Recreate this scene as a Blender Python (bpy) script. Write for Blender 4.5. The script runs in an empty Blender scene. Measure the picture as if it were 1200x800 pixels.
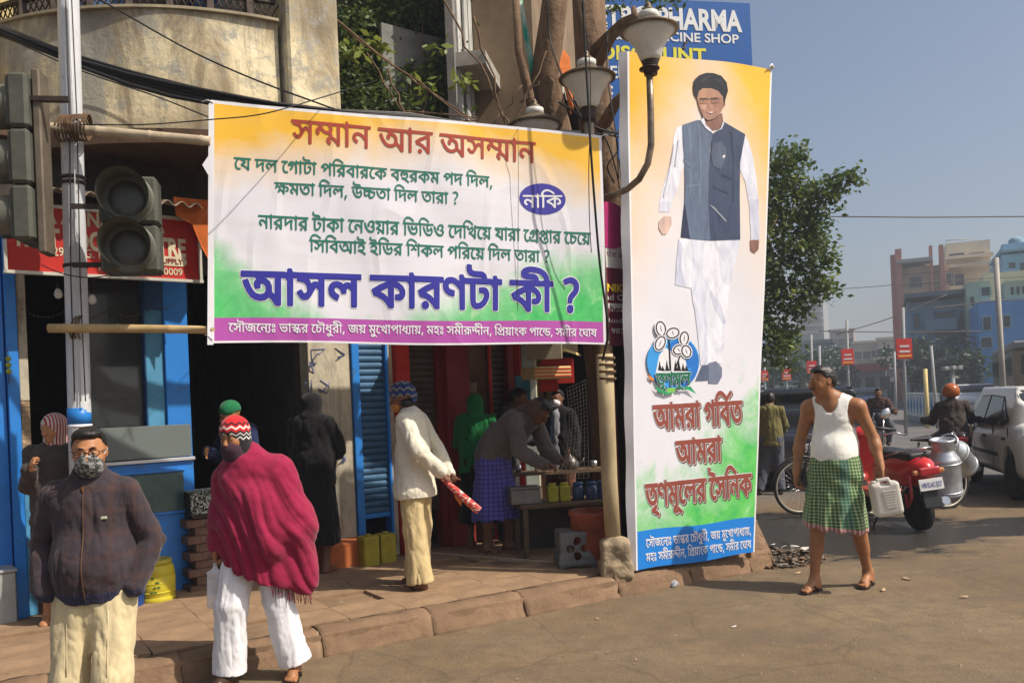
import bpy, bmesh, math, random
import numpy as np
from mathutils import Vector, Matrix
from mathutils.geometry import tessellate_polygon
import openvdb

random.seed(7)
scene = bpy.context.scene
COL = scene.collection
PI = math.pi

# ------------------------------------------------------------------ camera, world, sun
CAM_H = 1.55
ROLL = math.radians(2.4)
FPX = 1000.0                       # focal length in pixels of the 1200 px wide photograph
cam_data = bpy.data.cameras.new("camera")
cam = bpy.data.objects.new("camera", cam_data)
COL.objects.link(cam)
cam_data.sensor_width = 36.0
cam_data.lens = 36.0 * FPX / 1200.0
cam_data.shift_y = 70.0 / 1200.0
cam_data.clip_start = 0.05
cam_data.clip_end = 3000
cam.matrix_world = (Matrix.Translation((0, 0, CAM_H)) @ Matrix.Rotation(math.radians(90), 4, 'X')
     @ Matrix.Rotation(-ROLL, 4, 'Z'))
scene.camera = cam

SUN_EL = math.radians(50)
SUN_DIR = Vector((0.94 * math.cos(SUN_EL), -0.341 * math.cos(SUN_EL), math.sin(SUN_EL)))
world = bpy.data.worlds.new("World")
scene.world = world
world.use_nodes = True
wn = world.node_tree.nodes
bgn = wn['Background']
sky = wn.new('ShaderNodeTexSky')
sky.sky_type = 'NISHITA'
sky.sun_disc = False
sky.sun_elevation = SUN_EL
sky.sun_rotation = math.atan2(SUN_DIR.x, SUN_DIR.y)
sky.air_density = 1.0
sky.dust_density = 4.0
sky.ozone_density = 1.0
world.node_tree.links.new(sky.outputs[0], bgn.inputs[0])
bgn.inputs[1].default_value = 0.106
sun_d = bpy.data.lights.new("sun", 'SUN')
sun_d.energy = 5.0
sun_d.angle = math.radians(0.6)
sun_d.color = (1.0, 0.91, 0.79)
sun = bpy.data.objects.new("sun", sun_d)
COL.objects.link(sun)
sun.rotation_euler = (-SUN_DIR).to_track_quat('-Z', 'Y').to_euler()
scene.view_settings.view_transform = 'Standard'
scene.view_settings.look = 'None'
scene.view_settings.exposure = 0.2
scene.view_settings.gamma = 1.0
scene.render.engine = 'CYCLES'
scene.cycles.max_bounces = 6
scene.cycles.volume_bounces = 0
scene.cycles.volume_step_rate = 10
scene.cycles.transparent_max_bounces = 8

# ------------------------------------------------------------------ measuring helpers
CR, SR = math.cos(ROLL), math.sin(ROLL)
def ray(px, py):
 dx, dy = px - 600.0, 470.0 - py
 return Vector(((CR * dx + SR * dy) / FPX, 1.0, (-SR * dx + CR * dy) / FPX))
def at(px, py, D):
 r = ray(px, py)
 return Vector((0, 0, CAM_H)) + r * D
def ground(px, py, z=0.0):
 r = ray(px, py)
 return Vector((0, 0, CAM_H)) + r * ((z - CAM_H) / r.z)
def on_plane(px, py, P, N):
 r = ray(px, py); o = Vector((0, 0, CAM_H))
 return o + r * ((P - o).dot(N) / r.dot(N))

# ------------------------------------------------------------------ object helpers
def props(o, label=None, cat=None, group=None, kind=None):
 if label: o['label'] = label
 if cat: o['category'] = cat
 if group: o['group'] = group
 if kind: o['kind'] = kind
 return o
def thing(name, label, cat, loc=(0, 0, 0), rz=0, group=None):
 o = bpy.data.objects.new(name, None)
 COL.objects.link(o); o.location = loc; o.rotation_euler = (0, 0, rz)
 o.empty_display_size = 0.2
 return props(o, label, cat, group)
def link_mesh(name, me, parent=None, mat=None, smooth=False):
 o = bpy.data.objects.new(name, me); COL.objects.link(o)
 if parent: o.parent = parent
 if mat is not None:
  for m in (mat if isinstance(mat, (list, tuple)) else [mat]): me.materials.append(m)
 if smooth:
  me.polygons.foreach_set('use_smooth', [True] * len(me.polygons))
 return o
def struct(o):
 o['kind'] = 'structure'; return o

class MB:
 """collects shapes into one mesh"""
 def __init__(s): s.bm = bmesh.new(); s.mi = 0; s.M = Matrix.Identity(4)
 def add(s, vs, fs, smooth=False):
  v = [s.bm.verts.new(s.M @ Vector(p)) for p in vs]
  out = []
  for f in fs:
   try:
    q = s.bm.faces.new([v[i] for i in f]); q.material_index = s.mi; q.smooth = smooth; out.append(q)
   except ValueError: pass
  return v
 def box(s, c, d, R=None, bev=0.0):
  cx, cy, cz = c; x, y, z = d[0] / 2, d[1] / 2, d[2] / 2
  if bev > 0:
   b = min(bev, x * .49, y * .49, z * .49)
   ps = []
   for sx in (-1, 1):
    for sy in (-1, 1):
     for sz in (-1, 1):
      ps.append(Vector((sx * (x - b), sy * (y - b), sz * z)))
      ps.append(Vector((sx * (x - b), sy * y, sz * (z - b))))
      ps.append(Vector((sx * x, sy * (y - b), sz * (z - b))))
   t = bmesh.new()
   for p in ps: t.verts.new(p)
   bmesh.ops.convex_hull(t, input=t.verts)
   t.verts.index_update()
   vs = [(R @ v.co if R else v.co) + Vector(c) for v in t.verts]
   fs = [[v.index for v in f.verts] for f in t.faces]
   t.free()
   return s.add(vs, fs)
  ps = [Vector((i * x, j * y, k * z)) for i, j, k in ((-1,-1,-1),(1,-1,-1),(1,1,-1),(-1,1,-1),(-1,-1,1),(1,-1,1),(1,1,1),(-1,1,1))]
  if R: ps = [R @ p for p in ps]
  return s.add([p + Vector(c) for p in ps], [(3,2,1,0),(4,5,6,7),(0,1,5,4),(1,2,6,5),(2,3,7,6),(3,0,4,7)])
 def tube(s, pts, r, n=8, caps=True, smooth=True):
  pts = [Vector(p) for p in pts]; m = len(pts)
  rs = r if isinstance(r, (list, tuple)) else [r] * m
  vs = []; ref = None
  for i, p in enumerate(pts):
   t = (pts[min(i + 1, m - 1)] - pts[max(i - 1, 0)])
   t = t.normalized() if t.length > 1e-9 else Vector((0, 0, 1))
   if ref is None:
    ref = t.orthogonal().normalized()
   ref = (ref - t * ref.dot(t))
   ref = ref.normalized() if ref.length > 1e-6 else t.orthogonal().normalized()
   b = t.cross(ref)
   for k in range(n):
    a = 2 * PI * k / n
    vs.append(p + (ref * math.cos(a) + b * math.sin(a)) * rs[i])
  fs = [(i * n + k, i * n + (k + 1) % n, (i + 1) * n + (k + 1) % n, (i + 1) * n + k) for i in range(m - 1) for k in range(n)]
  v = s.add(vs, fs, smooth)
  if caps:
   for idx in (range(n - 1, -1, -1), range((m - 1) * n, m * n)):
    try:
     f = s.bm.faces.new([v[i] for i in idx]); f.material_index = s.mi
    except ValueError: pass
  return v
 def lathe(s, prof, n=24, c=(0, 0, 0), R=None, smooth=True, a0=0, a1=2 * PI):
  c = Vector(c); vs = []; full = abs(a1 - a0 - 2 * PI) < 1e-6
  m = n if full else n + 1
  for r, z in prof:
   for k in range(m):
    a = a0 + (a1 - a0) * k / n
    p = Vector((r * math.cos(a), r * math.sin(a), z))
    vs.append((R @ p if R else p) + c)
  fs = []
  for i in range(len(prof) - 1):
   for k in range(n):
    k2 = (k + 1) % m
    fs.append((i * m + k, i * m + k2, (i + 1) * m + k2, (i + 1) * m + k))
  v = s.add(vs, fs, smooth)
  if full:
   for i, rev in ((0, True), (len(prof) - 1, False)):
    if prof[i][0] > 1e-5:
     idx = [v[i * m + k] for k in range(m)]
     if rev: idx.reverse()
     try:
      f = s.bm.faces.new(idx); f.material_index = s.mi
     except ValueError: pass
  return v
 def prism(s, poly, axis_fn, t0, t1):
  """poly: list of 2D points; axis_fn(a,b,t)->point"""
  n = len(poly)
  vs = [axis_fn(a, b, t0) for a, b in poly] + [axis_fn(a, b, t1) for a, b in poly]
  tri = tessellate_polygon([[Vector((a, b, 0)) for a, b in poly]])
  fs = [tuple(t) for t in tri] + [tuple(i + n for i in reversed(t)) for t in tri]
  fs += [(i, (i + 1) % n, n + (i + 1) % n, n + i) for i in range(n)]
  return s.add(vs, fs)
 def grid(s, fn, nu, nv, smooth=True):
  vs = [fn(i / nu, j / nv) for j in range(nv + 1) for i in range(nu + 1)]
  w = nu + 1
  return s.add(vs, [(j * w + i, j * w + i + 1, (j + 1) * w + i + 1, (j + 1) * w + i) for j in range(nv) for i in range(nu)], smooth)
 def done(s, name, mat=None, parent=None, recalc=True, weld=False):
  if weld: bmesh.ops.remove_doubles(s.bm, verts=s.bm.verts, dist=1e-5)
  if recalc: bmesh.ops.recalc_face_normals(s.bm, faces=s.bm.faces)
  me = bpy.data.meshes.new(name); s.bm.to_mesh(me); s.bm.free()
  return link_mesh(name, me, parent, mat)
def one(name, fn, mat, parent=None, **k):
 m = MB(); fn(m); return m.done(name, mat, parent, **k)
def copy_tree(o, parent=None):
 c = o.copy(); COL.objects.link(c); c.parent = parent
 for ch in list(o.children): copy_tree(ch, c)
 return c
def orient(zdir, xhint=(1, 0, 0)):
 z = Vector(zdir).normalized(); x = Vector(xhint); x = (x - z * x.dot(z))
 x = x.normalized() if x.length > 1e-5 else z.orthogonal().normalized()
 y = z.cross(x)
 return Matrix((x, y, z)).transposed()
def sag(a, b, s, n=14):
 a, b = Vector(a), Vector(b)
 return [a.lerp(b, i / n) - Vector((0, 0, s * 4 * (i / n) * (1 - i / n))) for i in range(n + 1)]

# ------------------------------------------------------------------ node materials
class NT:
 def __init__(s, name, rough=0.8, metal=0.0, spec=0.3):
  s.m = bpy.data.materials.new(name); s.m.use_nodes = True
  s.t = s.m.node_tree; s.b = s.t.nodes['Principled BSDF']
  s.b.inputs['Roughness'].default_value = rough; s.b.inputs['Metallic'].default_value = metal
  s.b.inputs['Specular IOR Level'].default_value = spec
  s._tc = None
 def n(s, ty, **k):
  q = s.t.nodes.new(ty)
  for a, v in k.items(): setattr(q, a, v)
  return q
 def lk(s, a, b): s.t.links.new(a, b)
 def tc(s, which='Object'):
  if s._tc is None: s._tc = s.n('ShaderNodeTexCoord')
  return s._tc.outputs[which]
 def put(s, sock, v):
  if hasattr(v, 'is_output') or isinstance(v, bpy.types.NodeSocket): s.lk(v, sock)
  elif isinstance(v, (tuple, list)) and len(v) == 3 and sock.type == 'RGBA': sock.default_value = (*v, 1)
  else: sock.default_value = v
 def math(s, op, a, b=0.0, c=0.0):
  q = s.n('ShaderNodeMath', operation=op); s.put(q.inputs[0], a); s.put(q.inputs[1], b); s.put(q.inputs[2], c)
  return q.outputs[0]
 def sep(s, v=None):
  q = s.n('ShaderNodeSeparateXYZ'); s.lk(v if v is not None else s.tc(), q.inputs[0]); return q.outputs
 def comb(s, x, y, z):
  q = s.n('ShaderNodeCombineXYZ'); s.put(q.inputs[0], x); s.put(q.inputs[1], y); s.put(q.inputs[2], z); return q.outputs[0]
 def map(s, v, scale=(1, 1, 1), rot=(0, 0, 0), loc=(0, 0, 0)):
  q = s.n('ShaderNodeMapping'); s.lk(v, q.inputs[0]); q.inputs['Scale'].default_value = scale
  q.inputs['Rotation'].default_value = rot; q.inputs['Location'].default_value = loc; return q.outputs[0]
 def noise(s, scale, detail=5, rough=0.6, v=None, dist=0.0, out=0):
  q = s.n('ShaderNodeTexNoise'); s.lk(v if v is not None else s.tc(), q.inputs['Vector'])
  q.inputs['Scale'].default_value = scale; q.inputs['Detail'].default_value = detail
  q.inputs['Roughness'].default_value = rough; q.inputs['Distortion'].default_value = dist
  return q.outputs[out]
 def voro(s, scale, v=None, feature='F1', out='Distance'):
  q = s.n('ShaderNodeTexVoronoi', feature=feature); s.lk(v if v is not None else s.tc(), q.inputs['Vector'])
  q.inputs['Scale'].default_value = scale; return q.outputs[out]
 def ramp(s, f, stops, interp='LINEAR'):
  q = s.n('ShaderNodeValToRGB'); s.put(q.inputs[0], f); e = q.color_ramp.elements; q.color_ramp.interpolation = interp
  while len(e) < len(stops): e.new(0.5)
  for i, (p, c) in enumerate(stops):
   e[i].position = p; e[i].color = (c, c, c, 1) if isinstance(c, (int, float)) else (*c, 1)
  return q.outputs[0]
 def mix(s, f, a, b, mode='MIX'):
  q = s.n('ShaderNodeMix', data_type='RGBA', blend_type=mode)
  s.put(q.inputs[0], f); s.put(q.inputs[6], a); s.put(q.inputs[7], b); return q.outputs[2]
 def color(s, v): s.put(s.b.inputs['Base Color'], v)
 def rough(s, v): s.put(s.b.inputs['Roughness'], v)
 def bump(s, h, strength=0.3, dist=0.01):
  q = s.n('ShaderNodeBump'); s.put(q.inputs['Height'], h); q.inputs['Strength'].default_value = strength
  q.inputs['Distance'].default_value = dist
  old = s.b.inputs['Normal'].links
  if old: s.lk(old[0].from_socket, q.inputs['Normal'])
  s.lk(q.outputs[0], s.b.inputs['Normal']); return q
MATS = {}
def M(name, col, rough=0.75, metal=0.0, var=0.25, scale=6.0, bump=0.15, bscale=40.0, spec=0.3, dirt=None, stretch=(1, 1, 1), bdist=0.004):
 """a weathered plain material; kept by name"""
 if name in MATS: return MATS[name]
 t = NT(name, rough, metal, spec)
 v = t.map(t.tc(), stretch)
 a = t.noise(scale, 6, 0.65, v)
 lo = tuple(max(0, c * (1 - var)) for c in col); hi = tuple(min(1, c * (1 + var * .6)) for c in col)
 c = t.ramp(a, [(0.3, lo), (0.7, hi)])
 if dirt:
  dcol, amount, ds = dirt
  f = t.ramp(t.noise(ds, 8, 0.7, v, 0.6), [(1 - amount - .08, 0.0), (1 - amount + .10, 1.0)])
  c = t.mix(f, c, dcol)
 t.color(c)
 t.rough(t.ramp(a, [(0.2, min(1, rough + .1)), (0.8, max(0.03, rough - .1))]))
 if bump: t.bump(t.noise(bscale, 4, 0.6), bump, bdist)
 MATS[name] = t.m; return t.m
def cloth(name, col, var=0.18, weave=900.0, folds=0.5, fscale=7.0, stretch=(1, 1, .35), rough=0.92, pattern=None):
 if name in MATS: return MATS[name]
 t = NT(name, rough, 0, 0.12)
 a = t.noise(14, 5, 0.6)
 lo = tuple(c * (1 - var) for c in col); hi = tuple(min(1, c * (1 + var)) for c in col)
 c = t.ramp(a, [(0.3, lo), (0.7, hi)])
 if pattern: c = pattern(t, c)
 t.color(c)
 t.b.inputs['Sheen Weight'].default_value = 0.15
 t.bump(t.noise(fscale, 4, 0.55, t.map(t.tc(), stretch), 1.2), folds, 0.03)
 t.bump(t.noise(weave, 2, 0.5), 0.15, 0.001)
 MATS[name] = t.m; return t.m

# ------------------------------------------------------------------ vector noise for modelling
def vnoise(P, f=1.0, seed=0):
 P = np.asarray(P, dtype=np.float64) * f + seed * 17.31
 i = np.floor(P).astype(np.int64); w = P - i; w = w * w * (3 - 2 * w)
 def h(a, b, c):
  n = (a * 73856093) ^ (b * 19349663) ^ (c * 83492791)
  n = (n ^ (n >> 13)) * 1274126177 & 0x7fffffff
  return ((n ^ (n >> 16)) & 0xffff) / 32767.5 - 1
 r = 0
 for a in (0, 1):
  for b in (0, 1):
   for c in (0, 1):
    wt = (w[:, 0] if a else 1 - w[:, 0]) * (w[:, 1] if b else 1 - w[:, 1]) * (w[:, 2] if c else 1 - w[:, 2])
    r = r + wt * h(i[:, 0] + a, i[:, 1] + b, i[:, 2] + c)
 return r

class Field:
 """organic shapes: smooth union of tapered limbs and ellipsoids, meshed as ONE continuous surface"""
 def __init__(s, h=0.01): s.h = h; s.ops = []
 def cap(s, a, b, ra, rb=None, k=0.02, sq=(1, 1, 1), mode=1):
  rb = ra if rb is None else rb
  a, b = np.array(a, float), np.array(b, float); r = max(ra, rb) * max(sq)
  s.ops.append(('c', a, b, ra, rb, k, np.array(sq, float), mode, np.minimum(a, b) - r, np.maximum(a, b) + r)); return s
 def ell(s, c, r, R=None, k=0.02, mode=1):
  c = np.array(c, float); r = np.array((r, r, r) if isinstance(r, (int, float)) else r, float)
  m = r.max() if R is not None else r
  s.ops.append(('e', c, r, None if R is None else np.array(R), k, None, None, mode, c - m, c + m)); return s
 def box(s, c, half, rd=0.01, R=None, k=0.01, mode=1):
  c = np.array(c, float); hf = np.array(half, float); m = np.linalg.norm(hf) if R is not None else hf
  s.ops.append(('b', c, hf, None if R is None else np.array(R), k, rd, None, mode, c - m, c + m)); return s
 def chain(s, pts, rs, k=0.02, sq=(1, 1, 1), mode=1):
  for i in range(len(pts) - 1): s.cap(pts[i], pts[i + 1], rs[i], rs[i + 1], k, sq, mode)
  return s
 def mesh(s):
  h = s.h
  lo = np.min([o[8] for o in s.ops if o[7] > 0], axis=0) - .035; hi = np.max([o[9] for o in s.ops if o[7] > 0], axis=0) + .035
  n = np.ceil((hi - lo) / h).astype(int) + 1
  ax = [(lo[i] + h * np.arange(n[i])).astype(np.float32) for i in range(3)]
  D = np.full(tuple(n), 0.03, np.float32)
  for (ty, a, b, c, d, k, e, mode, blo, bhi) in s.ops:
   kk = d if ty != 'c' else k
   mg = 0.032 + kk
   i0 = np.clip(((blo - mg - lo) / h).astype(int), 0, n - 1); i1 = np.clip(((bhi + mg - lo) / h).astype(int) + 2, 1, n)
   if (i1 <= i0).any(): continue
   X = ax[0][i0[0]:i1[0]][:, None, None]; Y = ax[1][i0[1]:i1[1]][None, :, None]; Z = ax[2][i0[2]:i1[2]][None, None, :]
   if ty == 'c':
    sq = e; mn = float(sq.min()); q = b / sq - a / sq; l = max(float(q @ q), 1e-9)
    px, py, pz = X / sq[0] - a[0] / sq[0], Y / sq[1] - a[1] / sq[1], Z / sq[2] - a[2] / sq[2]
    t = np.clip((px * q[0] + py * q[1] + pz * q[2]) / l, 0, 1)
    dd = np.sqrt((px - q[0] * t) ** 2 + (py - q[1] * t) ** 2 + (pz - q[2] * t) ** 2) - (c + (d - c) * t)
    dd = dd * max(mn, .6)
   else:
    px, py, pz = X - a[0], Y - a[1], Z - a[2]
    if c is not None:
     Rt = c.T
     px, py, pz = (Rt[0, 0] * px + Rt[0, 1] * py + Rt[0, 2] * pz, Rt[1, 0] * px + Rt[1, 1] * py + Rt[1, 2] * pz, Rt[2, 0] * px + Rt[2, 1] * py + Rt[2, 2] * pz)
    if ty == 'e':
     k0 = np.sqrt((px / b[0]) ** 2 + (py / b[1]) ** 2 + (pz / b[2]) ** 2)
     k1 = np.sqrt((px / b[0] ** 2) ** 2 + (py / b[1] ** 2) ** 2 + (pz / b[2] ** 2) ** 2) + 1e-6
     dd = k0 * (k0 - 1) / k1
    else:
     qx, qy, qz = np.abs(px) - b[0] + k, np.abs(py) - b[1] + k, np.abs(pz) - b[2] + k
     dd = np.sqrt(np.maximum(qx, 0) ** 2 + np.maximum(qy, 0) ** 2 + np.maximum(qz, 0) ** 2) + np.minimum(np.maximum(np.maximum(qx, qy), qz), 0) - k
   S = D[i0[0]:i1[0], i0[1]:i1[1], i0[2]:i1[2]]
   if mode < 0:
    u = np.maximum(kk - np.abs(S + dd), 0) / max(kk, 1e-6)
    D[i0[0]:i1[0], i0[1]:i1[1], i0[2]:i1[2]] = np.maximum(S, -dd) + u * u * kk * .25
   else:
    u = np.maximum(kk - np.abs(S - dd), 0) / max(kk, 1e-6)
    D[i0[0]:i1[0], i0[1]:i1[1], i0[2]:i1[2]] = np.minimum(S, dd) - u * u * kk * .25
  g = openvdb.FloatGrid(); g.background = 0.03
  g.copyFromArray(np.clip(D, -.03, .03))
  out = g.convertToPolygons(isovalue=0.0, adaptivity=0.0)
  P = out[0] * h + lo; tr, qd = (out[1], out[2])
  return P, [tuple(int(v) for v in f) for f in tr] + [tuple(int(v) for v in f) for f in qd]
 def build(s, name, mat, parent=None, disp=None, flip=True):
  P, F = s.mesh()
  me = bpy.data.meshes.new(name)
  me.from_pydata(P.tolist(), [], [f[::-1] for f in F] if flip else F); me.update()
  if disp is not None:
   N = np.empty(len(P) * 3); me.vertices.foreach_get('normal', N); N = N.reshape(-1, 3)
   P2 = P + N * np.asarray(disp(P, N)).reshape(-1, 1)
   me.vertices.foreach_set('co', P2.ravel()); me.update()
  return link_mesh(name, me, parent, mat, smooth=True)

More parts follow.
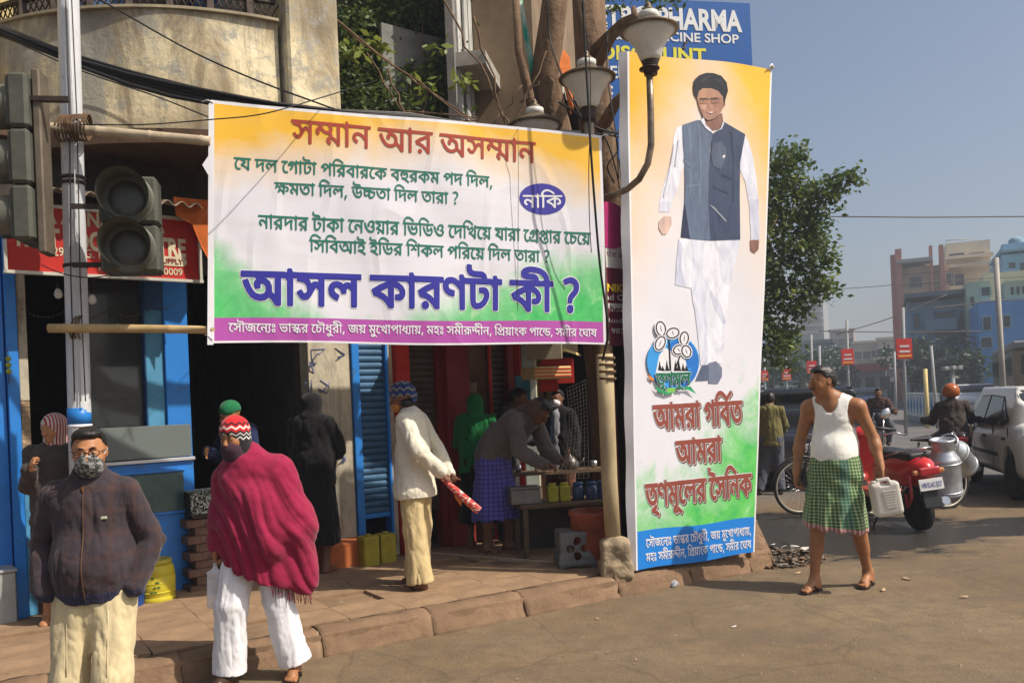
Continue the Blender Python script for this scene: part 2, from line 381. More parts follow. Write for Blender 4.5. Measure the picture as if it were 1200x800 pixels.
# outlines of the Bengali letters as relative steps, in units of 4/1000 of the type size
GLYPH = {
0: [[130,-3,-5,3,0,77,-13,13,-5,1,-5,-4,-27,-42,-13,-13,-12,-3,-13,1,-10,5,-10,10,-11,15,1,3,18,10,12,-17,5,-2,8,1,7,6,7,11,-2,13,-4,15,-8,10,-13,6,-30,6,1,13,-11,0,-2,2,1,20,179,0,0,-21,-25,-1,-1,-135,-2,-3],[80,102,2,0,11,10,9,3,10,-1,13,-7,0,28,-74,0,19,-13]],
1: [[175,-3,-3,3,-1,7,-14,16,-12,10,-13,5,-10,0,-5,-3,0,-8,12,-7,-9,-21,-10,3,-12,10,-6,10,-1,15,6,14,17,11,-7,10,-27,4,-33,20,-7,1,-5,-2,-1,-5,8,-14,-15,-15,-4,1,-13,18,-1,20,8,13,20,9,-6,8,-9,4,-25,1,-2,2,1,20,226,0,0,-20,-2,-2,-23,0,-1,-3,0,-132,-4,-3],[168,42,2,-1,2,4,-1,87,-1,3,-38,0,5,-15,1,-13,-3,-12,-5,-10,6,-13,3,-12,16,-7],[87,97,15,-1,9,6,1,15,-7,16,-3,2,-45,0,5,-10,3,-14]],
2: [[25,-3,-4,3,0,117,-11,15,-15,5,0,18,2,3,8,0,15,-7,2,23,15,1,8,-16,26,-2,1,-20,-2,-2,-23,0,-2,-3,0,-132,-3,-3]],
3: [[110,-3,-5,3,0,51,-24,24,-11,6,-13,4,-12,-2,-8,-5,-2,-8,2,-10,19,-13,-11,-21,-13,5,-13,11,-8,13,-2,15,3,15,6,10,12,9,15,4,15,0,15,-4,15,-8,15,-12,0,51,-108,0,-2,2,1,20,159,0,0,-22,-23,0,-2,-3,0,-132,-3,-3]],
4: [],
5: [[182,-3,-5,3,-17,24,-18,15,-20,-14,-27,-5,-28,5,-20,12,-22,28,-15,31,-5,16,22,6,15,-35,12,-18,13,-13,18,-7,22,1,15,8,7,16,-2,20,-12,12,-15,2,-5,-2,-3,-5,0,-16,-22,-4,-4,13,-1,12,5,11,10,9,-2,5,-13,8,-68,0,-2,2,1,20,229,1,10,-2,7,-5,2,21,3,3,13,0,2,-2,5,-14,27,-2,1,-20,-3,-2,-22,0,-2,-3,-1,-134,-20,-1,-3,3,-1,120,-11,13,-27,2,-3,0,0,-135,-2,-3],[176,40,1,95,-75,0,5,-7,20,-6,16,-12,10,-23,0,-27]],
6: [[37,-2,-8,10,1,13,10,9,7,1,8,-2,8,-11,1,-7,-3,-8,-11,-7],[105,-2,-17,23,-21,18,-22,12,-28,8,-10,27,40,23,55,22,1,2,-3,2,-103,0,-2,3,0,18,2,2,153,0,4,-2,-1,-20,-23,-1,-2,-2,-1,-135],[100,41,2,-3,1,3,-1,64,-30,-11,-30,-16,34,-17]],
7: [[182,-3,-5,3,-17,24,-18,15,-20,-14,-27,-5,-28,5,-20,12,-22,28,-15,31,-5,16,22,6,15,-35,12,-18,13,-13,18,-7,22,1,15,8,7,16,-2,20,-12,12,-15,2,-5,-2,-3,-5,0,-16,-22,-4,-4,13,-1,12,5,11,10,9,-2,5,-13,8,-68,0,-2,2,1,20,231,1,0,-22,-25,-1,0,-135,-2,-3],[176,40,1,95,-75,0,5,-7,20,-6,16,-12,10,-23,0,-27]],
8: [[50,-2,-15,8,-12,12,-9,18,-4,20,0,18,5,23,10,19,16,18,-44,1,-2,3,0,18,2,2,90,0,5,-2,-1,-20,-14,-3,-12,-8,-12,-11,-9,-13,-8,-20,-1,-23,5,-20,9,-12,18,-6,20,6,10,-15,1,-5,-11,-6,-12,-3]],
9: [[115,-3,-25,24,-18,13,-20,9,-34,9,-8,25,46,28,-19,10,-27,9,3,11,-16,0,-2,2,1,20,165,0,1,-20,-2,-2,-23,0,-2,-3,0,-132,-3,-3],[108,35,2,-2,1,2,-1,100,-59,0,34,-24,3,-16,-1,-3,-42,-22,35,-14]],
10: [[110,-3,-7,23,-3,28,0,22,5,23,-33,-20,-35,-31,-5,0,-14,11,0,80,-3,2,-19,1,-1,20,2,2,158,0,0,-23,-110,0,-2,-2,0,-50,2,-2,33,25,39,18,4,-1,16,-16,-9,-27,-3,-24,2,-28,6,-25,-3,-3]],
11: [[140,-3,-3,3,0,77,-10,11,-10,4,-9,-2,-5,-8,-1,-16,-17,-2,-3,1,-6,17,-9,9,-15,5,-12,-5,-5,-9,2,-12,8,-9,17,-9,1,-2,-8,-21,-18,7,-15,11,-10,15,-3,18,2,12,6,12,10,9,13,5,12,1,15,-2,10,-4,13,-9,7,7,13,4,12,-1,13,-5,2,3,-1,23,-139,0,-2,2,1,20,191,0,0,-21,-25,-1,0,-135,-2,-3]],
12: [[123,-3,-5,3,0,97,-20,24,-15,11,-15,4,-15,-2,-12,-9,22,-1,11,-4,10,-10,5,-15,-2,-15,-8,-15,-16,-15,-18,-10,-15,22,29,18,4,7,0,8,-5,5,-8,1,-25,-6,-22,20,11,17,14,14,12,9,15,4,18,0,15,-4,14,-8,16,-14,0,39,2,3,13,0,4,-3,6,-14,25,-1,1,-20,-4,-2,-20,0,-2,-3,0,-132,-3,-3]],
13: [[60,3,-13,2,-10,4,-7,6,-5,9,-4,19,0,90,-25,3,-1,20,2,2,98,0,0,5,-3,5,-7,3,-48,2,-22,8,-10,10,-5,12,-1,15,1,10,2,3,21,-3,1,-20,8,-9,13,-3,42,-1,13,-3,13,-11,7,-23,25,0,2,-2,0,-18,-2,-3,-95,0,-4,-2,0,-90,2,-10,4,-4,15,-2,15,7,15,14,8,15,2,13,-2,7,-8,5,-20,0,-2,21,22,3,18,-3,11,-11,6,-17,-1,-15,-4,-14,-17,-26,-25,-18]],
14: [[138,-3,-5,3,0,90,-10,14,-3,1,-61,-58,-4,-1,-16,16,11,15,2,8,-2,7,-10,5,-17,-4,-20,19,15,20,20,17,25,10,25,-1,22,-10,23,-22,0,46,2,3,15,0,8,-17,25,-1,0,-22,-23,0,-2,-3,0,-132,-3,-3],[73,97,2,-2,29,27,0,3,-14,8,-17,3,-15,-3,-15,-10,-3,-4,15,-2,10,-5]],
15: [[25,-3,-4,3,0,132,-1,3,-23,0,-2,2,1,20,17,3,-10,17,23,33,11,10,14,7,14,4,20,1,17,-3,18,-6,30,-17,29,-24,-11,-15,-3,0,-43,30,-20,8,-15,3,-25,-3,-12,-7,-9,-8,-11,-18,12,-14,29,-1,1,-20,-2,-2,-23,0,-2,-3,0,-132,-3,-3]],
16: [[107,-3,-4,3,-16,22,-20,17,-20,11,-30,9,-11,26,41,24,55,22,1,4,-106,0,-2,2,1,20,157,0,1,-20,-2,-2,-22,0,-2,-3,0,-132,-3,-3],[101,40,1,-2,1,4,-1,63,-37,-15,-25,-13,35,-15]],
17: [[105,-3,-3,1,-17,24,-20,18,-24,12,-24,7,-11,26,41,23,53,21,0,6,-103,0,-2,2,1,20,210,0,1,-20,-2,-2,-78,0,0,-5,30,-9,22,-16,12,-20,1,-20,-6,-15,-11,-10,-15,-3,-20,2,1,21,19,2,5,2,2,6,0,9,-5,10,-10,8,-15,6,-11,2,0,-105,-4,-3],[99,40,2,2,-1,62,-59,-27,34,-16]],
18: [[137,-22,-52,33,-23,9,-37,11,2,19,3,3,37,-5,18,1,12,5,12,11,3,18,-2,10,-5,8,-18,-20,-17,-1,-5,15,-5,7,-8,5,-10,0,-6,-4,-2,-8,3,-6,12,-9,-9,-18,-5,-1,-17,12,-8,16,0,19,10,14,17,8,18,-1,15,-5,12,-13,15,15,15,3,10,-9,8,-12,5,-15,2,-15,-3,-15,-4,-10,-8,-10,-24,-13,1,-2,31,-17,25,-18,0,-4,-13,-14],[-3,135,-2,3,0,17,2,3,155,0,4,-3,0,-17,-4,-3]],
19: [[115,-3,-5,3,-1,27,-20,25,-19,14,-10,1,-10,-1,-6,-4,-4,-7,0,-8,5,-7,18,-10,-6,-23,-5,-1,-13,6,-17,15,-8,20,3,22,13,14,21,9,-5,13,-7,7,-12,5,-20,5,1,13,-11,0,-2,2,1,20,164,0,0,-21,-25,-1,-1,-135,-2,-3],[110,65,0,70,-61,0,12,-8,8,-10,9,-30,15,-7]],
20: [[14,-33,-5,3,12,60,3,2,25,-1,3,-3,-2,-8,-19,-50,-2,-2]],
21: [[135,-3,-3,3,-1,10,-12,17,-12,11,-12,7,-10,1,-6,-4,-1,-7,2,-10,-2,-3,-18,-4,-4,2,-4,12,0,13,6,12,13,10,-4,15,-10,11,-15,2,-4,-3,-2,-5,1,-12,-23,-5,-4,12,0,13,7,12,10,8,1,5,-6,14,-25,1,-2,2,1,20,238,0,1,-20,-3,-2,-75,0,0,-22,35,-6,20,-13,8,-14,1,-18,-5,-15,-11,-9,-13,-3,-20,0,-2,2,1,20,21,3,5,7,-1,8,-4,5,-10,6,-25,4,-1,-90,-4,-3],[127,50,3,-3,1,3,0,40,-21,5,-13,8,-8,12,-4,20,-36,0,6,-17,17,-6,13,-12,8,-15,2,-15,17,-8],[125,115,6,0,-1,20,-18,0,1,-13,4,-4]],
22: [[82,12,-27,13,-20,21,-12,19,-9,22,-9,28,2,4,20,5,17,-44,13,-23,18,-16,20,-6,22,1,15,9,8,15,-1,20,-4,11,-8,8,-10,5,-10,0,-7,-2,-4,-5,1,-17,-2,-3,-20,-3,-4,6,-2,15,2,12,5,8,16,10,25,2,22,-7,16,-15,8,-18,2,-20,-4,-22,-9,-15,-11,-10,-16,-7,-23,-3],[-3,135,-2,5,0,15,2,3,180,0,4,-1,1,-2,0,-18,-2,-2]],
23: [[85,5,-15,5,-13,8,-21,23,-21,40,-10,35,1,2,22,5,12,-37,13,-28,14,-17,18,-10,26,-3,11,3,10,6,7,9,3,10,-2,22,-3,3,-15,-14,-15,-8,-12,-1,-13,4,-8,6,-6,13,-1,52,-2,2,-68,0,-2,3,0,18,2,2,125,0,1,5,-3,6,-8,3,-57,1,-23,7,-10,10,-5,13,-1,18,1,7,3,3,20,-3,1,-20,4,-7,5,-3,12,-2,45,-1,18,-2,15,-10,10,-25,30,0,3,-2,0,-18,-3,-3,-88,-1,0,-43,2,-8,6,-1,10,4,22,25,15,2,8,-10,8,-17,3,-15,1,-15,-8,-25,-17,-18,-10,-5,-15,-4]],
24: [[120,5,-10,5,-8,7,-5,11,-2,15,-18,-10,-20,-4,-20,2,-12,9,-7,18,0,75,-22,3,-1,20,2,2,223,-1,1,-19,-4,-3,-95,0,-2,-2,10,-13,12,-8,13,-3,27,-2,13,-5,8,-11,3,-15,-3,-18,-5,-12,-10,-15,-10,-10,-15,-10,-13,-6,-18,-2],[127,28,18,0,20,13,13,20,2,12,-1,8,-7,3,-30,3,-22,12,0,-58,2,-9],[47,53,15,-1,18,9,13,17,2,10,-2,5,-31,4,-17,8,-2,-2,0,-37],[62,121,30,-2,3,2,0,12,-3,2,-47,0,-2,-2,7,-6]],
25: [[50,-5,-6,4,-4,7,1,18,9,8,15,0,5,-3,5,-8,-1,-17,-9,-9],[48,48,-3,2,0,6,3,20,7,13,29,30,3,12,-1,13,-7,10,-11,4,-20,-1,-23,-9,-10,21,10,6,23,7,14,2,18,-2,20,-11,9,-12,5,-15,-1,-23,-10,-20,-32,-32,-5,-20]],
26: [[92,10,-18,6,-12,8,-24,24,-19,34,-15,46,20,7,4,-2,12,-35,10,-23,12,-17,12,-13,23,-11,27,-1,10,3,9,7,4,10,0,10,-4,7,-6,5,-18,-7,-9,20,2,3,17,8,12,9,4,12,-3,11,-8,5,-15,0,-15,-5,-12,-10,-5,-7,-1,-6,3,-5,10,-3,0,-2,-7,-20,-15,4,-10,7,-6,11,-1,13,4,10,8,12,22,17,28,8,25,-3,16,-12,7,-17,-1,-20,-11,-18,9,-11,4,-11,2,-13,-3,-15,-9,-15,-19,-13,-28,-4]],
27: [[37,-3,-8,9,-2,7,2,8,11,9,12,-1,9,-8,2,-8,-2,-7,-9,-9,-7,-1],[112,-2,-19,20,-21,16,-25,10,-28,7,-9,26,46,26,-16,11,-29,9,-2,3,3,8,-16,2,-1,20,2,2,160,0,5,-2,-1,-20,-24,-1,-2,-2,0,-135],[110,33,1,100,-4,2,-52,0,-2,-2,32,-22,3,-18,-44,-22,36,-15]],
28: [[85,10,-15,5,-13,7,-20,21,-19,33,-10,27,-3,15,23,5,17,-45,13,-22,10,-10,12,-8,25,-5,20,3,14,12,5,18,-4,22,-3,1,-12,-12,-15,-7,-20,-1,-13,3,-11,8,-5,10,-1,16,5,16,5,2,20,-7,-4,-19,4,-5,7,-1,8,1,9,5,16,20,17,4,3,-2,12,-22,6,-22,-1,-23,-6,-17,-14,-16,-17,-9,-23,-3],[-3,135,-2,3,0,18,2,2,185,0,3,-2,0,-18,-3,-3]],
29: [[85,5,-15,5,-13,8,-21,23,-21,40,-10,35,1,2,22,5,12,-37,13,-28,14,-17,18,-10,26,-3,11,3,10,6,7,9,3,10,-2,22,-3,3,-15,-14,-15,-8,-12,-1,-13,4,-8,6,-6,13,-1,52,-2,2,-68,0,-2,3,0,18,2,2,185,-1,1,-19,-3,-3,-88,-1,0,-43,2,-8,6,-1,10,4,22,25,15,2,8,-10,8,-17,3,-15,1,-15,-8,-25,-17,-18,-10,-5,-15,-4]],
30: [[132,-3,-23,25,-19,16,-24,12,-26,8,-6,27,28,5,18,7,9,10,1,15,-3,6,-15,-15,-18,-7,-14,-1,-15,5,-11,10,-4,12,1,15,6,13,22,-8,-3,-10,0,-7,3,-5,5,-2,10,2,8,4,15,21,15,4,8,-7,14,-22,1,-13,-1,-12,-5,-10,-8,-10,-26,-15,29,-15,23,-21,1,138,4,3,12,0,8,-16,26,-2,1,-20,-2,-2,-23,0,-1,-3,0,-132,-3,-3]],
31: [[141,-14,-4,3,-8,13,-10,5,-60,-3,-18,3,-12,5,-10,8,-7,12,-3,27,3,15,22,-2,1,-3,0,-25,4,-8,7,-6,20,-3,48,4,21,-7,1,72,-27,30,-13,8,-15,2,-12,-3,-11,-9,18,0,15,-4,10,-9,6,-15,-1,-14,-6,-13,-14,-14,-20,-13,-15,19,0,3,27,18,3,7,-1,7,-6,5,-8,0,-22,-6,-23,19,9,15,14,16,13,9,14,5,15,1,18,-4,13,-7,19,-15,0,38,3,3,12,0,3,-1,7,-16,25,-1,1,-18,-3,-4,-23,-1,0,-145,-2,-2]],
32: [[88,-16,-25,10,-21,16,-21,27,-10,23,1,2,21,7,22,-37,10,-11,13,-8,25,-6,27,1,13,7,5,9,0,13,-8,10,-10,4,-12,-2,-6,-7,1,-13,-20,-5,-4,6,-2,14,4,13,9,10,15,6,18,1,0,16,-15,19,-60,-50,-5,-2,-15,17,11,13,2,10,-2,5,-4,3,-7,1,-15,-5,-20,21,17,17,18,12,15,6,17,3,15,-1,18,-6,15,-11,15,-16,0,46,2,3,15,0,8,-17,25,0,4,-4,-2,-19,-25,0,-2,-3,0,-70,7,-8,6,-12,2,-12,-2,-16,-11,-17,-20,-11,-27,-4],[73,104,0,-1,2,1,26,23,-13,7,-13,2,-15,-1,-13,-5,-2,-3,10,-1,10,-6]],
33: [[45,5,-15,10,-8,18,-1,100,-25,3,-1,20,2,2,148,0,2,-5,0,-15,-2,-3,-95,0,-4,-2,11,-14,10,-7,13,-3,27,-1,13,-5,8,-10,4,-17,-3,-18,-5,-12,-10,-15,-12,-12,-12,-8,-15,-6,-15,-2],[53,28,9,-1,10,2,20,13,13,20,2,11,-2,8,-8,3,-27,3,-24,11,0,-57,2,-8]],
34: [[120,-16,-30,20,-25,14,-55,18,2,19,3,3,32,-4,28,3,14,9,4,16,-2,10,-6,6,-13,6,-12,1,-10,-1,-8,-4,-2,-6,0,-12,-22,-3,-3,15,2,12,7,10,13,8,-1,2,-14,9,-27,1,0,20,2,2,88,0,1,4,-4,7,-5,2,-47,2,-20,9,-8,7,-6,13,-1,14,2,14,21,-1,3,-23,6,-7,10,-3,38,-1,15,-3,9,-6,6,-6,6,-21,27,-3,-1,-20,-2,-1,-75,-1,5,-6,17,-3,15,-6,11,-10,8,-13,3,-14,-5,-23,-12,-13,-22,-12,32,-17,25,-18,0,-3,-12,-14]],
35: [[128,-3,-4,3,-1,112,-6,10,-12,10,-13,4,-12,-2,-7,-9,-1,-10,6,-10,7,-5,21,-5,-4,-23,-14,2,-13,4,-10,7,-7,9,-8,-10,-12,-8,-26,-4,-3,23,19,4,9,6,5,7,0,10,-4,8,-8,5,-12,1,-20,-1,-3,20,2,2,18,3,17,-2,13,-5,13,-10,14,13,10,3,13,1,15,-4,12,-9,2,25,4,3,12,0,8,-16,26,-2,0,-20,-2,-2,-22,0,-2,-3,0,-132,-3,-3]],
36: [[112,-3,-3,3,0,97,-10,13,-17,16,-17,9,-18,0,-11,-8,-3,-12,5,-13,9,-6,24,-6,-1,-23,-3,-2,-25,5,-20,12,-12,18,-3,20,4,15,9,12,10,8,15,4,17,0,15,-4,15,-8,15,-13,2,3,0,35,3,3,13,0,2,-1,8,-16,25,-1,0,-20,-3,-2,-23,0,0,-135,-2,-3]],
37: [[24,-3,-3,3,0,132,-1,3,-23,0,-2,2,1,20,24,3,-3,12,-5,10,-18,16,-24,8,-43,3,-30,-5,-5,-7,4,-2,51,-2,10,-3,10,-5,8,-13,2,-20,-20,-1,-4,14,-6,4,-50,2,-15,4,-8,5,-6,10,0,12,2,8,10,10,20,8,22,4,32,-1,36,-6,24,-11,12,-9,14,-20,7,-27,24,-1,1,-20,-2,-2,-23,0,-2,-3,0,-132,-3,-3]],
38: [[24,-3,-3,3,0,132,-2,3,-23,0,-1,5,0,17,24,1,3,2,-2,5,-4,5,-7,2,-63,1,-22,7,-10,9,-6,11,-2,15,3,15,20,0,2,-2,1,-21,3,-5,6,-4,15,-2,53,-1,15,-2,15,-11,7,-23,25,-2,0,-21,-25,-1,-1,-3,0,-132,-1,-3]],
39: [[190,-4,-7,20,-5,30,1,24,5,23,-24,5,-15,6,-13,9,-12,15,-13,-7,-17,-15,-3,-10,2,-8,6,-3,12,1,23,16,22,-8,4,-6,4,-15,-2,-25,-10,-18,-18,-12,-30,-5,-28,5,-22,13,-19,22,-17,33,-9,32,23,5,12,-33,12,-24,13,-16,17,-10,25,-2,18,5,9,13,1,17,-18,-8,-12,-3,-15,0,-13,5,-12,13,-3,20,5,16,17,17,-2,2,-85,0,-2,3,0,18,2,2,236,0,1,-2,0,-18,-2,-3,-82,0,-4,-2,9,-8,12,-5,35,-2,12,-20,-9,-22,-2,-20,2,-28,7,-25,-2,-3]],
40: [[-3,-16,-7,20,25,13,7,7,2,8,1,20,-8,50,3,17,8,15,-31,1,-2,4,0,18,72,1,2,-4,0,-17,-9,-2,-6,-4,-7,-9,-4,-13,0,-20,7,-42,0,-15,-4,-15,-6,-11,-10,-9,-16,-8]],
41: [[42,-1,-14,8,-9,13,-2,15,3,15,9,12,13,7,15,2,15,-3,11,-8,8,-13,2,-15,-4,-14,-7,-11,-13,-7,-15,-3],[50,20,12,0,7,7,0,13,-7,8,-13,0,-9,-8,1,-13],[52,85,-15,3,-12,9,-7,13,-1,15,3,12,10,13,12,6,17,2,15,-4,11,-9,6,-13,2,-15,-5,-15,-9,-10,-12,-6],[49,107,13,1,7,7,0,12,-7,8,-13,1,-9,-9,1,-12]],
42: [[117,-14,-15,16,-15,10,-17,8,-23,5,-11,24,1,3,18,9,47,18,-12,7,-10,11,-8,-13,-8,-8,-12,-4,-12,1,-18,10,-15,21,18,12,14,-17,6,-2,7,1,9,11,4,25,-68,1,-2,4,0,17,2,2,208,0,3,-2,-1,-20,-47,-2,5,-15,0,-15,-4,-12,-10,-10,26,-13,14,-13,6,-17,0,-10,-3,-10,-8,-10,-9,-5,-12,-2,-15,2,0,21,20,3,3,6,0,5,-4,7,-7,6,-22,8,-1,-71,-2,-2],[112,22,3,0,-1,34,-2,2,-37,-14,0,-2,18,-8],[117,96,15,1,7,7,1,12,-7,16,-3,3,-40,0,2,-11,8,-15,7,-8]],
43: [[106,-3,-19,25,-21,17,-20,11,-30,10,-9,22,1,5,29,18,-11,15,-1,15,7,14,12,9,18,2,14,-3,-2,-20,-18,-2,-6,-5,2,-8,10,-7,41,17,1,25,48,1,2,-2,0,-19,-2,-2,-23,0,-1,-3,0,-132,-4,-3],[101,40,2,2,-1,63,-30,-12,-32,-16,34,-15]],
44: [[-81,-68,-15,6,-10,12,-2,12,4,15,8,9,13,5,15,2,20,-2,2,1,0,10,3,3,20,-1,2,-2,0,-22,46,-33,-1,-3,-12,-14,-38,26,-12,-14,-10,-7,-18,-4],[-75,-48,16,2,10,13,-17,4,-15,-2,-4,-5,1,-7]],
45: [[120,-16,-30,20,-25,14,-55,18,2,19,3,3,32,-4,28,3,14,9,4,8,0,10,-3,9,-8,7,-10,4,-15,1,-10,-2,-5,-4,-2,-17,-22,-3,-3,15,2,12,7,10,13,8,-1,2,-14,9,-27,1,0,20,2,2,138,0,3,-2,-1,-20,-2,-1,-75,-1,5,-6,17,-3,15,-6,11,-10,8,-13,3,-14,-5,-23,-12,-13,-22,-12,32,-17,25,-18,0,-3,-12,-14]],
46: [[37,-2,-8,10,1,13,10,9,7,1,8,-2,8,-11,1,-7,-3,-8,-11,-7],[105,-2,-17,23,-21,18,-22,12,-28,8,-10,27,40,23,55,22,1,2,-3,2,-103,0,-2,3,0,18,2,2,198,0,2,-2,0,-18,-2,-3,-65,0,-2,-2,0,-32,2,-2,37,14,18,-17,-7,-18,-3,-20,1,-17,5,-25,-19,-6,-3,3,-8,35,1,35,-24,-10,-1,-75],[100,41,2,-3,1,3,-1,64,-30,-11,-30,-16,34,-17]],
47: [[167,-4,-8,37,1,38,-25,-16,-25,-22,-18,10,-1,3,-3,24,2,26,-23,-14,-32,-27,-17,11,0,67,-3,2,-19,1,-1,20,2,2,215,-1,1,-19,-3,-3,-165,0,-2,-2,-1,-35,3,-4,37,25,23,10,3,-1,14,-15,-8,-25,-1,-15,2,-4,27,19,33,16,3,-1,14,-14,1,-3,-8,-20,-1,-18,1,-20,5,-25,-3,-3]],
48: [[148,-14,-4,3,-8,13,-10,5,-18,1,-37,-4,-23,1,-20,8,-13,13,-5,10,-1,16,1,17,4,5,20,-2,1,-30,6,-8,7,-4,23,-3,47,4,13,-2,10,-5,2,2,0,63,-12,17,-63,-59,-4,1,-15,14,12,17,-1,13,-9,5,-17,-5,-20,19,-1,3,21,24,17,13,23,8,24,-1,20,-9,23,-21,2,4,1,42,17,0,7,-16,23,0,3,-2,0,-20,-26,-2,0,-145,-2,-2],[83,96,3,0,28,28,-16,10,-14,2,-16,-3,-14,-9,-4,-5,14,-1,8,-4,7,-8]],
49: [[88,-12,-32,42,-40,32,14,19,20,-13,19,-16,19,-22,14,-20,7,-13,-19,-10],[40,87,-12,7,-9,13,-2,15,3,15,9,13,14,7,15,1,15,-4,10,-7,8,-13,2,-14,-4,-16,-7,-10,-12,-7,-14,-2],[50,107,10,0,9,7,0,13,-6,8,-13,1,-8,-6,-2,-8,1,-8]],
50: [[110,6,-23,9,-17,16,-17,25,-9,17,2,3,20,7,15,-27,14,-16,17,-10,18,-2,17,3,15,13,5,17,-4,20,-26,-20,-10,-3,-12,1,-13,6,-10,15,-17,15,-18,8,-12,1,-8,-3,-3,-8,10,-15,-13,-15,-4,-1,-12,11,-6,13,0,17,7,13,14,9,20,3,20,-5,20,-12,2,2,0,20,-2,2,-93,0,-2,3,0,18,2,2,210,-1,1,-19,-3,-3,-88,-1,0,-43,2,-8,6,-1,10,5,21,24,16,2,8,-10,7,-17,4,-15,0,-15,-7,-25,-17,-18,-25,-9,-17,-1]],
51: [[115,-3,-18,18,-20,13,-20,9,-30,6,-9,24,23,18,-14,5,-11,10,-5,17,4,18,-18,0,-2,2,1,20,166,0,0,-21,-25,-1,0,-135,-2,-3],[110,32,2,3,-1,100,-64,0,-7,-8,-3,-7,1,-8,4,-5,18,-3,10,2,12,7,14,-18,-44,-30,1,-3,32,-12]],
52: [[117,-3,-5,2,-23,23,-17,12,-20,9,-34,9,-8,25,50,28,-22,10,-28,9,3,11,-16,0,-2,2,1,20,167,0,-1,-21,-25,-1,0,-135,-2,-3],[112,32,0,35,-27,23,-41,-20,36,-14],[112,97,0,38,-62,0,32,-17]],
53: [[-4,-69,-38,18,-40,9,-9,22,1,2,48,22,16,5,2,-1,7,-18,-2,-3,-33,-13,30,-8,31,-16,2,-6,-8,-12,-2,-2]],
54: [[30,-71,-35,22,-12,-8,-15,-5,-15,-1,-15,4,-10,6,-6,7,-2,10,3,13,10,10,21,7,1,10,23,0,1,-20,-9,-11,-22,-3,-4,-3,1,-5,8,-4,12,1,11,5,14,13,3,-1,50,-29,0,-3]],
55: [[-54,159,-12,17,0,2,82,53,4,0,10,-15,0,-3,-79,-53]],
56: [[52,-2,-15,7,-14,13,-9,18,-4,20,0,18,5,22,10,20,16,18,-44,1,-2,3,0,18,4,2,68,0,0,3,-3,7,-5,3,-37,3,-20,10,-8,9,-4,11,-1,14,3,12,22,-2,0,-20,8,-9,50,-7,11,-8,7,-13,2,-15,-1,-20,-11,-2,-11,-6,-20,-20,-11,-22,-3,-28,5,-20,9,-12,18,-6,10,1,10,5,11,-18,-6,-6,-13,-5,-12,-1]],
}
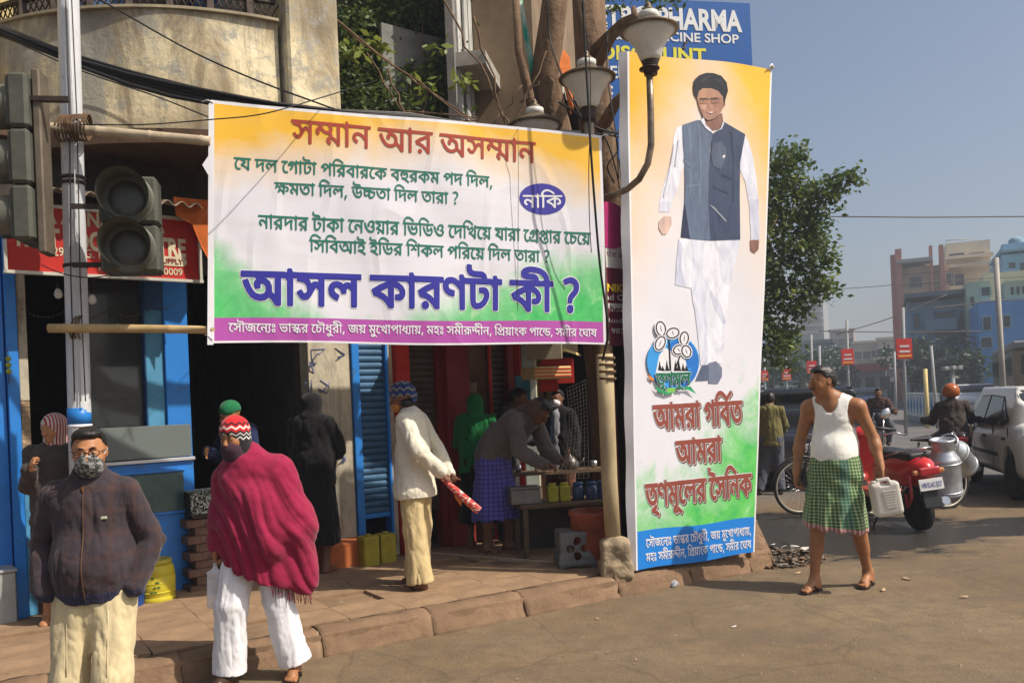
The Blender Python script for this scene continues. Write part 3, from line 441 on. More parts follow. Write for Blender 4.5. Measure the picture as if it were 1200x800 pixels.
# letters of each line: number, position
LINES = [[(0,0),(1,682),(2,1551),(3,1817),(4,2421),(5,2681),(6,3839),(4,4435),(7,4695),(0,5588),(1,6270),(2,7139),(3,7405)],[(8,0),(9,346),(4,972),(10,1232),(11,1835),(4,2566),(8,2826),(12,3172),(2,3828),(13,4094),(2,4661),(4,4927),(14,5187),(15,5903),(6,6169),(16,6765),(2,7361),(6,7627),(8,8223),(17,8569),(4,9376),(16,9636),(18,10232),(6,10834),(17,11430),(19,12237),(4,12859),(14,13119),(10,13835),(4,14438),(15,14698),(10,14964),(11,15567),(20,16298)],[(21,0),(19,919),(22,1541),(2,2248),(4,2514),(15,2774),(10,3040),(11,3643),(20,4374),(4,4637),(23,4897),(24,5609),(22,6471),(2,7178),(4,7444),(15,7704),(10,7970),(11,8573),(4,9304),(22,9564),(2,10271),(6,10537),(2,11133),(4,11399),(25,11659)],[(3,0),(2,604),(15,870),(17,1136)],[(3,0),(2,604),(6,870),(10,1466),(2,2069),(6,2335),(4,2931),(13,3191),(2,3758),(17,4024),(2,4831),(4,5097),(8,5357),(3,5703),(26,6307),(27,7045),(2,7671),(6,7937),(4,8533),(15,8793),(28,9059),(15,9780),(29,10046),(26,10758),(4,11496),(8,11756),(10,12102),(15,12705),(30,12971),(8,13667),(27,14013),(4,14639),(9,14899),(2,15525),(6,15791),(2,16387),(4,16653),(8,16913),(31,17259),(32,17986),(2,18712),(6,18978),(4,19574),(8,19834),(33,20180),(8,20747),(27,21093)],[(15,0),(0,266),(15,948),(16,1214),(5,1810),(34,2968),(4,3498),(34,3758),(15,4288),(29,4554),(6,5266),(4,5862),(15,6122),(35,6388),(17,7065),(11,7872),(4,8603),(14,8863),(15,9579),(6,9845),(8,10441),(27,10787),(4,11413),(15,11673),(10,11939),(11,12542),(4,13273),(22,13533),(2,14240),(6,14506),(2,15102),(4,15368),(25,15628)],[(5,0),(0,1158),(11,1840),(4,2571),(17,2831),(2,3638),(6,3904),(36,4500),(13,5120),(2,5687),(4,5953),(17,6213),(37,7020),(4,7286),(25,7546)],[(8,0),(0,346),(38,1028),(39,1294),(8,2211),(3,2557),(40,3161),(41,3416),(4,3854),(28,4114),(2,4835),(42,5101),(6,5914),(4,6510),(8,6770),(33,7116),(38,7683),(43,7949),(44,8545),(6,8545),(37,9141),(20,9407),(4,9670),(39,9930),(27,10847),(4,11473),(19,11733),(44,12355),(8,12355),(30,12701),(2,13397),(14,13663),(2,14379),(43,14645),(40,15241),(2,15496),(27,15762),(20,16388),(4,16651),(19,16911),(45,17533),(41,18063),(4,18501),(0,18761),(19,19443),(37,20065),(46,20331),(47,21100),(37,21932),(3,22198),(20,22802),(4,23065),(15,23325),(48,23591),(27,24346),(2,24972),(49,25238),(17,25676),(4,26483),(14,26743),(2,27459),(8,27725),(50,28071),(20,28882),(4,29145),(0,29405),(19,30087),(37,30709),(6,30975),(4,31571),(8,31831),(51,32177),(2,32808),(52,33074)],[(22,0),(53,707),(36,707),(19,1327),(54,1949),(11,1949)],[(5,0),(19,1158),(6,1780),(2,2376),(4,2642),(12,2902),(15,3558),(16,3824),(55,4420),(22,4420)],[(5,0),(19,1158),(6,1780),(2,2376)],[(22,0),(53,707),(36,707),(19,1327),(54,1949),(8,1949),(11,2295),(6,3026),(4,3622),(56,3882),(0,4228),(15,4910),(3,5176),(17,5780)],[(8,0),(0,346),(38,1028),(39,1294),(8,2211),(3,2557),(40,3161),(41,3416),(4,3854),(28,4114),(2,4835),(42,5101),(6,5914),(4,6510),(8,6770),(33,7116),(38,7683),(43,7949),(44,8545),(6,8545),(37,9141),(20,9407),(4,9670),(39,9930),(27,10847),(4,11473),(19,11733),(44,12355),(8,12355),(30,12701),(2,13397),(14,13663),(2,14379),(43,14645),(40,15241),(2,15496),(27,15762),(20,16388)],[(19,0),(45,622),(41,1152),(4,1590),(0,1850),(19,2532),(37,3154),(46,3420),(47,4189),(37,5021),(3,5287),(20,5891),(4,6154),(15,6414),(48,6680),(27,7435),(2,8061),(49,8327),(17,8765),(4,9572),(14,9832),(2,10548),(8,10814),(50,11160),(20,11971),(4,12234),(0,12494),(19,13176),(37,13798),(6,14064),(4,14660),(8,14920),(51,15266),(2,15897),(52,16163)]]
LINE_W = [8009, 16561, 12177, 1943, 21719, 16146, 8064, 33707, 2680, 5127, 2642, 6587, 16651, 16796]

# ------------------------------------------------------------------ lettering
def decode_glyph(cs):
 out = []
 for c in cs:
  x = y = 0; p = []
  for i in range(0, len(c), 2):
   x += c[i]; y += c[i + 1]; p.append((x * 4, y * 4))
  out.append(p)
 return out
def parea(p): return sum(p[i][0] * p[(i + 1) % len(p)][1] - p[(i + 1) % len(p)][0] * p[i][1] for i in range(len(p))) / 2
def inside(pt, p):
 r = False; x, y = pt
 for i in range(len(p)):
  (x0, y0), (x1, y1) = p[i], p[(i + 1) % len(p)]
  if (y0 > y) != (y1 > y) and x < (x1 - x0) * (y - y0) / (y1 - y0) + x0: r = not r
 return r
def triangulate(cs):
 if not cs: return [], []
 big = max(cs, key=lambda p: abs(parea(p))); sg = 1 if parea(big) > 0 else -1
 outs = [c for c in cs if parea(c) * sg > 0]; holes = [c for c in cs if parea(c) * sg <= 0]
 vs, fs = [], []
 for o in outs:
  loops = [o] + [q for q in holes if inside(q[0], o)]
  flat_ = [p for l in loops for p in l]
  tr = tessellate_polygon([[Vector((a, b, 0)) for a, b in l] for l in loops])
  base = len(vs); vs += flat_
  fs += [tuple(base + i for i in t) for t in tr]
 return vs, fs
_gc = {}
def glyph_geo(gset, k, gid):
 if (k, gid) not in _gc:
  cs = decode_glyph(gset[gid]); _gc[(k, gid)] = triangulate(cs) + (cs,)
 return _gc[(k, gid)]
rj = random.Random(55)
def bengali(name, line, gset, key, mapf, mat, parent, h0=0.0, dh=.0004, clip=None):
 """mapf(x, y, h): x 0..1 along the line, y 0 baseline .. 1 headline, h height off the surface"""
 vs, fs = [], []
 L = LINES[line]; W = LINE_W[line]
 for n, (g, x) in enumerate(L):
  a, f, cs = glyph_geo(gset, key, g)
  base = len(vs)
  for p in a: vs.append(mapf((p[0] + x) / W, p[1] / 622.0, h0 + (n % 3) * dh))
  fs += [tuple(base + i for i in t) for t in f]
  d = {'o': 41, 'h': 19}.get(key)          # a heavier stroke laid just under the letter, each piece at its own height
  if not d: continue
  for c in cs:
   for i in range(len(c)):
    p, q = Vector(c[i]), Vector(c[(i + 1) % len(c)]); u = (q - p)
    if u.length < .1: continue
    u = u.normalized() * d; w = Vector((-u.y, u.x)); k = h0 - .00005 - .0004 * rj.random()
    for ring in ((p - w, q - w, q + w, p + w), [p + Vector((math.cos(t), math.sin(t))) * d * 1.06 for t in [PI / 4 * j + PI / 8 for j in range(8)]]):
     base = len(vs); vs += [mapf((r.x + x) / W, r.y / 622.0, k) for r in ring]; fs.append(tuple(range(base, len(vs)))); k -= .00003
 me = bpy.data.meshes.new(name); me.from_pydata([tuple(v) for v in vs], [], fs); me.update()
 return link_mesh(name, me, parent, mat)
def latin_geo(text, bold=0.0, space=1.0):
 cu = bpy.data.curves.new('t', 'FONT'); cu.body = text; cu.size = 1; cu.offset = bold; cu.space_character = space
 cu.resolution_u = 3
 o = bpy.data.objects.new('t', cu); COL.objects.link(o)
 dg = bpy.context.evaluated_depsgraph_get(); me = bpy.data.meshes.new_from_object(o.evaluated_get(dg))
 vs = [(v.co.x, v.co.y) for v in me.vertices]; fs = [tuple(p.vertices) for p in me.polygons]
 bpy.data.objects.remove(o); bpy.data.meshes.remove(me); bpy.data.curves.remove(cu)
 return vs, fs
def latin(name, text, mapf, mat, parent, bold=0.0, fit=True, h0=0.0, capital=0.70):
 """mapf(x, y, h): x 0..1 over the words' width, y 0..1 over the height of a capital"""
 vs, fs = latin_geo(text, bold)
 if not vs: return None
 x0 = min(v[0] for v in vs); x1 = max(v[0] for v in vs); w = (x1 - x0) if fit else 1
 me = bpy.data.meshes.new(name)
 me.from_pydata([tuple(mapf((x - x0) / w, y / capital, h0)) for x, y in vs], [], fs); me.update()
 return link_mesh(name, me, parent, mat)
# ------------------------------------------------------------------ people
def V(*a): return np.array(a, float)
def joints(**k):
 J = dict(head=V(0, -.025, 1.585), neck=V(0, .005, 1.46), chest=V(0, 0, 1.29), waist=V(0, 0, 1.08), pelvis=V(0, 0, .93),
             shr=V(-.160, .005, 1.385), elr=V(-.205, .03, 1.12), wrr=V(-.215, -.04, .87),
             shl=V(.160, .005, 1.385), ell=V(.205, .03, 1.12), wrl=V(.215, -.04, .87),
             hir=V(-.09, 0, .91), knr=V(-.10, -.02, .50), anr=V(-.10, .02, .085), tor=V(-.11, -.13, .03),
             hil=V(.09, 0, .91), knl=V(.10, -.02, .50), anl=V(.10, .02, .085), tol=V(.11, -.13, .03))
 for a, v in k.items(): J[a] = V(*v)
 return J
def rotm(yaw=0, pitch=0, tilt=0):
 return (Matrix.Rotation(math.radians(yaw), 3, 'Z') @ Matrix.Rotation(math.radians(pitch), 3, 'X') @ Matrix.Rotation(math.radians(tilt), 3, 'Y'))
def add_head(F, c, R, fat=1.0, nose=1.0):
 """skull, jaw, nose, ears, eye sockets, lips; the face looks to local -Y"""
 w = lambda x, y, z: np.array(Vector(c) + R @ Vector((x, y, z)))
 Rn = np.array(R)
 F.ell(w(0, .012, .030), (.074, .092, .088), Rn, .03)
 F.ell(w(0, -.022, -.022), (.060 * fat, .066, .082), Rn, .03)
 F.ell(w(0, -.055, -.088), (.030 * fat, .028, .024), Rn, .03)
 for s in (-1, 1):
  F.ell(w(s * .034 * fat, -.058, -.028), (.024, .022, .026), Rn, .02)
  F.ell(w(s * .029, -.090, .006), (.014, .011, .010), Rn, .008, mode=-1)
  F.ell(w(s * .028, -.078, .005), (.0145, .0135, .0125), Rn, .004)
  F.ell(w(s * .028, -.088, .026), (.022, .008, .006), Rn, .012)
  F.ell(w(s * .075, .012, .0), (.007, .018, .029), Rn, .008)
  F.ell(w(s * .080, .008, .002), (.004, .009, .016), Rn, .004, mode=-1)
  F.ell(w(s * .009, -.101, -.034), (.009, .009, .007), Rn, .008)
 F.cap(w(0, -.088, .014), w(0, -.112 * nose, -.030), .007, .0115, .012)
 F.ell(w(0, -.091, -.057), (.024, .010, .006), Rn, .008)
 F.ell(w(0, -.089, -.067), (.020, .010, .006), Rn, .006)
 F.ell(w(0, -.098, -.0615), (.022, .006, .0016), Rn, .003, mode=-1)
 return w
def add_hand(F, wr, d, pn, side, curl=.35, sc=1.0, spread=.12):
 """palm, four unequal bent fingers and a thumb from the side of the palm"""
 d = Vector(d).normalized(); pn = Vector(pn); pn = (pn - d * pn.dot(d)).normalized(); ac = d.cross(pn) * side
 wr = Vector(wr); R = np.array(Matrix((ac, pn, d)).transposed())
 F.ell(wr + d * .045 * sc, (.038 * sc, .015 * sc, .052 * sc), R, .012)
 F.cap(wr + ac * .022 * sc + d * .02 * sc, wr + ac * .027 * sc + d * .08 * sc, .012 * sc, .011 * sc, .012)
 F.cap(wr - ac * .022 * sc + d * .02 * sc, wr - ac * .026 * sc + d * .075 * sc, .012 * sc, .010 * sc, .012)
 for k, (o, L) in enumerate(((.029, .068), (.010, .078), (-.010, .072), (-.028, .056))):
  p = wr + ac * o * sc + d * .084 * sc; dd = (d + ac * o / .03 * spread).normalized(); ang = 0
  ax = ac
  for seg, fr in ((0, .42), (1, .33), (2, .27)):
   ang = curl * (1.0 + .08 * k) * (0.9, 1.2, .9)[seg]
   dd = Matrix.Rotation(-ang * side, 3, ax) @ dd if False else (dd * math.cos(ang) + (pn - dd * pn.dot(dd)).normalized() * math.sin(ang)).normalized()
   q = p + dd * L * fr * sc
   F.cap(p, q, (.0088, .0082, .0075)[seg] * sc, (.0082, .0075, .0066)[seg] * sc, .004); p = q
 p = wr + ac * .028 * sc + d * .025 * sc; dd = (d * .7 + ac * .75 + pn * .25).normalized()
 q = p + dd * .038 * sc; F.cap(p, q, .0125 * sc, .0105 * sc, .012)
 dd = (d * .9 + ac * .25 + pn * .45).normalized(); r = q + dd * .032 * sc; F.cap(q, r, .0103 * sc, .0092 * sc, .004)
 F.cap(r, r + (dd + pn * .3).normalized() * .024 * sc, .0092 * sc, .0075 * sc, .004)
def add_foot(F, an, to, sc=1.0, toes=True):
 an, to = Vector(an), Vector(to); d = Vector((to.x - an.x, to.y - an.y, 0)); L = d.length; d.normalize(); x = d.cross(Vector((0, 0, 1)))
 f = Vector((0, 0, to.z))
 base = Vector((an.x, an.y, to.z))
 F.cap(an, base - d * .03 + Vector((0, 0, .01)), .036, .032, .03)
 F.cap(base + Vector((0, 0, .015)), base + d * .11 + Vector((0, 0, .003)), .036, .030, .03, sq=(1, 1, .9))
 F.cap(an + Vector((0, 0, -.01)), base + d * .10 + Vector((0, 0, .012)), .03, .022, .03)
 if toes:
  for k, (o, L2, r) in enumerate(((-.030, .165, .0135), (-.010, .165, .0105), (.006, .157, .010), (.021, .148, .0095), (.034, .136, .0095))):
   F.cap(base + d * .10 + x * o * .9, base + d * L2 + x * o - Vector((0, 0, .006)), .014, r, .006)
 else: F.ell(base + d * .12, (.04, .05, .026), None, .03)
def add_body(F, J, R, fat=1.0, belly=0.0, hands=None, toes=True, armr=1.0, nose=1.0, facefat=1.0):
 w = add_head(F, J['head'], R, facefat, nose)
 F.cap(J['neck'], w(0, .012, -.05), .056, .050, .03)
 F.cap(J['neck'] + V(0, .01, -.05), J['neck'], .075, .058, .04)
 mid = (J['shr'] + J['shl']) / 2 + V(0, 0, .012)
 F.cap(J['shr'], mid, .050, .066, .05); F.cap(mid, J['shl'], .066, .050, .05)
 F.cap(J['chest'], J['waist'], .132 * fat, .128 * fat, .05, sq=(1.08, .72, 1))
 F.cap(J['waist'], J['pelvis'], .130 * fat, .145 * fat, .05, sq=(1.05, .78, 1))
 if belly: F.ell(J['waist'] + V(0, -.045 - belly * .5, -.04), (.135 * fat, .08 + belly, .14), None, .05)
 for s in 'rl':
  F.cap(J['sh' + s], J['el' + s], .050 * armr, .038 * armr, .035)
  F.cap(J['el' + s], J['wr' + s], .041 * armr, .026 * armr, .015)
  e, wr = J['el' + s], J['wr' + s]
  F.ell(e + (wr - e) * .25, (.040 * armr,) * 3, None, .03)
  F.cap(J['hi' + s], J['kn' + s], .088 * fat, .055, .04)
  F.cap(J['kn' + s], J['an' + s], .052, .034, .02)
  kn, an = J['kn' + s], J['an' + s]
  bk = V(0, .018, 0)
  F.cap(kn * .8 + an * .2 + bk, kn * .5 + an * .5 + bk, .047, .040, .04)
  add_foot(F, an, J['to' + s], toes=toes)
  hd = (hands or {}).get(s)
  if hd is not False:
   d, pn, curl = hd if hd else (wr - e + V(0, -.02, 0), V(-1 if s == 'l' else 1, 0, 0), .4)
   add_hand(F, wr, d, pn, 1 if s == 'l' else -1, curl)
 return w
def skin_mat(name, col):
 if name in MATS: return MATS[name]
 t = NT(name, .5, 0, .35)
 c = t.ramp(t.noise(18, 5, .6), [(.3, tuple(v * .78 for v in col)), (.7, tuple(min(1, v * 1.12) for v in col))])
 t.color(c); t.b.inputs['Subsurface Weight'].default_value = .06; t.b.inputs['Subsurface Radius'].default_value = (.02, .008, .004)
 t.bump(t.noise(220, 3, .6), .12, .002); MATS[name] = t.m; return t.m
SKIN = skin_mat('skin_brown', (.33, .145, .062))
SKIN_D = skin_mat('skin_dark_brown', (.17, .075, .04))
SKIN_M = skin_mat('skin_mid_brown', (.40, .18, .08))
HAIR = M('black_hair', (.012, .010, .009), .42, var=.5, scale=30, bump=.5, bscale=220, spec=.4, stretch=(1, 1, .25), bdist=.003)
def hair(R, c, mat=None, parent=None, h=.006, long=0.0, front=.052, bald=0.0, name='hair'):
 F = Field(h); w = lambda x, y, z: np.array(Vector(c) + R @ Vector((x, y, z))); Rn = np.array(R)
 F.ell(w(0, .015, .037), (.079, .096, .089), Rn, .02)
 F.ell(w(0, .05, -.005), (.070, .058, .07 + long), Rn, .03)
 F.ell(w(0, -.035, .085), (.062, .050, .032), Rn, .03)
 R2 = np.array(R @ Matrix.Rotation(math.radians(-38), 3, 'X')); nn = Vector((0, -.61, -.79)) * .12
 F.box(w(0, -.015 + nn.y, .026 + nn.z), (.16, .15, .12), .01, R2, .012, mode=-1)
 for s in (-1, 1): F.ell(w(s * .085, .004, -.012), (.022, .022, .034), Rn, .006, mode=-1); F.ell(w(s * .060, -.085, .055), (.030, .05, .030), Rn, .012, mode=-1)
 return F.build(name, mat or HAIR, parent, disp=lambda P, N: vnoise(P * V(1, .4, 1), 90, 3) * .0022 + vnoise(P * V(1, .4, .6), 170, 5) * .0016)
def eyes(R, c, parent, brow=True, moustache=False):
 w = lambda x, y, z: Vector(c) + R @ Vector((x, y, z))
 ew = M('eye_white', (.62, .58, .52), .3, var=.05, bump=0); ei = M('eye_iris', (.015, .008, .005), .15, var=0, bump=0)
 for s in (-1, 1):
  e = one('eye', lambda m: m.lathe([(.0005, -.0096), (.006, -.0074), (.0094, 0), (.006, .0074), (.0005, .0096)], 12, w(s * .028, -.0825, .0045)), ew, parent)
  one('iris', lambda m: m.lathe([(.0005, .0), (.0046, .0012), (.0046, .0022), (.0005, .003)], 10, w(s * .028, -.0905, .0045), R @ orient((0, -1, 0))), ei, e)
  if brow: one('eyebrow', lambda m: m.tube([w(s * .012, -.0965, .024), w(s * .028, -.0975, .030), w(s * .046, -.086, .026)], [.0028, .0038, .002], 6), HAIR, parent)
 if moustache: one('moustache', lambda m: m.tube([w(-.030, -.092, -.052), w(-.014, -.104, -.046), w(0, -.107, -.045), w(.014, -.104, -.046), w(.030, -.092, -.052)], [.003, .0055, .005, .0055, .003], 6), HAIR, parent)
def folds(amp=.008, f=9.0, seed=0, st=(1, 1, .45), hem=None):
 def fn(P, N):
  Q = P * V(*st)
  a = vnoise(Q, f, seed); b = vnoise(Q + V(3.1, 1.7, .3) + .05 * a[:, None], f * 2.3, seed + 1); c = vnoise(Q * V(1, 1, 1.6) + .03 * b[:, None], f * 4.5, seed + 2)
  return amp * .7 * (1 - 2.2 * np.abs(a)) + amp * .55 * (1 - 2.6 * np.abs(b)) + amp * .25 * (1 - 2 * np.abs(c)) - amp * .4
 return fn
def shirt_field(J, h, t=.016, sleeves='wr', fat=1.0, hem=.10, belly=0.0, flare=.01, collar=True):
 F = Field(h)
 F.cap(J['neck'] + V(0, .012, -.055), J['neck'] + V(0, .008, -.015), .080, .064 + t * .4, .03)
 mid = (J['shr'] + J['shl']) / 2 + V(0, 0, .012)
 F.cap(J['shr'], mid, .046 + t, .062 + t, .05); F.cap(mid, J['shl'], .062 + t, .046 + t, .05)
 F.cap(J['chest'], J['waist'], .134 * fat + t, .134 * fat + t, .06, sq=(1.1, .76, 1))
 pe = J['pelvis'] - (J['waist'] - J['pelvis']) * 0
 d = (J['pelvis'] - J['waist']); d = d / np.linalg.norm(d)
 low = J['pelvis'] + d * (hem - .05)
 F.cap(J['waist'], low, .134 * fat + t, .146 * fat + t + flare, .06, sq=(1.06, .80, 1))
 if belly: F.ell(J['waist'] + V(0, -.045 - belly * .5, -.04), (.138 * fat + t, .08 + belly + t, .15), None, .06)
 for s in 'rl':
  e, wr = J['el' + s], J['wr' + s]
  F.cap(J['sh' + s], e, .050 + t, .042 + t, .008)
  if sleeves == 'wr': F.cap(e, wr, .042 + t, .033 + t, .005)
  elif sleeves == 'el': pass
 c = J['pelvis'] + d * (hem + .20)
 F.ell(c + d * 0, (.0001,) * 3, None, .001)
 F.ops.pop()
 # flat hem: cut away everything below it
 R = np.array(orient(tuple(-d)))
 F.box(J['pelvis'] + d * (hem + .15), (.30, .26, .15), .005, R, .006, mode=-1)
 return F
def trousers_field(J, h, t=.014, fat=1.0, hemr=.07, top=.02, end=1.0, belly=0.0):
 F = Field(h)
 F.cap(J['pelvis'] + V(0, 0, top), J['pelvis'] + V(0, .005, -.06), .140 * fat + t, .142 * fat + t, .04, sq=(1.05, .82, 1))
 if belly: F.ell(J['pelvis'] + V(0, -.03 - belly * .4, .05), (.13 * fat + t, .08 + belly + t, .10), None, .05)
 for s in 'rl':
  hi, kn, an = J['hi' + s], J['kn' + s], J['an' + s]
  F.cap(hi + V(0, 0, .0), kn, .094 * fat + t, .062 + t * 1.6, .05)
  e = kn + (an - kn) * end
  F.cap(kn, e, .062 + t * 1.6, hemr, .03)
  dd = (an - kn) / np.linalg.norm(an - kn)
  F.box(e + dd * .055, (.12, .14, .05), .004, np.array(orient(tuple(dd))), .005, mode=-1)
 return F
def shoe(an, to, mat, parent, name='shoe', h=.008):
 F = Field(h); an, to = Vector(an), Vector(to); d = Vector((to.x - an.x, to.y - an.y, 0)).normalized(); b = Vector((an.x, an.y, to.z + .015))
 F.cap(b - d * .04, b + d * .13, .044, .042, .02, sq=(1, 1, .85)); F.cap(an, b, .045, .05, .03)
 F.box(b + d * .04 - Vector((0, 0, .07)), (.2, .2, .035), .002, None, .003, mode=-1)
 return F.build(name, mat, parent)
def slipper(an, to, parent, name='slipper'):
 an, to = Vector(an), Vector(to); d = Vector((to.x - an.x, to.y - an.y, 0)).normalized(); x = d.cross(Vector((0, 0, 1)))
 z0 = to.z - .030
 pts = []
 for a, wd in ((-.065, .026), (-.05, .036), (0, .036), (.05, .036), (.10, .045), (.14, .045), (.17, .034), (.185, .015)): pts.append((a, wd))
 poly = [(a, wd) for a, wd in pts] + [(a, -wd) for a, wd in reversed(pts)]
 b = Vector((an.x, an.y, z0))
 s = one(name, lambda m: m.prism(poly, lambda a, w, t: b + d * a + x * w + Vector((0, 0, t)), 0, .014), M('black_rubber_sole', (.03, .022, .018), .7), parent)
 def st(m):
  for q in (-1, 1):
   m.tube([b + d * .02 + x * q * .043 + Vector((0, 0, .01)), b + d * .06 + x * q * .040 + Vector((0, 0, .048)), b + d * .10 + x * q * .018 + Vector((0, 0, .052)), b + d * .145 - x * .017 + Vector((0, 0, .03)), b + d * .148 - x * .02 + Vector((0, 0, .008))], .0055, 6)
 one('strap', st, M('black_rubber_strap', (.015, .012, .012), .6), s)

from mathutils.bvhtree import BVHTree
def front_of(o):
 t = BVHTree.FromPolygons([v.co for v in o.data.vertices], [tuple(p.vertices) for p in o.data.polygons])
 def f(x, z, off=.002):
  h = t.ray_cast(Vector((x, -1.5, z)), Vector((0, 1, 0)))
  return Vector((x, (h[0].y if h[0] else 0) - off, z))
 return f

# ================================================================== SETTING
FD = Vector((0.788, 0.616, 0)); FN = Vector((0.616, -0.788, 0)); FA = Vector((-2.82, 6.90, 0)); FRZ = math.radians(38.0)
FROT = Matrix.Rotation(FRZ, 4, 'Z'); FMAT = Matrix.Translation(FA) @ FROT; FINV = FMAT.inverted()
def fl(px, py, y=0.0):
 """where the line of sight meets the plane y metres inside the shop front: local (x along the front, z)"""
 p = FINV @ on_plane(px, py, FA - FN * y, FN); return p.x, p.z
KP = Vector((0.93, 6.72, 0)); KD = Vector((0.851, 0.525, 0)).normalized(); KN = Vector((KD.y, -KD.x, 0)); KRZ = math.atan2(KD.y, KD.x)
LD = Vector((0.19, 0.982, 0)).normalized()          # the lane
RD = Vector((0.434, 0.901, 0)).normalized()         # the main road

# ---- ground and road
def ground_mat():
 t = NT('road_dirt', .9, 0, .25); v = t.tc()
 n1 = t.noise(.55, 8, .65, v, .4); n2 = t.noise(5, 8, .7, v); n3 = t.noise(60, 4, .7, v); n4 = t.noise(1.9, 7, .7, t.map(v, (.8, 1.6, 1)), .3)
 mud = t.ramp(n1, [(.3, (.150, .104, .058)), (.5, (.205, .145, .082)), (.72, (.27, .20, .118))])
 mud = t.mix(t.ramp(n2, [(.42, 0), (.62, .55)]), mud, (.115, .082, .053))
 asph = t.ramp(t.noise(1.2, 7, .6, v), [(.3, (.105, .104, .102)), (.7, (.15, .148, .145))])
 s = t.sep(v)
 far = t.math('ADD', t.math('MULTIPLY', s[1], .35), t.math('MULTIPLY', n1, 1.6))
 c = t.mix(t.ramp(t.math('SUBTRACT', far, 4.6), [(0, 0), (.9, 1)]), mud, asph)
 vor = t.voro(38, v); c = t.mix(t.ramp(vor, [(.06, .7), (.13, 0)]), c, (.38, .33, .26)); c = t.mix(t.ramp(t.voro(55, v), [(.05, .7), (.12, 0)]), c, (.06, .05, .04)); c = t.mix(t.ramp(t.noise(90, 3, .8, v), [(.4, .35), (.6, 0)]), c, (.09, .07, .05)); c = t.mix(t.ramp(t.noise(1.2, 6, .6, t.map(v, (.35, 2.2, 1), (0, 0, .55))), [(.5, 0), (.62, .4)]), c, (.13, .098, .07))
 crk = t.voro(1.1, t.mix(.12, v, t.noise(3, 5, .6, v, out=1)), 'DISTANCE_TO_EDGE')
 c = t.mix(t.ramp(crk, [(0, .35), (.010, 0)]), c, (.06, .045, .03))
 # standing water and damp: irregular patches where the ground lies low
 wet = None
 for (cx, cy, rx, ry) in ((3.35, 9.3, 1.5, 1.5), (4.9, 8.9, .75, .35), (6.0, 9.4, 1.2, .28), (3.9, 8.3, .5, .12)):
  d = t.math('ADD', t.math('POWER', t.math('DIVIDE', t.math('SUBTRACT', s[0], cx), rx), 2), t.math('POWER', t.math('DIVIDE', t.math('SUBTRACT', s[1], cy), ry), 2))
  f = t.math('SUBTRACT', t.math('ADD', 1.55, t.math('MULTIPLY', t.math('SUBTRACT', n4, .5), 3.2)), d)
  wet = f if wet is None else t.math('MAXIMUM', wet, f)
 damp = t.ramp(wet, [(.0, 0), (.45, .8)]); pool = t.ramp(wet, [(.50, 0), (.62, 1)])
 c = t.mix(damp, c, t.mix(.5, c, (.03, .027, .024))); c = t.mix(pool, c, (.045, .042, .038))
 t.color(c); t.rough(t.mix(pool, t.ramp(n2, [(.35, .95), (.65, .72)]), (.14, .14, .14)))
 t.bump(n2, .45, .03); t.bump(n3, .8, .010); t.bump(t.noise(160, 3, .7, v), .6, .004); return t.m
g = MB(); g.grid(lambda u, v: Vector((-900 + 1800 * u, -60 + 1860 * v, -.012)), 30, 30)
ground_o = struct(g.done('ground', M('far_ground', (.16, .14, .11), .95)))
def road_fn(u, v):
 x = -10 + 60 * u ** 1.5; y = -3 + 110 * v ** 2.2
 z = .006 * math.sin(x * 1.7 + y) + .006 * math.sin(y * 2.3 - x * .7)
 return Vector((x, y, z * .6))
g = MB(); g.grid(road_fn, 150, 170)
road = struct(g.done('road', ground_mat()))

# ---- pavement with slabs, kerb stones
pave_m = M('pavement_dirt', (.235, .150, .088), .92, var=.38, scale=2.6, bump=.5, bscale=26, dirt=((.12, .08, .05), .30, 4), bdist=.012)
slab_m = M('pavement_slab', (.27, .175, .102), .85, var=.34, scale=3.1, bump=.5, bscale=34, dirt=((.14, .095, .06), .34, 5), bdist=.008)
kerb_m = M('kerb_concrete', (.205, .128, .076), .9, var=.34, scale=3, bump=.7, bscale=26, dirt=((.27, .19, .12), .33, 4), bdist=.012)
corner = KP + KD * 1.47
CD = Vector((.215, .977, 0))
poly = [KP - KD * 8, corner, corner + CD * .12 + KD * .05, corner + CD * 30, Vector((-12, 40, 0)), Vector((-14, 4, 0))]
pavement = struct(one('pavement', lambda m: m.prism([(p.x, p.y) for p in poly], lambda a, b, t: Vector((a, b, t)), -.05, .128), pave_m))
rs = random.Random(3)
slab_meshes = []
for k in range(6):
 m = MB(); m.box((0, 0, 0), (.4085, .3785, .05), None, .002)
 for v in m.bm.verts: v.co += Vector((rs.uniform(-.004, .004), rs.uniform(-.004, .004), rs.uniform(-.002, .002)))
 q = m.done('slab_source', slab_m); slab_meshes.append(q.data); bpy.data.objects.remove(q)
for i in range(19):
 for j in range(5):
  if rs.random() < .05: continue
  p = KP + KD * (-6.2 + .41 * i) - KN * (.40 + .38 * j)
  if (FINV @ p).y > -.12: continue
  o = bpy.data.objects.new('paving_slab', slab_meshes[rs.randrange(6)]); COL.objects.link(o); o.parent = pavement
  o.location = p + Vector((0, 0, .1275 + rs.uniform(-.0015, .002)))
  o.rotation_euler = (rs.uniform(-.008, .008), rs.uniform(-.008, .008), KRZ + rs.uniform(-.012, .012) + (PI if rs.random() < .5 else 0))
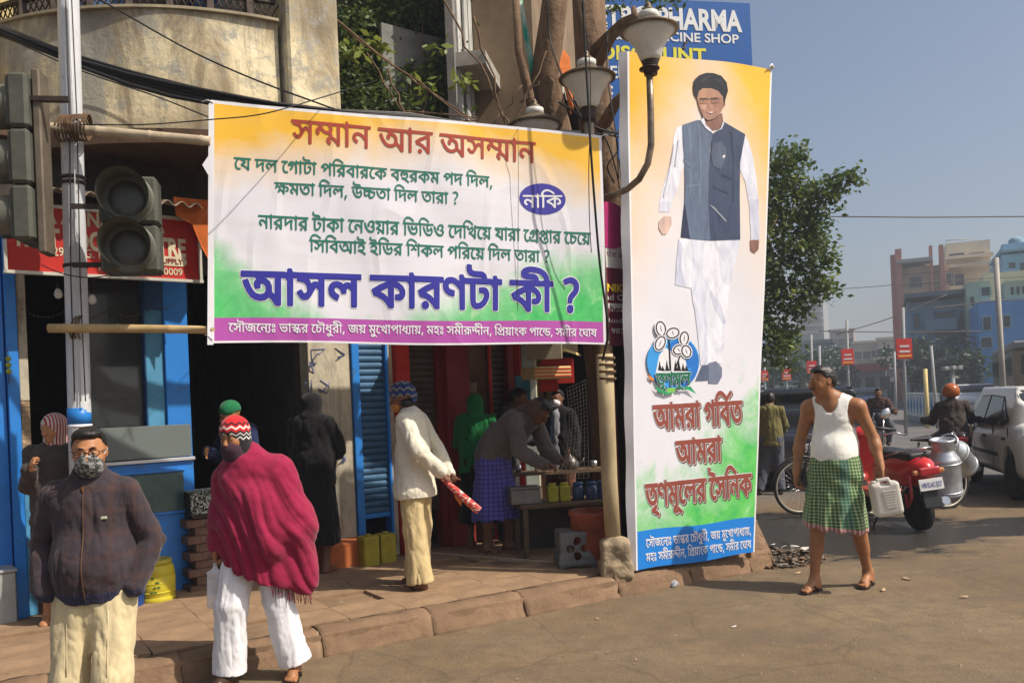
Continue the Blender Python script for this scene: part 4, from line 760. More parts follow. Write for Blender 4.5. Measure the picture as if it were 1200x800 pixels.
def kerb_stone(L, seed):
 def prof(m):
  pr = [(.05, -.04), (.036, .012), (.022, .050), (.010, .090), (-.008, .125), (-.04, .149), (-.08, .156), (-.14, .153), (-.20, .144)]
  n = 21; vs = []
  for i in range(n):
   x = -L / 2 + L * i / (n - 1); e = 1.0 if 0 < i < n - 1 else 0.99
   for k, (a, b) in enumerate(pr):
    nz = vnoise(np.array([[x * 3 + seed * 9, a * 9, b * 9]]), 2.2, seed)[0] + .45 * vnoise(np.array([[x * 3 + seed * 7, a * 9, b * 9]]), 9, seed)[0]
    vs.append(Vector((x, -(a * (1 if a < -.1 else e) + nz * .016 * (1 if a > -.1 else 0)), b + nz * .010)))
  k = len(pr)
  m.add(vs, [(i * k + j, i * k + (j + 1) % k, (i + 1) * k + (j + 1) % k, (i + 1) * k + j) for i in range(n - 1) for j in range(k)], True)
  m.bm.verts.ensure_lookup_table()
  for r in (range(k), range((n - 1) * k, n * k)):
   try: m.bm.faces.new([m.bm.verts[q] for q in r])
   except ValueError: pass
 return prof
kerb = struct(one('kerb', lambda m: m.box(KP + KD * -3.2 - KN * .12 + Vector((0, 0, .03)), (9.2, .16, .16), Matrix.Rotation(KRZ, 3, 'Z')), kerb_m))
x = -7.8; k = 0
while x < 1.45:
 L = rs.uniform(.62, 1.0)
 L = min(L, 1.50 - x)
 o = one('kerb_stone', kerb_stone(L - .002, k), kerb_m, kerb)
 o.location = KP + KD * (x + L / 2) + Vector((0, 0, rs.uniform(-.006, .006)))
 o.rotation_euler = (rs.uniform(-.02, .02), rs.uniform(-.008, .008), KRZ + rs.uniform(-.012, .012))
 x += L; k += 1
for i in range(14):                                   # the kerb turns away along the road
 o = one('kerb_stone', kerb_stone(.80, 30 + i), kerb_m, kerb)
 o.location = corner + KD * .04 + CD * (.42 + .81 * i); o.rotation_euler = (0, 0, math.atan2(CD.y, CD.x))

# ------------------------------------------------------------------ corner building with shops
plaster = NT('stained_plaster', .9, 0, .2); t = plaster; v = t.tc()
n1 = t.noise(1.6, 8, .65, v, .5); n2 = t.noise(3.5, 9, .75, t.map(v, (1, 1, .22)), .8)
c = t.ramp(n1, [(.25, (.50, .43, .28)), (.5, (.72, .62, .40)), (.8, (.80, .72, .52))])
c = t.mix(t.ramp(n2, [(.44, 0), (.60, .85)]), c, (.24, .18, .11)); c = t.mix(t.ramp(t.noise(1.1, 9, .72, t.map(v, (1, 1, .6), (0, 0, 0), (4, 2, 1)), .6), [(.51, 0), (.60, .8)]), c, (.27, .27, .25)); zz = t.sep()[2]; c = t.mix(t.ramp(t.math('SUBTRACT', t.math('ADD', zz, t.math('MULTIPLY', n2, .5)), 4.55), [(0, 0), (.25, .6)]), c, (.13, .11, .08)); c = t.mix(t.ramp(t.math('SUBTRACT', t.math('ADD', zz, t.math('MULTIPLY', n2, .5)), 3.82), [(0, .75), (.22, 0)]), c, (.24, .18, .115))  # patchy stains, plus bands darker towards the top and bottom of the wall
c = t.mix(t.ramp(t.noise(7, 8, .8, v), [(.50, 0), (.60, .8)]), c, (.30, .30, .27))
t.color(c); t.bump(t.noise(9, 8, .7), .6, .02); PLASTER = t.m
def plast2(name, base, hi, spot):
 t = NT(name, .9, 0, .2); v = t.tc()
 c = t.ramp(t.noise(1.3, 7, .6, v, .4), [(.3, base), (.7, hi)])
 c = t.mix(t.ramp(t.noise(4.5, 9, .8, t.map(v, (1, 1, .35)), .7), [(.48, 0), (.62, .9)]), c, spot)
 t.color(c); t.bump(t.noise(14, 8, .7), .5, .012); return t.m
CREAM = plast2('peeling_cream_wall', (.42, .37, .28), (.55, .50, .38), (.23, .20, .16))
DARKW = M('shade_dark_wall', (.055, .045, .038), .95, var=.5, scale=3)  # near-black colour carries the shade of the unlit rooms and recesses
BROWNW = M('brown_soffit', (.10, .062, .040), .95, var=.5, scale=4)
BLUE = M('blue_painted_metal', (.020, .20, .62), .42, var=.16, scale=5, bump=.15, bscale=18, dirt=((.06, .10, .16), .36, 5), spec=.5)
BLUE_D = M('dark_blue_painted_wood', (.018, .065, .17), .5, var=.3, scale=5, dirt=((.02, .03, .05), .3, 5))
LBLUE = M('light_blue_painted_wood', (.08, .28, .46), .55, var=.25, scale=5, dirt=((.03, .07, .10), .35, 6))
SHUT_B = M('blue_shutter_metal', (.045, .12, .22), .5, .1, var=.3, scale=4, dirt=((.25, .24, .22), .22, 8))  # blue kept dark so the shutter's shade sits in its colour
SHUT_G = M('brown_shutter_metal', (.10, .075, .062), .55, .15, var=.4, scale=4, dirt=((.05, .03, .02), .3, 6))
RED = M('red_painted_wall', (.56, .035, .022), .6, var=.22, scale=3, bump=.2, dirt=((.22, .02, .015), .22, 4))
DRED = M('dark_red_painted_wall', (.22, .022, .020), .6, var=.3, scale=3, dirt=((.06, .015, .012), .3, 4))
IRON = M('rusty_dark_iron', (.05, .035, .028), .6, .4, var=.5, scale=20)
BROWNP = M('brown_panel', (.17, .085, .045), .6, var=.3, scale=4)
def glass_mat(name, col, rough=.12, alpha=.55):
 t = NT(name, rough, 0, .6); t.b.inputs['Base Color'].default_value = (*col, 1); t.b.inputs['Alpha'].default_value = alpha; return t.m
GLASS_D = glass_mat('dusty_shop_glass', (.045, .05, .052), .16, .62)
GLASS_T = glass_mat('frosted_counter_glass', (.16, .19, .18), .3, .85)

B1 = thing('corner_building', 'old corner building with a rounded stained plaster balcony above the blue-framed shop', 'building', FA, FRZ)
def fx(px, y=0.0, py=500): return fl(px, py, y)[0]
def fz(px, py, y=0.0): return fl(px, py, y)[1]
def fbox(m, x0, x1, y0, y1, z0, z1, bev=0.0): m.box(((x0 + x1) / 2, (y0 + y1) / 2, (z0 + z1) / 2), (abs(x1 - x0), abs(y1 - y0), abs(z1 - z0)), None, bev)
G0 = .13
SOF = 3.62                        # underside of the upper floor
xc = fx(600, 0, 470)              # corner with the lane
xL = -4.2
# upper floor slab, walls of the shops (dark rooms behind)
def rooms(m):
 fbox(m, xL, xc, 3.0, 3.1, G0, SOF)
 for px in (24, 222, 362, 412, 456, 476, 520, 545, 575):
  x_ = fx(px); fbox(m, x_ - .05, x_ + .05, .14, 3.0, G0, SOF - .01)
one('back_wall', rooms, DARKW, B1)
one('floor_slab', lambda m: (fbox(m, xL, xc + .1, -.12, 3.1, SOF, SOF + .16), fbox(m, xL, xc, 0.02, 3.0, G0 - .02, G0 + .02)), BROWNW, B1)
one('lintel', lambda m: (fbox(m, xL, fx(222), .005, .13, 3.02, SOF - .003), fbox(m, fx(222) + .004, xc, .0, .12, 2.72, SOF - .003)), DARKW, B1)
# the rounded balcony
q = FINV @ Vector((-2.85, 8.45, 0)); bcx, bcy, BRr, BQ = q.x, q.y, 2.20, 1.0
bz0, bz1 = 3.66, 4.54
ASP = math.radians(84)
px0, px1 = fx(338, -1.05, 60), fx(398, -1.05, 60)
def bp3(a, r, z): return Vector((bcx + r * math.cos(a), bcy + r * BQ * math.sin(a), z))
def arc_sheet(m, r0, r1, z0, z1, n=72, k=1):
 m.grid(lambda u, v: bp3(PI + ASP * u, r0 + (r1 - r0) * v + .012 * math.sin(u * 15 + v * 3) * (k > 1), z0 + (z1 - z0) * v), n, k)
bal = one('balcony_wall', lambda m: (arc_sheet(m, BRr, BRr, bz0, bz1, 72, 8), arc_sheet(m, BRr, BRr - .1, bz1, bz1), arc_sheet(m, BRr - .1, BRr - .1, bz1, bz0)), PLASTER, B1, weld=True)
def arc_band(z0, z1, r0, r1, n=72):
 def f(m):
  vs = [bp3(PI + ASP * i / n, r, z) for i in range(n + 1) for r, z in ((r0, z0), (r1, z0), (r1, z1), (r0, z1))]
  m.add(vs, [(i * 4 + k, i * 4 + (k + 1) % 4, i * 4 + 4 + (k + 1) % 4, i * 4 + 4 + k) for i in range(n) for k in range(4)])
 return f
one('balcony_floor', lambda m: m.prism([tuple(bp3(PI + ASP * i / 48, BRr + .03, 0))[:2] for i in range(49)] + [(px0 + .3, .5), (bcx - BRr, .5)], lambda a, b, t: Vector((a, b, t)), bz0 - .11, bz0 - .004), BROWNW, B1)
one('balcony_coping', arc_band(bz1 + .002, bz1 + .022, BRr - .13, BRr + .03), M('coping_mud', (.34, .29, .20), .9, var=.4), B1)
for i in range(11):
 q = bp3(PI + ASP * (i + .3) / 11, BRr - .05, bz1 + .45); one('balcony_post', lambda m: m.box(tuple(q), (.05, .05, .88)), IRON, B1)
one('balcony_rail', arc_band(bz1 + .16, bz1 + .19, BRr - .07, BRr - .03), IRON, B1)
def lattice(m):
 for i in range(60):
  for e in (1.6, -1.6): m.tube([bp3(PI + ASP * i / 60, BRr - .05, bz1 + .02), bp3(PI + ASP * (i + e) / 60, BRr - .05, bz1 + .17)], .006, 4)
one('balcony_lattice', lattice, IRON, B1)
YEL = M('yellow_ochre_wall', (.62, .50, .22), .85, var=.2)
one('upper_wall', lambda m: (fbox(m, xL, fx(335, .3, 60), .45, .6, SOF + .17, 9)), YEL, B1)
for k, px in enumerate((20, 60, 150, 215, 255)):
 x_ = fx(px, .45, 10)
 f = one('shutter_panel', lambda m: fbox(m, x_, x_ + .55, .40, .448, 4.55, 6.6), (IRON, BLUE_D)[k % 2], B1)
# plastered pier right of the balcony and the wall over the shops
px0, px1 = fx(338, -1.05, 60), fx(398, -1.05, 60)
one('pier', lambda m: fbox(m, px0, px1, -1.05, .6, SOF + .164, 9.0, .02), PLASTER, B1)
px1 = fx(398, .1, 60)
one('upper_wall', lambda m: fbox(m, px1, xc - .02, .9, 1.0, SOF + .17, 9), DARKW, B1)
gx0, gx1 = fx(455, .2, 80), fx(556, .2, 80)
one('grey_panel', lambda m: (fbox(m, gx0, gx1, .30, .34, SOF + .2, fz(500, 42, .32))), M('grey_cement_sheet', (.20, .20, .185), .85, var=.35, scale=3, dirt=((.10, .10, .06), .35, 4)), B1)
wn_ = one('window', lambda m: fbox(m, fx(402, .9, 60), fx(450, .9, 60), .86, .898, 4.2, 5.7), IRON, B1)
one('pane', lambda m: fbox(m, fx(406, .9, 60), fx(446, .9, 60), .852, .858, 4.25, 5.65), glass_mat('window_glass', (.1, .13, .14), .1, 1), wn_)
# lane side of the building: slatted sheets that run away into the lane, overhanging floor
cor = FINV @ on_plane(600, 470, FA, FN)
LDl = (FROT.inverted().to_3x3() @ LD)
up0 = Vector((fx(532, -.25, 60), -.25, 0))
def lane_wall(m, off, z0, z1, L, th=.08, s0=0):
 a = up0 + LDl * s0 + Vector((LDl.y, -LDl.x, 0)) * off; b = a + LDl * L; w = Vector((-LDl.y, LDl.x, 0)) * th
 m.add([a + Vector((0, 0, z0)), b + Vector((0, 0, z0)), b + w + Vector((0, 0, z0)), a + w + Vector((0, 0, z0)),
           a + Vector((0, 0, z1)), b + Vector((0, 0, z1)), b + w + Vector((0, 0, z1)), a + w + Vector((0, 0, z1))],
          [(3, 2, 1, 0), (4, 5, 6, 7), (0, 1, 5, 4), (1, 2, 6, 5), (2, 3, 7, 6), (3, 0, 4, 7)])
SHEET = M('weathered_white_sheet', (.50, .50, .47), .7, var=.3, scale=6, dirt=((.12, .12, .11), .4, 7), stretch=(3, 3, .4))
one('side_wall', lambda m: lane_wall(m, 0, 3.2, 9.5, 7), M('grey_side_wall', (.22, .21, .20), .9, var=.3), B1)
for i in range(26):
 one('wall_sheet', lambda m: lane_wall(m, .02 + .012 * (i % 2), 3.3, 9.3, .15, .02, .10 + .26 * i), SHEET, B1)
for zz in (3.6, 4.9, 6.2, 7.5):
 one('ledge', lambda m: lane_wall(m, .30, zz, zz + .14, 7, .30, .05), M('ledge_concrete', (.36, .34, .30), .9, var=.3, dirt=((.1, .09, .08), .35, 5)), B1)

# ---- the blue shop front, left
P_PACK = M('pale_packet', (.60, .60, .58), .5)
def part(name, x0, x1, y0, y1, z0, z1, mat, parent=B1, bev=.004):
 return one(name, lambda m: fbox(m, x0, x1, y0, y1, z0, z1, bev), mat, parent)
sh_top = 3.0
part('shutter_door', fx(-70), fx(8), -.03, .05, G0, sh_top, BLUE)
part('pillar', fx(9.5), fx(23), -.08, .06, G0, sh_top, BLUE)
CARV = M('carved_stone_strip', (.36, .25, .15), .8, var=.6, scale=14, bump=.9, bscale=30, bdist=.02)
part('stone_strip', fx(24), fx(35), -.04, .06, 1.15, 1.70, CARV)
part('stone_strip', fx(24), fx(35), -.042, .06, 1.704, sh_top, CREAM)
part('stone_strip', fx(24), fx(35), -.044, .06, G0, 1.146, LBLUE)
# glazed leaf
gl0, gl1 = fx(104), fx(172)
zs = fz(150, 543, -.06)
fr = part('door_frame', fx(172), fx(193), -.05, .05, G0, sh_top, LBLUE)
part('door_frame', fx(193.5), fx(221), -.08, .06, G0, sh_top, BLUE)
part('door_frame', fx(170), fx(172) - .002, -.065, .05, G0, sh_top, BLUE_D)
part('counter_glass', fx(112), fx(219), -.105, -.09, zs + .03, fz(150, 500, -.1), GLASS_T)
part('sill', fx(108), fx(222), -.12, -.02, zs - .005, zs + .022, M('white_aluminium', (.62, .64, .66), .35, .6, var=.1))
low = part('door_panel', fx(100), fx(221), -.09, -.04, G0, zs - .008, BLUE)
part('door_window', fx(135, -.09), fx(212, -.09), -.103, -.094, fz(170, 602, -.1), fz(170, 556, -.1), M('dirty_green_pane', (.05, .10, .10), .18, var=.5, scale=3, spec=.6))
for (a, b, c_, d_) in ((133, 214, 602, 605), (133, 214, 552, 555)):
 part('moulding', fx(a, -.09), fx(b, -.09), -.112, -.09, fz(170, d_, -.1), fz(170, c_, -.1), BLUE)
part('show_glass', fx(104), fx(170), .0, .012, fz(140, 500, 0), sh_top - .02, GLASS_D)
part('door_frame', fx(100), fx(104), -.03, .04, zs, sh_top, BLUE_D)
# things glimpsed inside the shop
r = random.Random(15)
for i in range(9):
 x_, z_ = fl(122 + 4.2 * i, 474 - r.random() * 8 + (i % 2) * 5, .45); part('packet', x_, x_ + .05, .42, .47, z_, z_ + .05, (P_PACK, CREAM)[i % 2])
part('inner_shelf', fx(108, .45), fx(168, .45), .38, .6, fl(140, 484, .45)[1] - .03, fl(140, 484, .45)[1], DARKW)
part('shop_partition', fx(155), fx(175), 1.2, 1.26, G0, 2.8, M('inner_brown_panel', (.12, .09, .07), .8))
part('lintel_board', fx(172), fx(222) + .005, -.075, -.01, 2.4, 3.0, BLUE_D)
# ---- wall painted over between the doorway and the shutter
part('painted_wall', fx(362), fx(411), -.04, .14, G0, 2.72, CREAM)
r = random.Random(8)
for (px, py, q) in ((372, 415, 9), (368, 455, 11), (398, 415, 7), (380, 452, 8), (405, 535, 9), (366, 430, 6), (395, 500, 5)):
 pts = []
 for i in range(7):
  x_, z_ = fl(px + r.uniform(-q, q), py + r.uniform(-q, q) * 1.2, -.045); pts.append((x_, -.044, z_))
 one('scribble', lambda m: m.tube(pts, .005, 4), M('blue_paint_marks', (.12, .16, .32), .8), B1)
# shutters
def shutter(x0, x1, y, z0, z1, mat, name='shutter'):
 def f(m):
  n = int((z1 - z0) / .062); dz = (z1 - z0) / n; vs = []; k = 5
  for i in range(n * k + 1):
   z = z0 + dz * i / k; d = -.016 * abs(math.sin(PI * i / k)) ** .6
   vs += [Vector((x0, y + d, z)), Vector((x1, y + d, z))]
  m.add(vs, [(2 * i, 2 * i + 1, 2 * i + 3, 2 * i + 2) for i in range(n * k)])
  fbox(m, x0, x1, y + .01, y + .03, z0, z1)
 return one(name, f, mat, B1)
part('shutter_frame', fx(411.5), fx(420), -.07, .10, G0, 2.72, BLUE)
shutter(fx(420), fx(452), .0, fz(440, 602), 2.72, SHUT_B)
part('shutter_rail', fx(420) + .003, fx(452) - .003, -.03, .03, fz(440, 606), fz(440, 601), BLUE)
part('shutter_frame', fx(452), fx(455), -.05, .08, G0, 2.72, BLUE)
part('cream_pilaster', fx(455.5), fx(461), -.03, .10, G0, 2.72, CREAM)
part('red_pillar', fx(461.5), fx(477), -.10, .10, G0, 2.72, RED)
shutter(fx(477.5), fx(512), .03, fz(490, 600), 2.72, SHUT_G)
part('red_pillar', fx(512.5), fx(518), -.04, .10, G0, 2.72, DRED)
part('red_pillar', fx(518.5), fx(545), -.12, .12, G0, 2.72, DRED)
bp = part('brown_panel', fx(547.5), fx(571), -.02, .06, G0, 2.72, BROWNP)
for px in (546.3, 572.5): one('red_pipe', lambda m: m.tube([(fx(px), -.06, G0), (fx(px), -.06, 2.7)], .02, 8), RED, B1)
part('notice', fx(551), fx(559), -.028, -.021, fz(555, 460), fz(555, 448), M('faded_notice_paper', (.34, .24, .16), .9))
shutter(fx(575), fx(594), .03, G0 + .3, 2.72, SHUT_G)
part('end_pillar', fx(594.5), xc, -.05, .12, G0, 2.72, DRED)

# ---- lane: shops that run away on its left, floor, far end
LANE = thing('lane_shop_row', 'row of small coloured shops running away down the narrow lane behind the stall', 'building', Vector((0.02, 9.06, 0)), math.atan2(LD.y, LD.x))
# local x along the lane, y to its left (behind the wall), shop faces look to -y
cols = [('blue_shop_front', (.04, .20, .33)), ('cream_shop_front', (.45, .38, .22)), ('dark_shop_front', (.05, .045, .04)), ('orange_shop_front', (.40, .11, .02)), ('teal_shop_front', (.05, .22, .24)), ('yellow_shop_front', (.50, .37, .06)), ('blue_shop_front_2', (.05, .16, .32)), ('brown_shop_front', (.16, .09, .05))]
xx = .15
for i, (nm, c) in enumerate(cols):
 w_ = (1.0, .55, 1.3, .7, 1.2, .8, 1.6, 3.0)[i]; mt = M(nm, c, .7, var=.3)
 one('shop_front', lambda m: fbox(m, xx, xx + w_ - .02, 0 if i % 2 else .12, .3, .13, 2.6), mt, LANE)
 one('shop_post', lambda m: fbox(m, xx - .03, xx + .03, -.06, .1, .13, 2.7), (RED, M('pale_post', (.6, .55, .42), .7), BROWNP, YEL)[i % 4], LANE)
 if i in (0, 1, 2, 4, 6):
  zt = (2.35, 2.1, 2.5, 2.2, 2.4, 2.3, 2.3, 2.3)[i]
  one('awning', lambda m: m.add([Vector((xx, .0, zt + .2)), Vector((xx + w_, 0, zt + .2)), Vector((xx + w_, -.55, zt)), Vector((xx, -.55, zt)), Vector((xx, .0, zt + .17)), Vector((xx + w_, 0, zt + .17)), Vector((xx + w_, -.55, zt - .03)), Vector((xx, -.55, zt - .03))], [(0, 1, 2, 3), (4, 5, 6, 7), (2, 3, 7, 6), (0, 3, 7, 4), (1, 2, 6, 5)]), (M('rust_awning', (.30, .10, .05), .8), YEL, SHEET)[i % 3], LANE)
  one('hanging_board', lambda m: fbox(m, xx + .1, xx + .13, -.5, -.12, zt - .36, zt - .06), (M('cream_board', (.55, .5, .35), .7), RED)[i % 2], LANE)
 xx += w_
one('upper_storey', lambda m: fbox(m, .1, 12, -.35, .3, 2.9, 8), M('brown_upper_storey', (.22, .16, .10), .9, var=.35, scale=2), LANE)
for i in range(5):
 one('louvre_window', lambda m: [fbox(m, .6 + 2.1 * i, 1.6 + 2.1 * i, -.41, -.36, 4.2 + .1 * k, 4.27 + .1 * k) for k in range(14)], YEL, LANE)
# building on the right of the lane, behind the tall banner
rb0 = Vector((1.28, 10.2, 0))
B2 = thing('lane_corner_building', 'dark brown building behind the tall banner with the blue pharmacy board on it', 'building', rb0, FRZ * .4)
one('wall', lambda m: fbox(m, 0, 1.45, 0, 5, .13, 5.55), M('dark_brown_wall', (.06, .042, .032), .95, var=.4), B2)
one('roof_edge', lambda m: fbox(m, -.05, 1.50, -.05, 5.05, 5.552, 5.66), BROWNW, B2)
one('far_end_wall', lambda m: fbox(m, 12.0, 12.2, -2.6, .3, .13, 6.0), M('lane_end_wall', (.16, .13, .10), .9, var=.3), LANE)

# ================================================================== BANNERS
class Sheet:
 def __init__(s, pl, Dl, pr, Dr, wave=.006, seed=0):
  s.P = at(pl[0], pl[1], Dl); Q = at(pr[0], pr[1], Dr); s.U = Vector((Q.x - s.P.x, Q.y - s.P.y, 0)).normalized()
  s.N = Vector((s.U.y, -s.U.x, 0)); s.O = Vector((s.P.x, s.P.y, 0)); s.a = wave; s.seed = seed
  s.rz = math.atan2(s.U.y, s.U.x)
 def px(s, x, y):
  p = on_plane(x, y, s.P, s.N) - s.O
  return (p.dot(s.U), p.z)
 def wave(s, a, z):
  return s.a * (math.sin(a * 2.6 + z * 1.1 + s.seed) + .6 * math.sin(z * 3.1 - a * 1.3 + s.seed * 2) + .35 * math.sin(a * 7.1 + z * 4.3))
 def w(s, a, z, h=0.0):
  """local coordinates of the banner root: x along, -y towards the street"""
  return Vector((a, -(h + s.wave(a, z)), z))
 def poly(s, name, pts, h, mat, parent, world=False, sub=.12):
  P = [s.px(*p) for p in pts]
  tri = tessellate_polygon([[Vector((a, b, 0)) for a, b in P]])
  bm = bmesh.new(); vs = [bm.verts.new(Vector((a, 0, b))) for a, b in P]
  for t in tri:
   try: bm.faces.new([vs[i] for i in t])
   except ValueError: pass
  for _ in range(4):
   e = [q for q in bm.edges if q.calc_length() > sub]
   if not e: break
   bmesh.ops.subdivide_edges(bm, edges=e, cuts=1, use_grid_fill=False)
   bmesh.ops.triangulate(bm, faces=[f for f in bm.faces if len(f.verts) > 3])
  for v in bm.verts: v.co = s.w(v.co.x, v.co.z, h)
  me = bpy.data.meshes.new(name); bm.to_mesh(me); bm.free()
  return link_mesh(name, me, parent, mat)
 def line(s, l, r, b):
  """headline left, headline right, baseline left, all in pixels -> map function"""
  L, R_, B = s.px(*l), s.px(*r), s.px(*b)
  def f(x, y, h):
   return s.w(L[0] + (R_[0] - L[0]) * x + (B[0] - L[0]) * (1 - y), L[1] + (R_[1] - L[1]) * x + (B[1] - L[1]) * (1 - y), h)
  return f
 def sheet(s, name, c, mat, parent, nu, nv, back=.05, depth_mat=None):
  TL, TR, BR, BL = [s.px(*p) for p in c]
  def f(off):
   def g_(u, v):
    a = (BL[0] * (1 - u) + BR[0] * u) * (1 - v) + (TL[0] * (1 - u) + TR[0] * u) * v
    z = (BL[1] * (1 - u) + BR[1] * u) * (1 - v) + (TL[1] * (1 - u) + TR[1] * u) * v
    z += .008 * math.sin(u * 9) * (1 - v) - .010 * math.sin(u * 2.2 * PI) * v * (1 if s.a > .004 else .5)
    return s.w(a, z, off)
   return g_
  m = MB(); m.grid(f(0), nu, nv)
  b0 = len(m.bm.verts); m.grid(f(-.003), nu, nv)
  m.bm.faces.ensure_lookup_table(); uvl = m.bm.loops.layers.uv.new('UVMap')
  m.bm.verts.index_update(); w = nu + 1
  for fc in m.bm.faces:
   for lp in fc.loops:
    i = lp.vert.index % b0; lp[uvl].uv = ((i % w) / nu, (i // w) / nv)
  return m.done(name, mat, parent, recalc=False)
def printed(name):
 t = NT(name, .42, 0, .35); uv = t.tc('UV'); s_ = t.sep(uv); return t, uv, s_[0], s_[1]
def flatp(name, col, rough=.42):
 if name in MATS: return MATS[name]
 t = NT(name, rough, 0, .35); t.color(t.ramp(t.noise(7, 4), [(.3, tuple(c * .93 for c in col)), (.7, tuple(min(1, c * 1.04) for c in col))]))
 t.bump(t.noise(2, 2, .4), .2, .02); MATS[name] = t.m; return t.m
# ---- wide banner
t, uv, u, v = printed('print_wide_banner')
nz = t.noise(3.2, 8, .65, t.map(uv, (2.2, 1, 1)), .8); nz2 = t.noise(9, 8, .7, t.map(uv, (2.2, 1, 1)), .4)
edge = t.math('ABSOLUTE', t.math('SUBTRACT', u, .52))
yv = t.math('ADD', t.math('ADD', t.math('MULTIPLY', v, 2.7), t.math('MULTIPLY', edge, .9)), t.math('MULTIPLY', nz, .7))
c = t.mix(t.ramp(t.math('SUBTRACT', yv, 2.11), [(.30, 0), (.68, .45), (1.0, 1)]), (.70, .70, .755), (.83, .48, .04))
diag = t.noise(4, 4, .6, t.map(uv, (1.2, 4.6, 1), (0, 0, .55)))
c = t.mix(t.ramp(diag, [(.5, 0), (.75, .22)]), c, (.52, .40, .28))
cl = t.math('MULTIPLY', t.math('GREATER_THAN', .26, u), t.math('SUBTRACT', .26, u)); crr = t.math('MULTIPLY', t.math('GREATER_THAN', u, .42), t.math('SUBTRACT', u, .42))
gt = t.math('ADD', t.math('ADD', t.math('MULTIPLY', cl, 1.3), t.math('MULTIPLY', crr, .66)), .03)
gv = t.math('SUBTRACT', t.math('ADD', gt, t.math('MULTIPLY', t.math('SUBTRACT', nz, .5), .35)), t.math('SUBTRACT', v, .10))
gf = t.ramp(gv, [(.0, 0), (.05, .35), (.13, .85), (.3, 1)])
c = t.mix(gf, c, t.ramp(nz2, [(.3, (.03, .42, .10)), (.55, (.10, .56, .16)), (.75, (.45, .72, .40))]))
c = t.mix(t.math('GREATER_THAN', .105, t.math('ADD', v, t.math('MULTIPLY', u, -.003))), c, (.42, .085, .38))
bd = t.math('MINIMUM', t.math('MINIMUM', u, t.math('SUBTRACT', 1, u)), t.math('MULTIPLY', t.math('MINIMUM', t.math('ADD', v, .004), t.math('SUBTRACT', 1.0, v)), .6))
c = t.mix(t.math('GREATER_THAN', .0075, bd), c, (.74, .74, .77))
t.color(c); t.bump(t.noise(2.2, 2, .4, t.map(uv, (2.4, 1.0, 1), (0, 0, .5)), .3), .6, .05); t.bump(t.ramp(t.noise(1.6, 1, .3, t.map(uv, (3.5, .8, 1), (0, 0, .9)), .2), [(.45, 0), (.5, 1), (.55, 0)]), .3, .012)
W = Sheet((248, 402), 5.72, (711, 404), 6.62, .0095, 1.3)
H1 = thing('wide_banner', 'wide printed banner with Bengali lettering and a magenta strip, tied between the poles', 'banner', W.O, W.rz)
W.sheet('banner_cloth', [(247, 117), (705, 158), (711.5, 404), (247, 402)], t.m, H1, 90, 50)
P_RED = flatp('print_maroon', (.36, .055, .03)); P_GRN = flatp('print_dark_green', (.015, .17, .12)); P_BLU = flatp('print_royal_blue', (.035, .035, .32))
P_WHT = flatp('print_white', (.74, .74, .77)); P_LOZ = flatp('print_violet_blue', (.05, .045, .33))
RG = (GLYPH, 'r'); HG = (GLYPH, 'h'); OG = (GLYPH, 'o')
def bl(sh, line, G_, l, r, b, mat, par, h=.003, dh=.0004): return bengali('lettering', line, G_[0], G_[1], sh.line(l, r, b), mat, par, h, dh)
bl(W, 0, RG, (342, 140.5), (628, 166.5), (342, 167), P_RED, H1)
bl(W, 1, RG, (274.5, 184), (578, 207), (274.5, 198), P_GRN, H1)
bl(W, 2, RG, (322, 213), (538, 227), (322, 226.5), P_GRN, H1)
bl(W, 4, RG, (303, 251.5), (692, 273), (303, 267), P_GRN, H1)
bl(W, 5, RG, (363, 280.5), (645, 295), (363, 294.5), P_GRN, H1)
bl(W, 6, OG, (284, 318), (681, 332), (284, 355.5), P_WHT, H1, .0022, .0003)
bl(W, 6, HG, (284, 318), (681, 332), (284, 355.5), P_BLU, H1, .0042)
bl(W, 7, RG, (268, 378.5), (700, 385.5), (268, 388.5), P_WHT, H1)
ov = [(636 + 27 * math.cos(a) , 233 + 18.3 * math.sin(a) + 1.2 * math.cos(a)) for a in [2 * PI * i / 40 for i in range(40)]]
W.poly('oval_badge', ov, .0024, P_LOZ, H1)
bl(W, 3, RG, (613.5, 228.5), (658.5, 229), (613.5, 243), P_WHT, H1, .0044)
# folded hem strips and white tabs on the left
W.poly('hem', [(244.5, 122), (249, 118), (250, 404), (243, 404)], .001, P_WHT, H1)
W.poly('hem', [(237, 193), (246, 180), (247, 210)], .002, P_WHT, H1)
for (a, b) in (((250, 120), (236, 118)), ((249, 398), (240, 392)), ((705, 160), (714, 158)), ((711, 400), (716, 402))):
 p, q = W.w(*W.px(*a), .004), W.w(*W.px(*b), -.02)
 one('tie_rope', lambda m: m.tube([p, p.lerp(q, .5) + Vector((0, -.01, .01)), q], .004, 5), P_WHT, H1)
